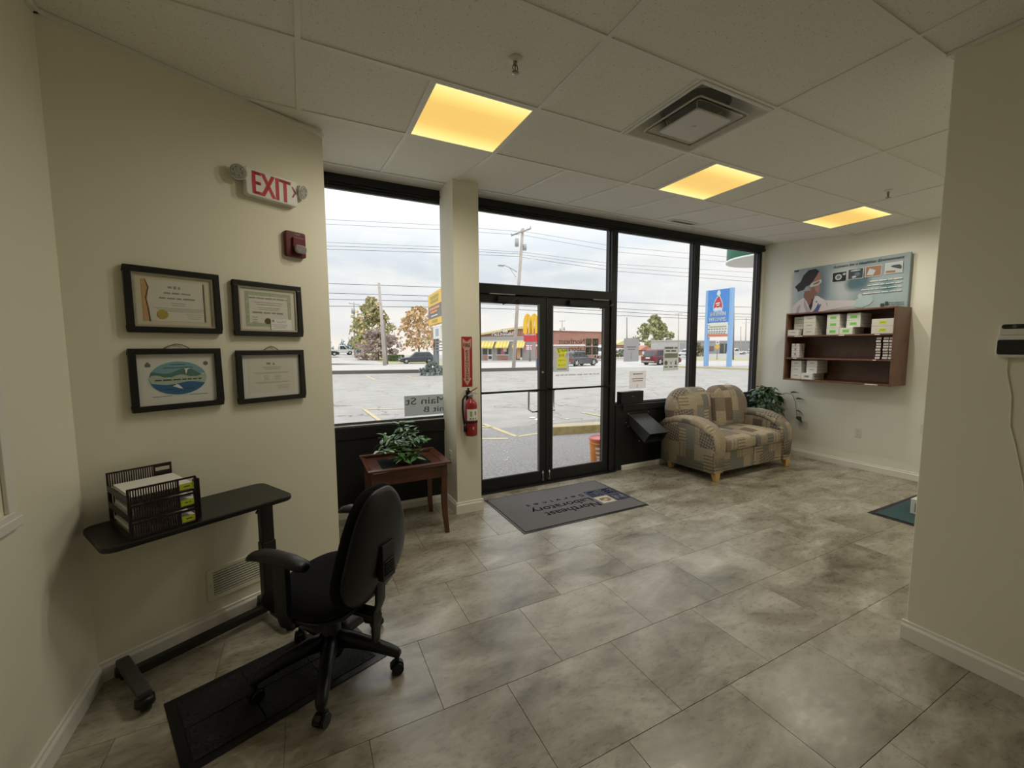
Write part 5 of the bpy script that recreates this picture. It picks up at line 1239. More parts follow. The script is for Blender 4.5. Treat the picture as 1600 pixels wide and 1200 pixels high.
lay[0] += 1; MB().prism([((x-.5)*PW, y*PH) for x, y in R4(0, 0, 1, 1)], .0004, .0008, ef).build('background_print', M_PBG, po)
print_part('background_print', 'dark', R4(.0, .95, .05, .985))
print_part('coat_print', 'coat', [(.0, .0), (.0, .18), (.06, .30), (.12, .37), (.17, .30), (.21, .36), (.25, .375), (.33, .26), (.46, .23), (.60, .20), (.60, .05), (.36, .06), (.28, .0)])
print_part('coat_print', 'coat2', [(.04, .0), (.05, .16), (.09, .22), (.07, .0)], [(.12, .35), (.16, .14), (.20, .0), (.15, .0), (.12, .18)], [(.33, .24), (.38, .12), (.42, .08), (.36, .07)], [(.46, .21), (.48, .10), (.5, .1), (.49, .2)])
print_part('skin_print', 'skin', [(.11, .38), (.12, .50), (.20, .50), (.225, .34), (.195, .20), (.175, .14), (.15, .26)])
print_part('skin_print', 'skin2', [(.165, .60), (.17, .50), (.20, .44), (.235, .40), (.262, .44), (.266, .50), (.275, .535), (.268, .58), (.262, .68), (.275, .76), (.265, .86), (.235, .90), (.20, .80)])
print_part('skin_print', 'skin', [(.185, .46), (.235, .405), (.25, .43), (.225, .50), (.215, .60), (.19, .66)])
print_part('hair_print', 'hair', [(.015, .62), (.04, .56), (.055, .50), (.075, .52), (.11, .53), (.13, .60), (.165, .62), (.20, .70), (.235, .82), (.255, .90), (.215, .96), (.15, .95), (.10, .85), (.075, .72), (.05, .68)])
print_part('goggles_print', 'goggle', [(.165, .60), (.18, .57), (.255, .60), (.285, .655), (.28, .72), (.255, .70), (.19, .665)])
print_part('goggles_print', 'skin', [(.20, .615), (.245, .63), (.265, .66), (.262, .685), (.21, .65)])
print_part('shirt_print', 'hair', [(.172, .16), (.195, .24), (.20, .32), (.212, .30), (.205, .14), (.19, .06)], ell(.012, .035, 10, .245, .245))
print_part('glove_print', 'blue', [(.17, .0), (.22, .05), (.245, .12), (.262, .21), (.272, .19), (.268, .15), (.285, .19), (.292, .17), (.28, .12), (.268, .04), (.25, .0)])
print_part('arm_print', 'coat', [(.36, .05), (.46, .07), (.60, .09), (.61, .20), (.46, .235), (.35, .235)])
print_part('glove_print', 'glove', [(.585, .07), (.60, .21), (.645, .27), (.68, .29), (.735, .26), (.745, .17), (.72, .10), (.66, .05)])
print_part('glove_print', 'pale', ell(.035, .09, 14, .635, .285), [(.66, .12), (.72, .14), (.73, .17), (.66, .15)])
for k, (x0, y0, mt_) in enumerate(((.385, .62, 'hair'), (.525, .64, 'ink'), (.67, .645, 'brown'), (.825, .655, 'pale'))):
    print_part('inset_border', 'white', R4(x0-.004, y0-.008, x0+.126, y0+.198))
    print_part('inset_photo', mt_, R4(x0, y0, x0+.122, y0+.19))
print_part('inset_photo', 'goggle', ell(.06, .12, 18, .44, .71), ell(.03, .05, 12, .49, .76)); print_part('inset_photo', 'mid', ell(.035, .07, 14, .44, .71), ell(.05, .08, 14, .60, .72))
print_part('inset_photo', 'pale', ell(.09, .03, 14, .585, .80), ell(.04, .04, 12, .575, .675), [(.68, .68), (.73, .66), (.75, .75), (.70, .80)])
print_part('inset_photo', 'brown', [(.82+.005, .67), (.9, .66), (.9, .70), (.83, .71)]); print_part('inset_photo', 'dark', [(.86, .78), (.94, .71), (.945, .76), (.93, .80), (.88, .80)])
mb = MB(); d = .0004*(lay[0]+2)
put_text(mb, 'Answers for a Healthier Environment', ((.67-.5)*PW, -d, .905*PH), X_, Z_, .045, bold=.006, shear=.3, fit=.70); 
mb.build('lettering', pm('ink'), po)
mb = MB()
for k, w in enumerate((.30, .32, .38, .36)): word_bars(mb, ((.955-.5)*PW-w/2, -d, (.545-k*.075)*PH), X_, w, .013, 20+k)
mb.build('lettering', pm('white'), po)
mb = MB(); mb.prism([((x-.5)*PW, y*PH) for x, y in R4(.805, .04, .835, .10)], d-.0004, d, ef); mb.prism([((x-.5)*PW, y*PH) for x, y in R4(.84, .06, .865, .13)], d-.0004, d, ef); put_text(mb, 'Northeast', ((.925-.5)*PW, -d, .09*PH), X_, Z_, .022, bold=.01, fit=.13); put_text(mb, 'Laboratory', ((.925-.5)*PW, -d, .05*PH), X_, Z_, .022, bold=.01, fit=.13)
mb.build('logo', pm('ink'), po)
# ================================================================== OUTSIDE
def ray(px, py): return F+RR*((px-800)/646.9)-UU*((py-600)/646.9)
CAM = Vector((0, 0, 1.53))
def at(px, py, Y): d = ray(px, py); return CAM+d*(Y/d.y)
def gz(Y): return -.12-.011*(Y-4)
def gat(px, py): d = ray(px, py); return CAM+d*((-.12+.044-1.53)/(d.z+.011*d.y))
def ppm(P): return 646.9/((P-CAM).dot(F))
M_ASPH = mat('worn_asphalt', (.31, .297, .28), .9, noise=(1.3, (.385, .372, .35), 8))
t, b = nodes(M_ASPH); co = N(t, 'ShaderNodeTexCoord')
vor = N(t, 'ShaderNodeTexVoronoi', feature='DISTANCE_TO_EDGE'); vor.inputs['Scale'].default_value = .33
dn = N(t, 'ShaderNodeTexNoise'); dn.inputs['Scale'].default_value = 1.2; dn.inputs['Detail'].default_value = 4; t.links.new(co.outputs['Object'], dn.inputs['Vector'])
va = N(t, 'ShaderNodeVectorMath', operation='ADD'); vs_ = N(t, 'ShaderNodeVectorMath', operation='SCALE'); vs_.inputs['Scale'].default_value = 1.4
t.links.new(dn.outputs['Color'], vs_.inputs[0]); t.links.new(co.outputs['Object'], va.inputs[0]); t.links.new(vs_.outputs[0], va.inputs[1]); t.links.new(va.outputs[0], vor.inputs['Vector'])
cr = ramp(t, [(0, (.28,)*3), (.010, (1,)*3)], vor.outputs['Distance'])
mxx = N(t, 'ShaderNodeMix', data_type='RGBA', blend_type='MULTIPLY'); mxx.inputs[0].default_value = .8
src = b.inputs['Base Color'].links[0].from_socket; t.links.new(src, mxx.inputs[6]); t.links.new(cr.outputs[0], mxx.inputs[7]); t.links.new(mxx.outputs[2], b.inputs['Base Color'])
M_ASPH2 = mat('dark_shaded_asphalt', (.17, .166, .165), .9, noise=(38, (.36, .35, .35), 6))  # newer, darker asphalt; some of the building's shade is in its colour too
M_LINE = mat('faded_yellow_line', (.58, .47, .22), .85, noise=(7, (.47, .42, .30), 5))
M_ROAD = mat('pale_road', (.44, .425, .40), .9, noise=(.6, (.49, .475, .45), 5)); M_CURB = mat('dark_kerb', (.13, .12, .115), .9); M_GRASS = mat('dry_grass', (.33, .33, .16), .95, noise=(2, (.42, .36, .20), 5))
def slab(name, pts, th, m, dz=0, parent=None):
    n = len(pts); mb = MB()
    vv = [(x, y, gz(y)+dz-th) for x, y in pts]+[(x, y, gz(y)+dz) for x, y in pts]
    mb.add(vv, [tuple(range(n))[::-1], tuple(range(n, 2*n))]+[(i, (i+1) % n, n+(i+1) % n, n+i) for i in range(n)])
    return mb.build(name, m, parent)
gr = slab('ground', [(-60, 4.0), (150, 4.0), (260, 200), (-90, 200)], .3, M_ASPH); tag(gr, kind='structure')
ap = slab('pavement', [(-8, 4.2), (14, 4.2), (14, 7.55), (3.6, 7.7), (-8, 8.5)], .02, M_ASPH2, .006); tag(ap, kind='structure')
rd = slab('road', [(-40, 45), (-3, 36.6), (9, 33.5), (20, 31), (40, 24.5), (90, 8), (140, 8), (150, 24), (60, 44), (36, 52), (-40, 62)], .02, M_ROAD, .008); tag(rd, kind='structure')
def strip(a, b_, w=.10, parent=gr):
    a, b_ = Vector(a).xy, Vector(b_).xy; d = (b_-a).normalized(); n_ = Vector((-d.y, d.x))*w/2
    slab('parking_line', [tuple(a-n_), tuple(b_-n_), tuple(b_+n_), tuple(a+n_)], .004, M_LINE, .012, parent)
for p, q in (((755, 663), (808, 683)), ((808, 683), (846, 677)), ((748, 686.5), (794, 686)), ((569, 640), (598, 661)), ((571, 640), (640, 638.5)), ((908, 644.5), (944, 651.5)), ((572, 587), (586, 594)), ((632, 587), (650, 592)), ((752, 668), (770, 668))):
    strip(gat(*p), gat(*q), .10 if p[1] > 600 else .14)
sp_ = MB(); rnd = random.Random(5)
for k in range(16):
    c = gat(rnd.uniform(815, 890), rnd.uniform(651, 658)) if k < 10 else gat(rnd.uniform(770, 800), rnd.uniform(705, 722))
    r_ = rnd.uniform(.02, .08) if k < 10 else .012
    sp_.prism([(c.x+r_*1.6*math.cos(a)*rnd.uniform(.6, 1), c.y+r_*math.sin(a)*rnd.uniform(.6, 1)) for a in [2*PI*i/7 for i in range(7)]], gz(c.y)+.006, gz(c.y)+.013)
o = sp_.build('litter', M_PAPER, gr); o['kind'] = 'stuff'
def kerb(name, pts, w, h, m):
    mb = MB()
    for a, b_ in zip(pts, pts[1:]):
        a, b_ = Vector(a), Vector(b_); d = (b_-a).normalized(); n_ = Vector((-d.y, d.x))
        q = [a, b_, b_+n_*w, a+n_*w]
        vv = [(p.x, p.y, gz(p.y)-.05) for p in q]+[(p.x, p.y, gz(p.y)+h) for p in q]
        mb.add(vv, [(0,3,2,1),(4,5,6,7),(0,1,5,4),(1,2,6,5),(2,3,7,6),(3,0,4,7)])
    o = mb.build(name, m); tag(o, kind='structure'); return o
kerb('kerb', [(-8, 36), (1.86, 33.4), (9.2, 30.9), (16.8, 29.4), (19.5, 28.6)], .35, .26, M_CURB)
M_YCURB = mat('faded_yellow_kerb', (.56, .47, .27), .9)
yk = [gat(1038, 573), gat(1075, 575), gat(1110, 576), gat(1190, 579)]
kerb('kerb_yellow', [(p.x, p.y) for p in yk], .4, .14, M_YCURB)
def gpoly(name, px, m, dz): return tag(slab(name, [tuple(gat(*p).xy) for p in px], .02, m, dz), kind='structure')
gpoly('grass_verge', [(1075, 563.5), (1195, 563.5), (1195, 560), (1075, 560)], M_GRASS, .03)
gpoly('grass_verge', [(640, 568), (700, 571), (700, 566), (640, 565)], M_GRASS, .03)
# rising side street and bank at the left
mb = MB(); q0, q1 = at(500, 568, 62), at(604, 569, 58); q2, q3 = at(556, 553.5, 88), at(480, 553.5, 88); q4, q5 = at(552, 547, 150), at(480, 547, 150)
mb.add([q0, q1, q2, q3, q4, q5], [(0, 1, 2, 3), (3, 2, 4, 5)]); mb.add([p-Z_*.4 for p in (q0, q1, q2, q3, q4, q5)], [(3, 2, 1, 0), (5, 4, 2, 3)]); tag(mb.build('side_street', M_ROAD), kind='structure')
mb = MB(); b0, b1, b2, b3 = at(604, 570, 57.5), at(640, 570, 57.5), at(590, 551, 90), at(554, 552.5, 88)
mb.add([b0, b1, b2, b3, b0-Z_*.5, b1-Z_*.5, b2-Z_*.5, b3-Z_*.5], [(0,1,2,3),(7,6,5,4),(0,4,5,1),(1,5,6,2),(2,6,7,3),(3,7,4,0)]); tag(mb.build('bank', M_GRASS), kind='structure')
# ---- leaf trees ------------------------------------------------------
def clump(mb, P, sz, rnd, nm):
    a = Vector((rnd.uniform(-1, 1), rnd.uniform(-1, 1), rnd.uniform(-1, 1))).normalized(); bq = a.orthogonal().normalized(); a2 = a.cross(bq)
    mb.mi = rnd.randrange(nm); s_ = sz*rnd.uniform(.6, 1.3)
    mb.add([P+bq*s_, P+a2*s_*.7, P-bq*s_, P-a2*s_*.7], [(0, 1, 2, 3)])
def tree(name, base, H, prof, cols_, label, n=1500, lsz=.22, seed=1, cat='tree', group=None, trunk=.18, lean=0., squash=1.):
    o = empty(name, base, label, cat, group=group); rnd = random.Random(seed)
    ms_ = [mat('%s_foliage_%d_%d' % (name, seed, i), c, .9) for i, c in enumerate(cols_)]
    mb = MB(); zs = [p[0] for p in prof]; wsum = []
    def rad(z):
        for (z0, r0_), (z1, r1_) in zip(prof, prof[1:]):
            if z0 <= z <= z1: return r0_+(r1_-r0_)*(z-z0)/(z1-z0)
        return 0
    blobs = []
    for k in range(90):
        z = rnd.uniform(zs[0], zs[-1]); r_ = rad(z); a = rnd.uniform(0, 2*PI); q = r_*math.sqrt(rnd.random())*.92
        blobs.append((Vector((q*math.cos(a), q*squash*math.sin(a), z)), .105*H*rnd.uniform(.6, 1.2)*min(1, .3+r_/ (max(p[1] for p in prof)))))
    for k in range(n):
        c, rb = rnd.choice(blobs); v_ = Vector((rnd.gauss(0, 1), rnd.gauss(0, 1), rnd.gauss(0, .8))).normalized()*rb*rnd.uniform(.55, 1)
        clump(mb, c+v_, lsz, rnd, len(ms_))
    f_ = mb.build('foliage', ms_, o); f_['kind'] = 'stuff'
    if trunk:
        mb = MB(); mb.tube([(0, 0, -.3), (.02*H*lean, 0, zs[0]), (0, 0, H*.7)], [trunk, trunk*.8, trunk*.3], n=8)
        for k in range(5):
            a = k*1.3; z = zs[0]+(H*.6-zs[0])*k/5; mb.tube([(0, 0, z), (rad(z+.1*H)*.6*math.cos(a), rad(z+.1*H)*.6*math.sin(a), z+.12*H)], [trunk*.45, trunk*.12], n=6)
        mb.build('trunk', mat('bark', (.14, .11, .085), .9), o)
    return o
def sized(px, pyb, Y): P = at(px, pyb, Y); return P, ppm(P)
P, s_ = sized(583, 561, 78)
tree('autumn_tree', P, 95/s_, [(18/s_, 33/s_), (45/s_, 32/s_), (70/s_, 20/s_), (96/s_, 3/s_)], [(.56, .50, .24), (.46, .46, .24), (.62, .48, .26), (.36, .38, .20)], 'tall yellow green autumn tree behind leaning pole, left window', 3000, .36, 21)
P, s_ = sized(592, 566, 68)
tree('mauve_bush', P, 50/s_, [(2/s_, 38/s_), (20/s_, 42/s_), (38/s_, 30/s_), (50/s_, 12/s_)], [(.46, .37, .33), (.52, .42, .34), (.40, .34, .31), (.50, .40, .37)], 'wide bare mauve brown bush at the foot of yellow tree', 2600, .24, 22, 'bush', trunk=.12, squash=.5)
P, s_ = sized(655, 562, 82)
tree('autumn_tree', P, 80/s_, [(18/s_, 30/s_), (40/s_, 36/s_), (60/s_, 26/s_), (80/s_, 8/s_)], [(.74, .48, .28), (.66, .50, .28), (.80, .56, .36), (.55, .50, .26)], 'orange autumn tree left of the yellow sign', 1700, .34, 23)
P, s_ = sized(1021, 556, 118)
tree('leafy_tree', P, 62/s_, [(10/s_, 28/s_), (20/s_, 36/s_), (34/s_, 26/s_), (50/s_, 13/s_), (62/s_, 2/s_)], [(.36, .38, .18), (.44, .45, .24), (.27, .30, .14), (.50, .50, .29)], 'full green tree behind the red car', 3600, .62, 24)
P, s_ = sized(619, 568, 65)
hd_ = empty('hedge', P, 'clipped dark green hedge beside the dark car', 'hedge'); mb = MB(); rnd = random.Random(4)
for k in range(1500):
    side = rnd.randrange(3); hx, hy, hz = 13/s_*.85, .7, 15/s_*.85
    p = Vector((rnd.uniform(-hx, hx), rnd.uniform(-hy, hy), rnd.uniform(0, hz)))
    if side == 0: p.y = -hy
    elif side == 1: p.z = hz
    else: p.x = math.copysign(hx, p.x)
    clump(mb, p, .13, rnd, 3)
f_ = mb.build('foliage', [mat('hedge_foliage_%d' % i, c, .9) for i, c in enumerate(((.12, .18, .08), (.16, .22, .10), (.09, .13, .06)))], hd_); f_['kind'] = 'stuff'
P = gat(676, 586.5); 
tree('spruce_shrub', P, .95, [(.05, 1.0), (.4, .95), (.75, .5), (.95, .2)], [(.30, .35, .32), (.24, .30, .28), (.38, .42, .38), (.14, .18, .16)], 'low blue grey spruce shrub at the foot of yellow sign', 1500, .085, 25, 'shrub', trunk=0, squash=.6)
P, s_ = sized(1090, 562, 66)
tree('roadside_bush', P, 26/s_, [(1/s_, 12/s_), (12/s_, 13/s_), (26/s_, 5/s_)], [(.22, .24, .11), (.26, .18, .13), (.30, .26, .16)], 'bush between two window bars left of blue sign', 700, .26, 26, 'bush', trunk=0)
P, s_ = sized(1184, 552, 95)
tree('bare_tree', P, 26/s_, [(6/s_, 8/s_), (16/s_, 10/s_), (26/s_, 4/s_)], [(.40, .38, .34), (.33, .32, .28)], 'grey leafless tree by the right edge of last window', 500, .26, 27)
P, s_ = sized(967, 557, 60)
tree('roadside_bush', P, 8/s_, [(0, 10/s_), (4/s_, 11/s_), (8/s_, 6/s_)], [(.20, .22, .12), (.28, .27, .17)], 'low bush at the foot of grey lamp post', 500, .16, 28, 'bush', trunk=0)
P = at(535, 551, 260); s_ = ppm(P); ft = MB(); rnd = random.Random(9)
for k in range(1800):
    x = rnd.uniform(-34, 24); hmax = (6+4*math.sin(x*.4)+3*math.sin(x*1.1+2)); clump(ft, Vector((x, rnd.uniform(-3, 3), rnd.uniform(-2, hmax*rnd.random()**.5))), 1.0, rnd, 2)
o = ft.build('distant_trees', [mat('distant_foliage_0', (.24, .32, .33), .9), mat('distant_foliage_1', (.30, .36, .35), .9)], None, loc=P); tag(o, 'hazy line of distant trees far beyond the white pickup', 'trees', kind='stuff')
# ---- poles and wires -------------------------------------------------
M_POLE = mat('weathered_pole', (.42, .37, .33), .9, noise=(3, (.52, .47, .43), 4)); M_PGREY = mat('grey_steel_pole', (.22, .235, .25), .6); M_WIRE = mat('power_cable', (.10, .09, .10), .8); M_XFMR = mat('transformer_grey', (.42, .43, .42), .6)
def pole(px0, py0, px1, py1, Y, label, r0_, r1_, m=M_POLE, name='utility_pole', group=None, arm=None, can=None, base=None):
    B = base if base is not None else at(px0, py0, Y); T = at(px1, py1, B.y)
    o = empty(name, B, label, 'pole', group=group)
    MB().tube([(0, 0, -1.2), tuple((T-B)*.5), tuple(T-B)], [r0_, (r0_+r1_)/2, r1_], n=10).build('shaft', m, o)
    if arm:
        a, c = at(*arm[0], B.y+arm[2]), at(*arm[1], B.y-arm[2]); mb = MB(); mb.tube([a-B, c-B], .07, n=6); mb.build('crossarm', m, o)
        mb = MB()
        for k in range(3): p = (a-B).lerp(c-B, k/2); mb.cyl(p, p+Z_*.22, .05, .03, n=8)
        mb.build('insulator', M_XFMR, o)
    for (cx, cy0, cy1, w) in (can or []):
        p0, p1 = at(cx, cy1, B.y-.1), at(cx, cy0, B.y-.1); MB().cyl(p0-B, p1-B, w, n=14).build('transformer', M_XFMR, o)
    return o
p1 = pole(801, 577, 817, 357, 0, 'tall leaning wooden utility pole with transformers and street lamp', .17, .12, base=gat(801, 577), arm=((799, 368), (829, 357), .9), can=[(807.5, 373, 385, .17), (820, 382, 391, .16)])
Bp = gat(801, 577); mb = MB(); mb.tube([at(808, 425, Bp.y)-Bp, at(798, 419, Bp.y-.3)-Bp, at(787, 414, Bp.y-.6)-Bp], .035, n=6); mb.tube([at(806, 433, Bp.y)-Bp, at(796, 418, Bp.y-.3)-Bp], .02, n=6); ob = mb.build('lamp_arm', M_XFMR, p1)
mb = MB(); c = at(783, 415, Bp.y-.7)-Bp; mb.loft([[tuple(c+Vector((x*w, y*w*.6, z))) for x, y in ((-1, -1), (1, -1), (1, 1), (-1, 1))] for w, z in ((.10, .06), (.26, .03), (.22, -.05))]); mb.build('lamp_head', M_XFMR, ob)
pole(602, 571, 592, 442, 0, 'thick leaning wooden utility pole in front of yellow tree', .26, .15, base=gat(602, 571))
pole(606, 570, 599, 500, 56, 'shorter dark pole propped beside thick leaning pole', .15, .12, mat('dark_pole', (.22, .19, .165), .9))
pole(554, 553, 553, 472, 84, 'thin utility pole with crossarm behind the white pickup', .16, .10, arm=((545.5, 474), (561.5, 476), .2), can=[(552, 482, 490, .35)])
pole(878, 548, 878.5, 500, 95, 'utility pole with crossarm and transformers above brick building', .14, .12, arm=((874, 502), (883, 501.5), .2), can=[(875.5, 513, 517, .22), (881.5, 511, 516, .22)])
pole(979.5, 557, 979.5, 496, 62, 'grey steel lamp post left of the green tree', .12, .09, M_PGREY, 'lamp_post')
pole(1060, 553, 1060.5, 489, 75, 'slim utility pole right of the green tree', .14, .10, arm=((1055, 491), (1066, 490.5), .2))
pole(1164.5, 553, 1166, 497, 88, 'tall pole with crossarm right of the blue sign', .2, .14, arm=((1160, 505), (1171.5, 504), .2))
pole(1157.5, 553, 1157.5, 510, 88, 'short plain pole just right of the blue sign', .16, .12)
pole(1146, 560, 1146.5, 470, 40, 'dark pole behind right edge of the blue sign', .12, .1, mat('dark_pole', (.22, .19, .165), .9))
def wire(label, pts, r_=.018, group='overhead power wires'):
    mb = MB(); mb.tube([at(*p) for p in pts], r_, n=5); o = mb.build('power_wire', M_WIRE); tag(o, label, 'wire', group)
YP = Bp.y
for k, (ys, r_) in enumerate((((343, 352, 362), .012), ((350, 359, 367), .012), ((379, 386, 394), .012), ((385, 390, 397), .014), ((390, 395, 401), .016))):
    wire('upper power wire running left of tall pole, %s from top' % ('first', 'second', 'third', 'fourth', 'fifth')[k], [(60, ys[0]-26, 44), (470, ys[0]-2, 39), (690, ys[1], 35), (813, ys[2], YP)], r_)
for k, (ys, r_) in enumerate((((361, 386, 408), .011), ((367, 394, 416), .011), ((394, 413, 428), .011), ((398, 418, 437), .012), ((402, 424, 443), .014))):
    wire('upper power wire running right of tall pole, %s from top' % ('first', 'second', 'third', 'fourth', 'fifth')[k], [(815, ys[0], YP), (966, ys[1], 29), (1210, ys[2], 25), (1480, ys[2]+26, 21)], r_)
for k, ys in enumerate(((442, 449, 458, 472, 478, 481), (457, 463, 470, 482, 489, 492), (467, 471, 477, 487, 494, 496), (478, 480, 483, 493, 498, 500))):
    wire('lower power wire across all windows, %s from top' % ('first', 'second', 'third', 'fourth')[k], [(60, ys[0]-14, 70), (480, ys[0], 58), (690, ys[1], 50), (800, ys[2], 47), (966, ys[3], 45), (1085, ys[4], 44), (1215, ys[5], 43), (1480, ys[5]+6, 41)], .032)
# ---- cars ------------------------------------------------------------
M_TYRE = mat('tyre', (.02, .02, .02), .8); M_ALLOY = mat('alloy', (.60, .60, .60), .35, .4); M_CGLASS = mat('car_glass', (.03, .04, .05), .12); M_TAIL = mat('tail_lamp', (.35, .02, .015), .3); M_HEAD = mat('head_lamp', (.65, .66, .66), .2)
def car(label, P, heading, L, W, H, kind, col, group=None, name='car', metal=.2):
    """x forwards"""
    o = empty(name, P, label, 'car', rz=math.atan2(heading[1], heading[0]), group=group)
    body = mat('car_paint_%02d%02d%02d' % tuple(int(c*99) for c in col), col, .28, metal, coat=.5)
    h = L/2; belt = H*.56; gl_ = .19 if kind != 'pickup' else .3
    prof = {'suv': [(-h, .32), (-h*.98, belt), (-h*.6, belt+.03), (h*.36, belt), (h*.80, belt-.12), (h*.97, belt-.28), (h, .34), (h*.9, .22), (-h*.95, .22)],
            'retro': [(-h, .36), (-h*.97, belt), (-h*.6, belt+.04), (h*.34, belt), (h*.62, belt-.06), (h*.90, belt-.22), (h, .42), (h*.97, .24), (-h*.96, .24)],
            'pickup': [(-h, .5), (-h, belt), (-h*.1, belt), (h*.45, belt), (h*.93, belt-.12), (h, .5), (h*.95, .35), (-h*.97, .35)]}[kind]
    hw = W/2; rings = []
    for y, s_, dz in ((-hw, .97, .02), (-hw*.96, 1, 0), (hw*.96, 1, 0), (hw, .97, .02)): rings.append([(x*s_, y, z+(dz if z < .5 else -dz)) for x, z in prof])
    MB().loft(rings, smooth=False).build('body', body, o, bevel=.03)
    c0, c1, r0_, r1_ = {'suv': (-h*.95, h*.40, -h*.72, h*.10), 'retro': (-h*.93, h*.36, -h*.70, h*.06), 'pickup': (-h*.12, h*.48, -h*.06, h*.24)}[kind]
    def cab(z, x0, x1, w): return [(x0, -w, z), (x1, -w, z), (x1, w, z), (x0, w, z)]
    MB().loft([cab(belt-.05, c0, c1, hw*.94), cab(H-.12, r0_-.05, r1_+.06, hw*.78), cab(H, r0_+.12, r1_-.10, hw*.68)], smooth=False).build('cabin', body, o, bevel=.05)
    def lerp(a, b_, f__): return a+(b_-a)*f__
    zb, zt__ = belt+.02, H-.16
    for s_ in (-1, 1):
        nwin = 2 if kind == 'pickup' else 3
        xs0, xs1 = c0+.12, c1-.14; xt0, xt1 = r0_+.06, r1_-.04
        for k in range(nwin):
            f0, f1 = k/nwin+.02, (k+1)/nwin-.02; y0, y1 = s_*(hw*.94+.004), s_*(hw*.80+.006)
            q = [(lerp(xs0, xs1, f0), y0, zb), (lerp(xs0, xs1, f1), y0, zb), (lerp(xt0, xt1, f1), y1, zt__), (lerp(xt0, xt1, f0), y1, zt__)]
            MB().add([(x, y-s_*.03, z) for x, y, z in q]+q, [(0,3,2,1),(4,5,6,7),(0,1,5,4),(1,2,6,5),(2,3,7,6),(3,0,4,7)]).build('window', M_CGLASS, o)
    for xa, xb in ((c1+.01, r1_+.075), (c0-.01, r0_-.065)):
        sg = 1 if xa > 0 else -1; q = [(xa, -hw*.84, zb), (xa, hw*.84, zb), (xb, hw*.70, zt__), (xb, -hw*.70, zt__)]
        MB().add([(x-sg*.03, y, z) for x, y, z in q]+q, [(0,3,2,1),(4,5,6,7),(0,1,5,4),(1,2,6,5),(2,3,7,6),(3,0,4,7)]).build('windscreen', M_CGLASS, o)
    wr = H*(.225 if kind == 'retro' else .21)
    for sx in (-h*.64, h*.62):
        for s_ in (-1, 1):
            mb = MB(); mb.cyl((sx, s_*(hw-.18), wr), (sx, s_*(hw+.015), wr), wr, n=22); w_ = mb.build('wheel', M_TYRE, o)
            mb = MB(); mb.cyl((sx, s_*(hw+.012), wr), (sx, s_*(hw+.025), wr), wr*.40, n=12)
            for k in range(5):
                a = 2*PI*k/5; mb.box((0, 0, 0), (.001, .001, .001)) if False else None
                mb.cyl((sx, s_*(hw+.015), wr), (sx+wr*.68*math.cos(a), s_*(hw+.02), wr+wr*.68*math.sin(a)), wr*.16, n=6)
            mb.build('hub', M_ALLOY, w_)
    for s_ in (-1, 1):
        MB().bx(-h-.01, -h+.10, s_*hw*.72, s_*hw*.97, belt-.32, belt-.02).build('tail_lamp', M_TAIL, o, bevel=.02)
        MB().bx(h*.93, h+.008, s_*hw*.60, s_*hw*.92, belt-.42, belt-.25).build('head_lamp', M_HEAD, o, bevel=.02)
    MB().bx(-h-.03, -h+.1, -hw*.9, hw*.9, .30, .46).build('bumper', mat('bumper_grey', (.30, .29, .29), .5), o, bevel=.03)
    MB().bx(-h-.02, -h, -.26, .26, belt-.25, belt-.12).build('number_plate', M_PAPER, o)
    return o
a, c = gat(893, 573), gat(935, 571); hdg = (c-a).normalized(); nrm = Vector((-hdg.y, hdg.x, 0)).normalized()
mid = (a+c)/2+nrm*.85; mid.z = gz(mid.y); car('dark grey retro hatchback parked before the brick building', mid, hdg, 4.3, 1.7, 1.6, 'retro', (.10, .10, .105))
c = gat(1020, 571); hdg = Vector((1, .12, 0)); mid = c+Vector((2.2, .95, 0)); mid.z = gz(mid.y); car('dark red sport utility car behind the notices on glass', mid, hdg, 4.5, 1.82, 1.68, 'suv', (.12, .018, .028))
c = gat(654, 568); mid = c+Vector((0, .9, 0)); mid.z = gz(mid.y); car('dark blue grey car left of the yellow sign', mid, (-1, .12), 4.9, 1.85, 1.62, 'suv', (.05, .06, .075))
c = at(532, 554.5, 86); car('white pickup truck on the rising side street', c, (1, .05), 5.2, 1.95, 1.85, 'pickup', (.70, .70, .69), name='pickup_truck', metal=0)
c = at(508, 556, 78); car('black car behind white pickup at window edge', c, (1, .05), 4.5, 1.8, 1.55, 'suv', (.015, .015, .017))
c = at(1073, 556, 60); car('silver car right of greenish notice on glass', c, (-1, -.3), 4.5, 1.8, 1.45, 'suv', (.42, .43, .44))
c = at(941, 559, 52); car('white pickup truck behind the retro hatchback', c, (-.6, -1), 5.2, 1.95, 1.9, 'pickup', (.66, .68, .70), name='pickup_truck', metal=0)
c = at(966, 556, 66); car('pale car left of the grey lamp post', c, (-1, .2), 4.4, 1.8, 1.5, 'suv', (.55, .56, .55))
c = at(1151, 554, 81); car('white pickup truck beyond the blue sign, nearer it', c, (-1, .6), 5.2, 1.95, 1.85, 'pickup', (.68, .68, .67), name='pickup_truck', metal=0)
c = at(1174, 553.5, 92); car('white pickup truck beyond the blue sign, farther from it', c, (-1, .6), 5.2, 1.95, 1.85, 'pickup', (.68, .68, .67), name='pickup_truck', metal=0)
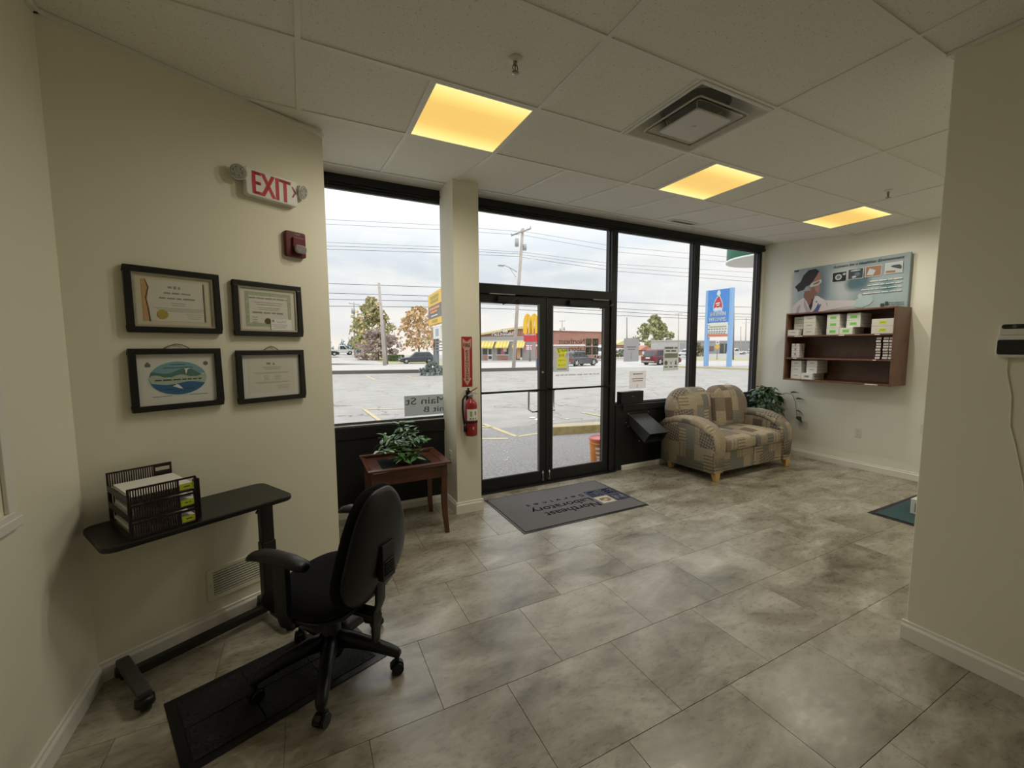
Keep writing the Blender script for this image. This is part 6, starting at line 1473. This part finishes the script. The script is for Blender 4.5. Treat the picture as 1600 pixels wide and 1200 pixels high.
# ---- restaurant across the road ---------------------------------------
M_BRICK = mat('red_brick', (.36, .17, .13), .9, noise=(.8, (.42, .22, .17), 5)); M_STUCCO = mat('grey_stucco', (.36, .35, .335), .9); M_CREAM = mat('cream_fascia', (.66, .58, .30), .7); M_AWN = mat('yellow_awning', (.72, .55, .06), .7); M_AWN2 = mat('pale_yellow_stripe', (.75, .66, .30), .7); M_DGL = mat('dark_shop_glass', (.05, .06, .065), .2); M_SIGNW = mat('sign_white', (.78, .78, .75), .6); M_SIGNY = mat('sign_yellow', (.80, .48, .03), .45); M_SIGNR = mat('sign_red_bright', (.55, .03, .05), .5); M_ROOFG = mat('roof_grey', (.30, .32, .31), .8); M_PINK = mat('window_poster_pink', (.55, .14, .22), .7)
P1, P2, P3 = gat(748, 563), gat(837, 563), gat(948, 560.2)
zb = min(P1.z, P2.z, P3.z); P1.z = P2.z = P3.z = zb
rest = empty('restaurant', P1, 'grey and brick restaurant with yellow awnings across the road', 'building')
U1 = (P2-P1).normalized(); L1 = (P2-P1).length; N1 = Vector((U1.y, -U1.x, 0))       # N1 towards the viewer
U2 = (P3-P2).normalized(); L2 = (P3-P2).length; N2 = Vector((U2.y, -U2.x, 0))
ku = L1/(837-748); kh = 1/8.95
def fr1(a, b_, h): return tuple(U1*a+N1*h+Z_*b_)
def fr2(a, b_, h): return tuple((P2-P1)+U2*a+N2*h+Z_*b_)
def px1(x, y): return ((x-748)*ku, (563-y)*kh)
MB().prism([px1(742, 575), px1(837, 575), px1(837, 525.2), px1(742, 525.2)], -9, 0, fr1).build('front_wall', M_STUCCO, rest)
MB().prism([px1(742, 525), px1(837, 525), px1(837, 514), px1(808, 513.5), px1(742, 524)], -9, -.3, fr1).build('brick_gable', M_BRICK, rest)
MB().prism([px1(742, 524.5), px1(808, 514.5), px1(838, 514.5), px1(838, 511.5), px1(808, 511.5), px1(742, 521.5)], -9.4, .25, fr1).build('roof_fascia', M_CREAM, rest)
MB().prism([px1(780, 514), px1(838, 512), px1(832, 510.5), px1(812, 510.5)], -8, -1, fr1).build('roof', M_ROOFG, rest)
MB().prism([px1(748, 533.2), px1(837, 533.2), px1(837, 532), px1(748, 532)], 0, .12, fr1).build('wall_band', M_SIGNW, rest)
for k, (x0, x1) in enumerate(((753, 774.5), (777.5, 798), (804.5, 822))):
    mb = MB(); n = 8
    for q in range(n):
        mb.mi = q % 2; xa, xb = x0+(x1-x0)*q/n, x0+(x1-x0)*(q+1)/n
        (ua, zt0), (ub, _), (_, zb0) = px1(xa, 532.5), px1(xb, 532.5), px1(xa, 541.5)
        mb.add([fr1(ua, zt0, .02), fr1(ub, zt0, .02), fr1(ub, zb0, .95), fr1(ua, zb0, .95), fr1(ua, zt0-.06, .02), fr1(ub, zt0-.06, .02), fr1(ub, zb0-.25, .95), fr1(ua, zb0-.25, .95)], [(0,1,2,3),(7,6,5,4),(0,4,5,1),(1,5,6,2),(2,6,7,3),(3,7,4,0)])
    mb.build('awning', [M_AWN, M_AWN2], rest)
for x0, x1, y0, y1, m, nm in ((755, 762, 553.5, 542, M_DGL, 'window'), (778.5, 795.5, 553.5, 542, M_DGL, 'window'), (805, 817, 561, 542, M_DGL, 'window'), (755, 762.5, 562.8, 555.5, M_BRICK, 'brick_panel'), (778.5, 794.5, 562.8, 555.5, M_BRICK, 'brick_panel'), (763, 770.5, 562.8, 543, M_SIGNW, 'door'), (764.3, 769.5, 553.5, 545, M_DGL, 'door_glass'), (764.3, 769.5, 561, 556, M_DGL, 'door_glass'), (784, 790.5, 553, 544, M_PINK, 'window_poster'), (788, 793, 549, 543, M_SIGNW, 'window_poster'), (809, 814.5, 560, 543, mat('window_poster_orange', (.60, .34, .20), .7), 'window_poster'), (814, 817, 562, 558, M_SIGNW, 'bin'), (777, 797, 554.8, 553.6, M_SIGNW, 'window_sill')):
    d0, d1 = (.0, .05) if nm in ('window', 'brick_panel', 'door') else (.05, .10)
    a, b_ = px1(x0, y0), px1(x1, y1); MB().prism([(a[0], a[1]), (b_[0], a[1]), (b_[0], b_[1]), (a[0], b_[1])], d0, d1, fr1).build(nm, m, rest)
mb = MB(); a = px1(789, 524.3); put_text(mb, "McDonald's", fr1(a[0], a[1], .06), U1, Z_, .95, bold=.03, ext=.05, fit=38*ku); mb.build('lettering', M_SIGNW, rest)
mb = MB(); a = px1(792, 519.4)
def arches(mb, o3, fr, w, h, th, dep):
    """two tall rounded arches side by side"""
    for s_ in (-1, 1):
        cx = o3[0]+s_*w/4; R = w/4-th*.2
        path = []
        for i in range(19):
            a = PI*i/18; path.append((cx-R*math.cos(a), o3[1]+h*(math.sin(a)**.62)))
        outer, inner = [], []
        for i, (x, z) in enumerate(path):
            x2, z2 = path[min(i+1, 18)]; x1, z1 = path[max(i-1, 0)]; d = Vector((x2-x1, z2-z1)).normalized(); nn = Vector((-d.y, d.x))
            tw = th*(.55+.45*abs(math.cos(PI*i/18)))
            outer.append((x+nn.x*tw/2, z+nn.y*tw/2)); inner.append((x-nn.x*tw/2, z-nn.y*tw/2))
        for i in range(18): mb.prism([outer[i], outer[i+1], inner[i+1], inner[i]], -dep/2, dep/2, fr)
arches(mb, a, lambda p, q, h: fr1(p, q, h+.25), 6*ku, 3.5*kh*.9, .18, .2); mb.build('small_arches', M_SIGNW, rest)
hW = (560.5-521.5)/7.9+.1
MB().prism([(0, -1), (L2, -1), (L2, hW), (0, hW)], -9, 0, fr2).build('side_wall', M_BRICK, rest)
MB().prism([(0, 2.45), (L2, 2.45), (L2, 2.75), (0, 2.75)], 0, .08, fr2).build('wall_band', M_SIGNW, rest)
MB().prism([(-.1, hW), (L2+.2, hW), (L2+.2, hW+.12), (-.1, hW+.12)], -9.2, .15, fr2).build('parapet_cap', mat('cap_brown', (.28, .14, .11), .8), rest)
# golden arches roadside sign
Ps = at(828, 566, 56); Ps.z = gz(Ps.y); s_ = ppm(Ps)
us = Vector((.80, -.60, 0)).normalized(); ns = Vector((us.y, -us.x, 0)); fs = 1/(us.dot(RR))
def frs(a, b_, h): return tuple(us*a+ns*h+Z_*b_)
def pxs(x, y): return ((x-828)/s_*fs, (566-y)/s_)
ar = empty('arch_sign', Ps, 'tall yellow double arch sign over red panel by restaurant', 'sign')
mb = MB(); x0, x1 = pxs(819.5, 0)[0], pxs(840, 0)[0]; o3 = ((x0+x1)/2, pxs(0, 523)[1]); arches(mb, o3, frs, x1-x0, pxs(0, 494.3)[1]-o3[1], .62, .45); mb.build('arches', M_SIGNY, ar)
a, b_ = pxs(818.7, 535.5), pxs(839.5, 520); MB().prism([(a[0], a[1]), (b_[0], a[1]), (b_[0], b_[1]), (a[0], b_[1])], -.15, .15, frs).build('red_panel', M_SIGNR, ar)
mb = MB(); c = pxs(828.5, 525.8); put_text(mb, "McDonald's", frs(c[0], c[1], .17), us, Z_, .45, bold=.02, ext=.02, fit=(b_[0]-a[0])*.86); mb.build('lettering', M_SIGNW, ar)
a, b_ = pxs(821, 549), pxs(832.5, 539.5); MB().prism([(a[0], a[1]), (b_[0], a[1]), (b_[0], b_[1]), (a[0], b_[1])], -.1, .1, frs).build('message_board', M_PINK, ar)
mb = MB()
for k, (w, dy) in enumerate(((.8, .78), (.6, .5), (.75, .22))): z = a[1]+(b_[1]-a[1])*dy; m_ = (a[0]+b_[0])/2; q = (b_[0]-a[0])*w/2; mb.prism([(m_-q, z-.09), (m_+q, z-.09), (m_+q, z+.09), (m_-q, z+.09)], .1, .12, frs)
mb.build('message_lines', M_SIGNW, ar)
MB().cyl((0, 0, -.3), (0, 0, pxs(0, 520)[1]), .14, n=12).build('post', M_PGREY, ar)
# mail box on the kerb
c = gat(842.5, 577); mbx = empty('mail_box', c, 'blue rounded top mail box on kerb by the door frame', 'mail box', rz=-.4); h = 1.15
mb = MB(); mb.prism([(-.26, .12), (.26, .12), (.26, .85)]+[(.26*math.cos(a), .85+.28*math.sin(a)) for a in [PI*i/12 for i in range(1, 12)]]+[(-.26, .85)], -.25, .25, lambda p, q, h: (p, h, q)); mb.build('box_body', mat('mail_blue', (.10, .16, .30), .4), mbx)
mb = MB()
for sx in (-.2, .2):
    for sy in (-.2, .2): mb.bx(sx-.03, sx+.03, sy-.03, sy+.03, 0, .13)
mb.build('feet', mat('mail_blue', (.10, .16, .30), .4), mbx)
mb = MB(); mb.bx(-.12, .12, -.262, -.25, .45, .62).bx(-.10, .10, -.262, -.25, .2, .3); mb.build('notice', M_SIGNW, mbx)
# ---- yellow plaza sign by the left window -----------------------------
Zt = at(673, 463, 31.0).z
def on_z(px, py, z): d = ray(px, py); return CAM+d*((z-CAM.z)/d.z)
A0 = at(673, 463, 31.0); A1 = on_z(690, 452.5, Zt); uy_ = (A1-A0); uy_.z = 0; kk = uy_.length/17.; uy_.normalize(); ny_ = Vector((uy_.y, -uy_.x, 0))
if ny_.dot(CAM-A0) < 0: ny_ = -ny_
ys = empty('plaza_sign', Vector((A0.x, A0.y, gz(A0.y))), 'yellow and grey roadside plaza sign on two grey posts behind pillar', 'sign')
def fry(a, b_, h): return tuple(uy_*a+ny_*h+Z_*b_)
HT = Zt-gz(A0.y); sc0 = ppm(A0)
def panel(nm, a0, a1, y0, y1, m, h0=-.2, h1=.2): z0, z1 = HT-(y1-463)/sc0, HT-(y0-463)/sc0; return MB().prism([(a0, z0), (a1, z0), (a1, z1), (a0, z1)], h0, h1, fry).build(nm, m, ys)
SWD = 4.6
panel('top_panel', 0, SWD, 463, 481, M_SIGNY); panel('grey_panel', 0, SWD, 481, 500, mat('sign_grey', (.16, .16, .155), .6)); panel('bottom_panel', 0, SWD, 500, 508.5, M_SIGNY)
M_SIGO = mat('sign_orange', (.70, .30, .12), .6)
panel('top_lines', .9, SWD-.9, 467, 471, mat('sign_olive', (.40, .33, .06), .6), .2, .22); panel('top_lines', .9, SWD-.9, 473, 477, mat('sign_olive', (.40, .33, .06), .6), .2, .22)
panel('message_lines', .5, SWD-.5, 484, 487.5, M_SIGO, .2, .22); panel('message_lines', .9, SWD-1.2, 489, 492, M_SIGO, .2, .22); panel('message_lines', 1.2, SWD-1.2, 495.5, 497, M_SIGNW, .2, .22); panel('bottom_lines', 1.4, SWD-1.4, 502, 506, mat('sign_olive', (.40, .33, .06), .6), .2, .22)
panel('white_panel', 1.3, SWD-.8, 512, 530, M_SIGNW, -.12, .12); panel('panel_print', 2.2, SWD-1.4, 516, 526, mat('sign_pale_blue', (.35, .42, .52), .6), .12, .14)
for k in range(4): panel('louvre', 1.4, SWD-.8, 534+k*4, 535.6+k*4, M_PGREY, -.1, .1)
zc = HT-(536-463)/sc0; mb = MB(); mb.mi = 0; mb.prism([(1.15+.55*math.cos(a), zc+.24*1.0*math.sin(a)*1.05) for a in [2*PI*i/24 for i in range(24)]], .15, .22, fry); mb.mi = 1; mb.prism([(1.15+.42*math.cos(a), zc+.18*math.sin(a)) for a in [2*PI*i/24 for i in range(24)]], .22, .24, fry); mb.mi = 0; mb.prism([(1.15+.2*math.cos(a), zc+.09*math.sin(a)) for a in [2*PI*i/12 for i in range(12)]], .24, .25, fry); mb.build('round_emblem', [M_SIGO, M_SIGNW], ys)
for a_ in (1.15, 2.0):
    mb = MB(); mb.prism([(a_-.14, -.3), (a_+.14, -.3), (a_+.14, HT-(512-463)/sc0), (a_-.14, HT-(512-463)/sc0)], -.1, .1, fry); mb.build('post', M_PGREY, ys)
# ---- blue paint shop sign ---------------------------------------------
A, B_ = gat(1103, 572.3), gat(1139, 573.3); zmin = min(A.z, B_.z); A.z = B_.z = zmin
ub = (B_-A).normalized(); Lb = (B_-A).length; nb = Vector((ub.y, -ub.x, 0))
if nb.dot(CAM-A) < 0: nb = -nb
bs = empty('paint_sign', A, 'tall blue paint shop sign on two blue posts', 'sign')
M_BLUE = mat('sign_blue', (.07, .26, .66), .5); M_BLUE2 = mat('sign_blue_post', (.26, .46, .74), .5)
kx = Lb/36.; kz = 1/16.5
def frb(a, b_, h): return tuple(ub*a+nb*h+Z_*b_)
def pxb(x, y): return ((x-1103)*kx, (572.8-y-((x-1121)/36)*1.0)*kz)
def zrow(y): return (572.8-(y+2.3))*kz      # height of a row at the middle of the sign
mb = MB()
for x in (1103, 1139): a0 = (x-1103)*kx; mb2 = MB(); mb2.prism([(a0-.14, -.4), (a0+.14, -.4), (a0+.14, 7.03), (a0-.14, 7.03)], -.2, .2, frb); mb2.build('post', M_BLUE2, bs)
def pb(nm, x0, x1, z0, z1, m, h0, h1): return MB().prism([((x0-1103)*kx, z0), ((x1-1103)*kx, z0), ((x1-1103)*kx, z1), ((x0-1103)*kx, z1)], h0, h1, frb).build(nm, m, bs)
pb('blue_panel', 1105, 1137, 4.05, 7.0, M_BLUE, -.15, .24); pb('white_bar', 1104, 1138, 3.83, 4.0, M_SIGNW, -.1, .2)
pb('message_board', 1104, 1137.5, 2.72, 3.78, M_SIGNW, -.12, .15); pb('message_stripe', 1104.5, 1137, 2.78, 2.98, mat('sign_salmon', (.66, .20, .12), .6), .15, .17); pb('message_stripe', 1108, 1134, 3.60, 3.72, mat('sign_leaf_green', (.35, .45, .22), .6), .15, .17)
for k, (x0, x1, z) in enumerate(((1106, 1136, 3.45), (1107, 1135, 3.22), (1106, 1134, 3.06))):
    mb = MB(); n = 7
    for q in range(n):
        xa = x0+(x1-x0)*q/n; mb.prism([((xa-1103)*kx, z-.05), ((xa+2.6-1103)*kx, z-.05), ((xa+2.6-1103)*kx, z+.05), ((xa-1103)*kx, z+.05)], .15, .17, frb)
    mb.build('message_lines', M_GREYINK, bs)['kind'] = 'stuff'
mb = MB(); cxm = 18*kx; put_text(mb, 'SHERWIN', frb(cxm, 4.63, .26), ub, Z_, .52, bold=.008, shear=.15, ext=.02, fit=24.5*kx); put_text(mb, 'WILLIAMS.', frb(cxm-.01, 4.15, .26), ub, Z_, .52, bold=.008, shear=.15, ext=.02, fit=26.5*kx); mb.build('lettering', M_SIGNW, bs)
mb = MB()   # emblem: tilted can pouring red paint over a globe
def pe(poly, h0, h1, m): mb.mi = m; mb.prism([(cxm+x*kx, z) for x, z in poly], h0, h1, frb)
pe([(-1.2, 6.86), (1.6, 6.95), (3.6, 6.62), (1.2, 6.38), (-2.6, 6.55)], .24, .26, 1)
pe([(.4, 6.45), (2.2, 6.50), (3.6, 6.25), (6.4, 5.85), (7.4, 5.55), (7.0, 5.25), (4, 5.15), (-4, 5.10), (-7.0, 5.25), (-7.2, 5.55), (-5.5, 5.95), (-2.5, 6.30)], .24, .26, 1)
pe([(.4, 6.38), (1.8, 6.35), (3.2, 6.15), (5.8, 5.80), (6.4, 5.50), (5.8, 5.32), (3, 5.45), (0, 5.35), (-3, 5.45), (-5.8, 5.30), (-6.3, 5.50), (-4.8, 5.90), (-2, 6.22)], .26, .28, 2)
pe([(-3, 5.80), (3, 5.84), (3.4, 5.74), (-3.4, 5.70)], .28, .29, 1); pe([(-2, 5.62), (2.6, 5.66), (2.2, 5.56), (-2, 5.54)], .28, .29, 1)
for k, x in enumerate((-6, -3.5, -1, 1.5, 4, 6)): pe([(x-.8, 5.3), (x+.8, 5.3), (x+.5, 5.0-.06*(k % 3)), (x-.4, 5.02-.06*(k % 2))], .24, .265, 1)
mb.build('emblem', [M_BLUE, mat('sign_pale', (.70, .74, .78), .6), mat('emblem_red', (.55, .05, .07), .5)], bs)
# ---- small road signs, far buildings ----------------------------------
Pq = at(1120, 562, 42); Pq.z = gz(42); s_ = ppm(Pq); rs = empty('road_sign', Pq, 'white square and yellow diamond road signs under blue sign', 'sign')
q_ = Vector((-Pq.x, -Pq.y, 0)).normalized(); ur = Vector((-q_.y, q_.x, 0))
def frr(a, b_, h): return tuple(ur*a+q_*h+Z_*b_)
H0 = (562-535)/s_*1.1
MB().cyl((0, 0, 0), (0, 0, H0), .04, n=8).build('post', M_PGREY, rs)
MB().prism([(-.22, H0-.55), (.22, H0-.55), (.22, H0), (-.22, H0)], .04, .07, frr).build('square_plate', M_SIGNW, rs); MB().prism([(0, H0-1.3), (.38, H0-.92), (0, H0-.54), (-.38, H0-.92)], .04, .06, frr).build('diamond_plate', M_SIGNY, rs)
mb = MB(); mb.prism([(-.1, H0-.42), (-.03, H0-.42), (-.03, H0-.12), (-.1, H0-.12)], .07, .08, frr); mb.prism([(.03, H0-.42), (.1, H0-.42), (.1, H0-.12), (.03, H0-.12)], .07, .08, frr); mb.build('plate_print', M_INK, rs)
def far_building(name, px0, px1, pyb, pyt, Y, label, m, roofm, gable=0, wins=(), depth=8):
    A = at(px0, pyb, Y); s_ = ppm(A); z0 = A.z-1.0; d = (at(px1, pyb, Y)-A); L = d.length; o = empty(name, Vector((A.x, A.y, z0)), label, 'building')
    H = (pyb-pyt)/s_+1.0
    MB().bx(0, L, 0, depth, 0, H).build('wall', m, o)
    if gable: MB().prism([(-.4, H), (L+.4, H), (L*.5, H+gable/s_)], -.4, depth, lambda a, b_, h: (a, h, b_)).build('roof', roofm, o)
    else: MB().bx(-.2, L+.2, -.2, depth, H, H+.35).build('roof', roofm, o)
    for x0, x1, y0, y1, mm in wins:
        k = L/(px1-px0); MB().bx((x0-px0)*k, (x1-px0)*k, -.08, .02, (pyb-y0)/s_+1.0, (pyb-y1)/s_+1.0).build('window', mm, o)
    return o
M_PALEW = mat('pale_cladding', (.50, .50, .47), .8); M_GREYW = mat('grey_cladding', (.36, .37, .36), .8)
far_building('warehouse', 1082, 1200, 556, 533.5, 100, 'long grey low building behind the blue sign', M_GREYW, mat('roof_pale', (.52, .53, .54), .8), 0, ((1121, 1127, 553, 537, M_DGL), (1128.5, 1133, 553, 537, M_DGL), (1095, 1112, 549, 541, mat('maroon_bush_wall', (.22, .14, .13), .8))))
far_building('storehouse', 1046, 1086, 556, 533, 96, 'pale low building between green tree and window bar', M_PALEW, mat('roof_pale', (.52, .53, .54), .8), 0, ((1062, 1070, 545, 536, M_GREYW), (1072, 1080, 546, 538, M_PALEW)))
far_building('diner', 960, 989, 558, 539, 84, 'small brick building with yellow roof left of the tree', M_BRICK, M_CREAM, 8, ((971, 977, 553, 543, M_DGL), (980, 985, 553, 543, M_SIGNW)))
far_building('brick_house', 1000, 1018, 556, 547, 90, 'small red brick gabled building behind the red car', M_BRICK, mat('red_roof', (.45, .20, .13), .8), 7, ((1003, 1006, 554, 549, M_SIGNW),))
# ---- green canopy of the next unit ------------------------------------
cc = on_z(1195, 408, 3.72); Rc = (1195-1141.5)/ppm(cc); cnp = empty('shop_canopy', Vector((cc.x, cc.y, 3.72)), 'round green shop canopy at top corner of last window', 'canopy')
n = 40; M_GREENF = mat('canopy_green', (.02, .16, .10), .45)
MB().lathe([(Rc-.02, .02), (Rc, .05), (Rc, 1.1), (Rc-.06, 1.1), (Rc-.06, .02)], n).build('fascia', M_GREENF, cnp)
MB().lathe([(0, .02), (Rc-.05, .02), (Rc-.05, .06), (0, .06)], n).build('underside', mat('canopy_soffit', (.20, .20, .20), .7), cnp)
MB().lathe([(Rc-.03, -.005), (Rc+.012, -.005), (Rc+.012, .05), (Rc-.03, .05)], n).build('edge_band', M_SIGNW, cnp)
cpn = Vector((cnp.location.x, cnp.location.y, 0)); MB().cyl((.6, -.2, -3.72-.2), (.6, -.2, .05), .12, n=14).build('column', M_SIGNW, cnp)
# ---- kerb block and bucket by the door --------------------------------
a, b_ = gat(864, 681), gat(942, 676); d = (b_-a); d.z = 0; d.normalize(); nn = Vector((-d.y, d.x, 0)); kb = empty('parking_kerb', Vector((a.x, a.y, gz(a.y))), 'worn yellow concrete parking kerb outside the right door', 'kerb', rz=math.atan2(d.y, d.x))
M_KERBW = mat('worn_yellow_concrete', (.30, .22, .08), .9, noise=(9, (.44, .36, .17), 6)); M_KTOP = mat('pale_yellow_concrete', (.50, .42, .25), .9, noise=(5, (.42, .38, .30), 5))
mb = MB(); mb.loft([[(x, y, z) for y, z in ((0, 0), (.36, 0), (.34, .155), (.03, .155))] for x in (0, 1.85)], smooth=False); mb.build('kerb_block', M_KERBW, kb, bevel=.012)
mb = MB(); mb.bx(.02, 1.83, .04, .33, .15, .158); mb.build('kerb_top', M_KTOP, kb)
c = gat(937.5, 724); c.z = gz(c.y)+.008; bk = empty('bucket', c, 'orange plastic bucket with pink lid outside the right door', 'bucket')
mb = MB(); mb.lathe([(.128, 0), (.132, .005), (.150, .33), (.150, .345)], 28); mb.build('bucket_body', mat('bucket_orange', (.72, .22, .02), .4), bk)
mb = MB(); mb.lathe([(.150, .285), (.157, .287), (.157, .300), (.151, .302)], 28); mb.build('rim_band', mat('bucket_orange', (.72, .22, .02), .4), bk)
mb = MB(); mb.lathe([(.158, .335), (.162, .34), (.162, .368), (.15, .372), (.147, .362), (0, .362)], 28); mb.build('lid', mat('lid_pink', (.62, .14, .13), .4), bk)
mb = MB()
for k, (dz, w) in enumerate(((.22, .05), (.16, .08), (.10, .08), (.06, .05))): curved_label(mb, .1405+.05*(dz-.13), -.95-.2+k*.05, -.25, dz, dz+.03, 6)
mb.build('white_print', M_SIGNW, bk)['kind'] = 'stuff'
mb = MB(); mb.tube([(.155*math.cos(a), .155*math.sin(a)-.02, .30-.12*math.sin((a+2.6)/5.2*PI if False else (a-PI)/PI*PI)*-1*0) for a in [PI+PI*i/12 for i in range(13)]], .003, n=5); mb.build('bail', M_STEEL, bk)
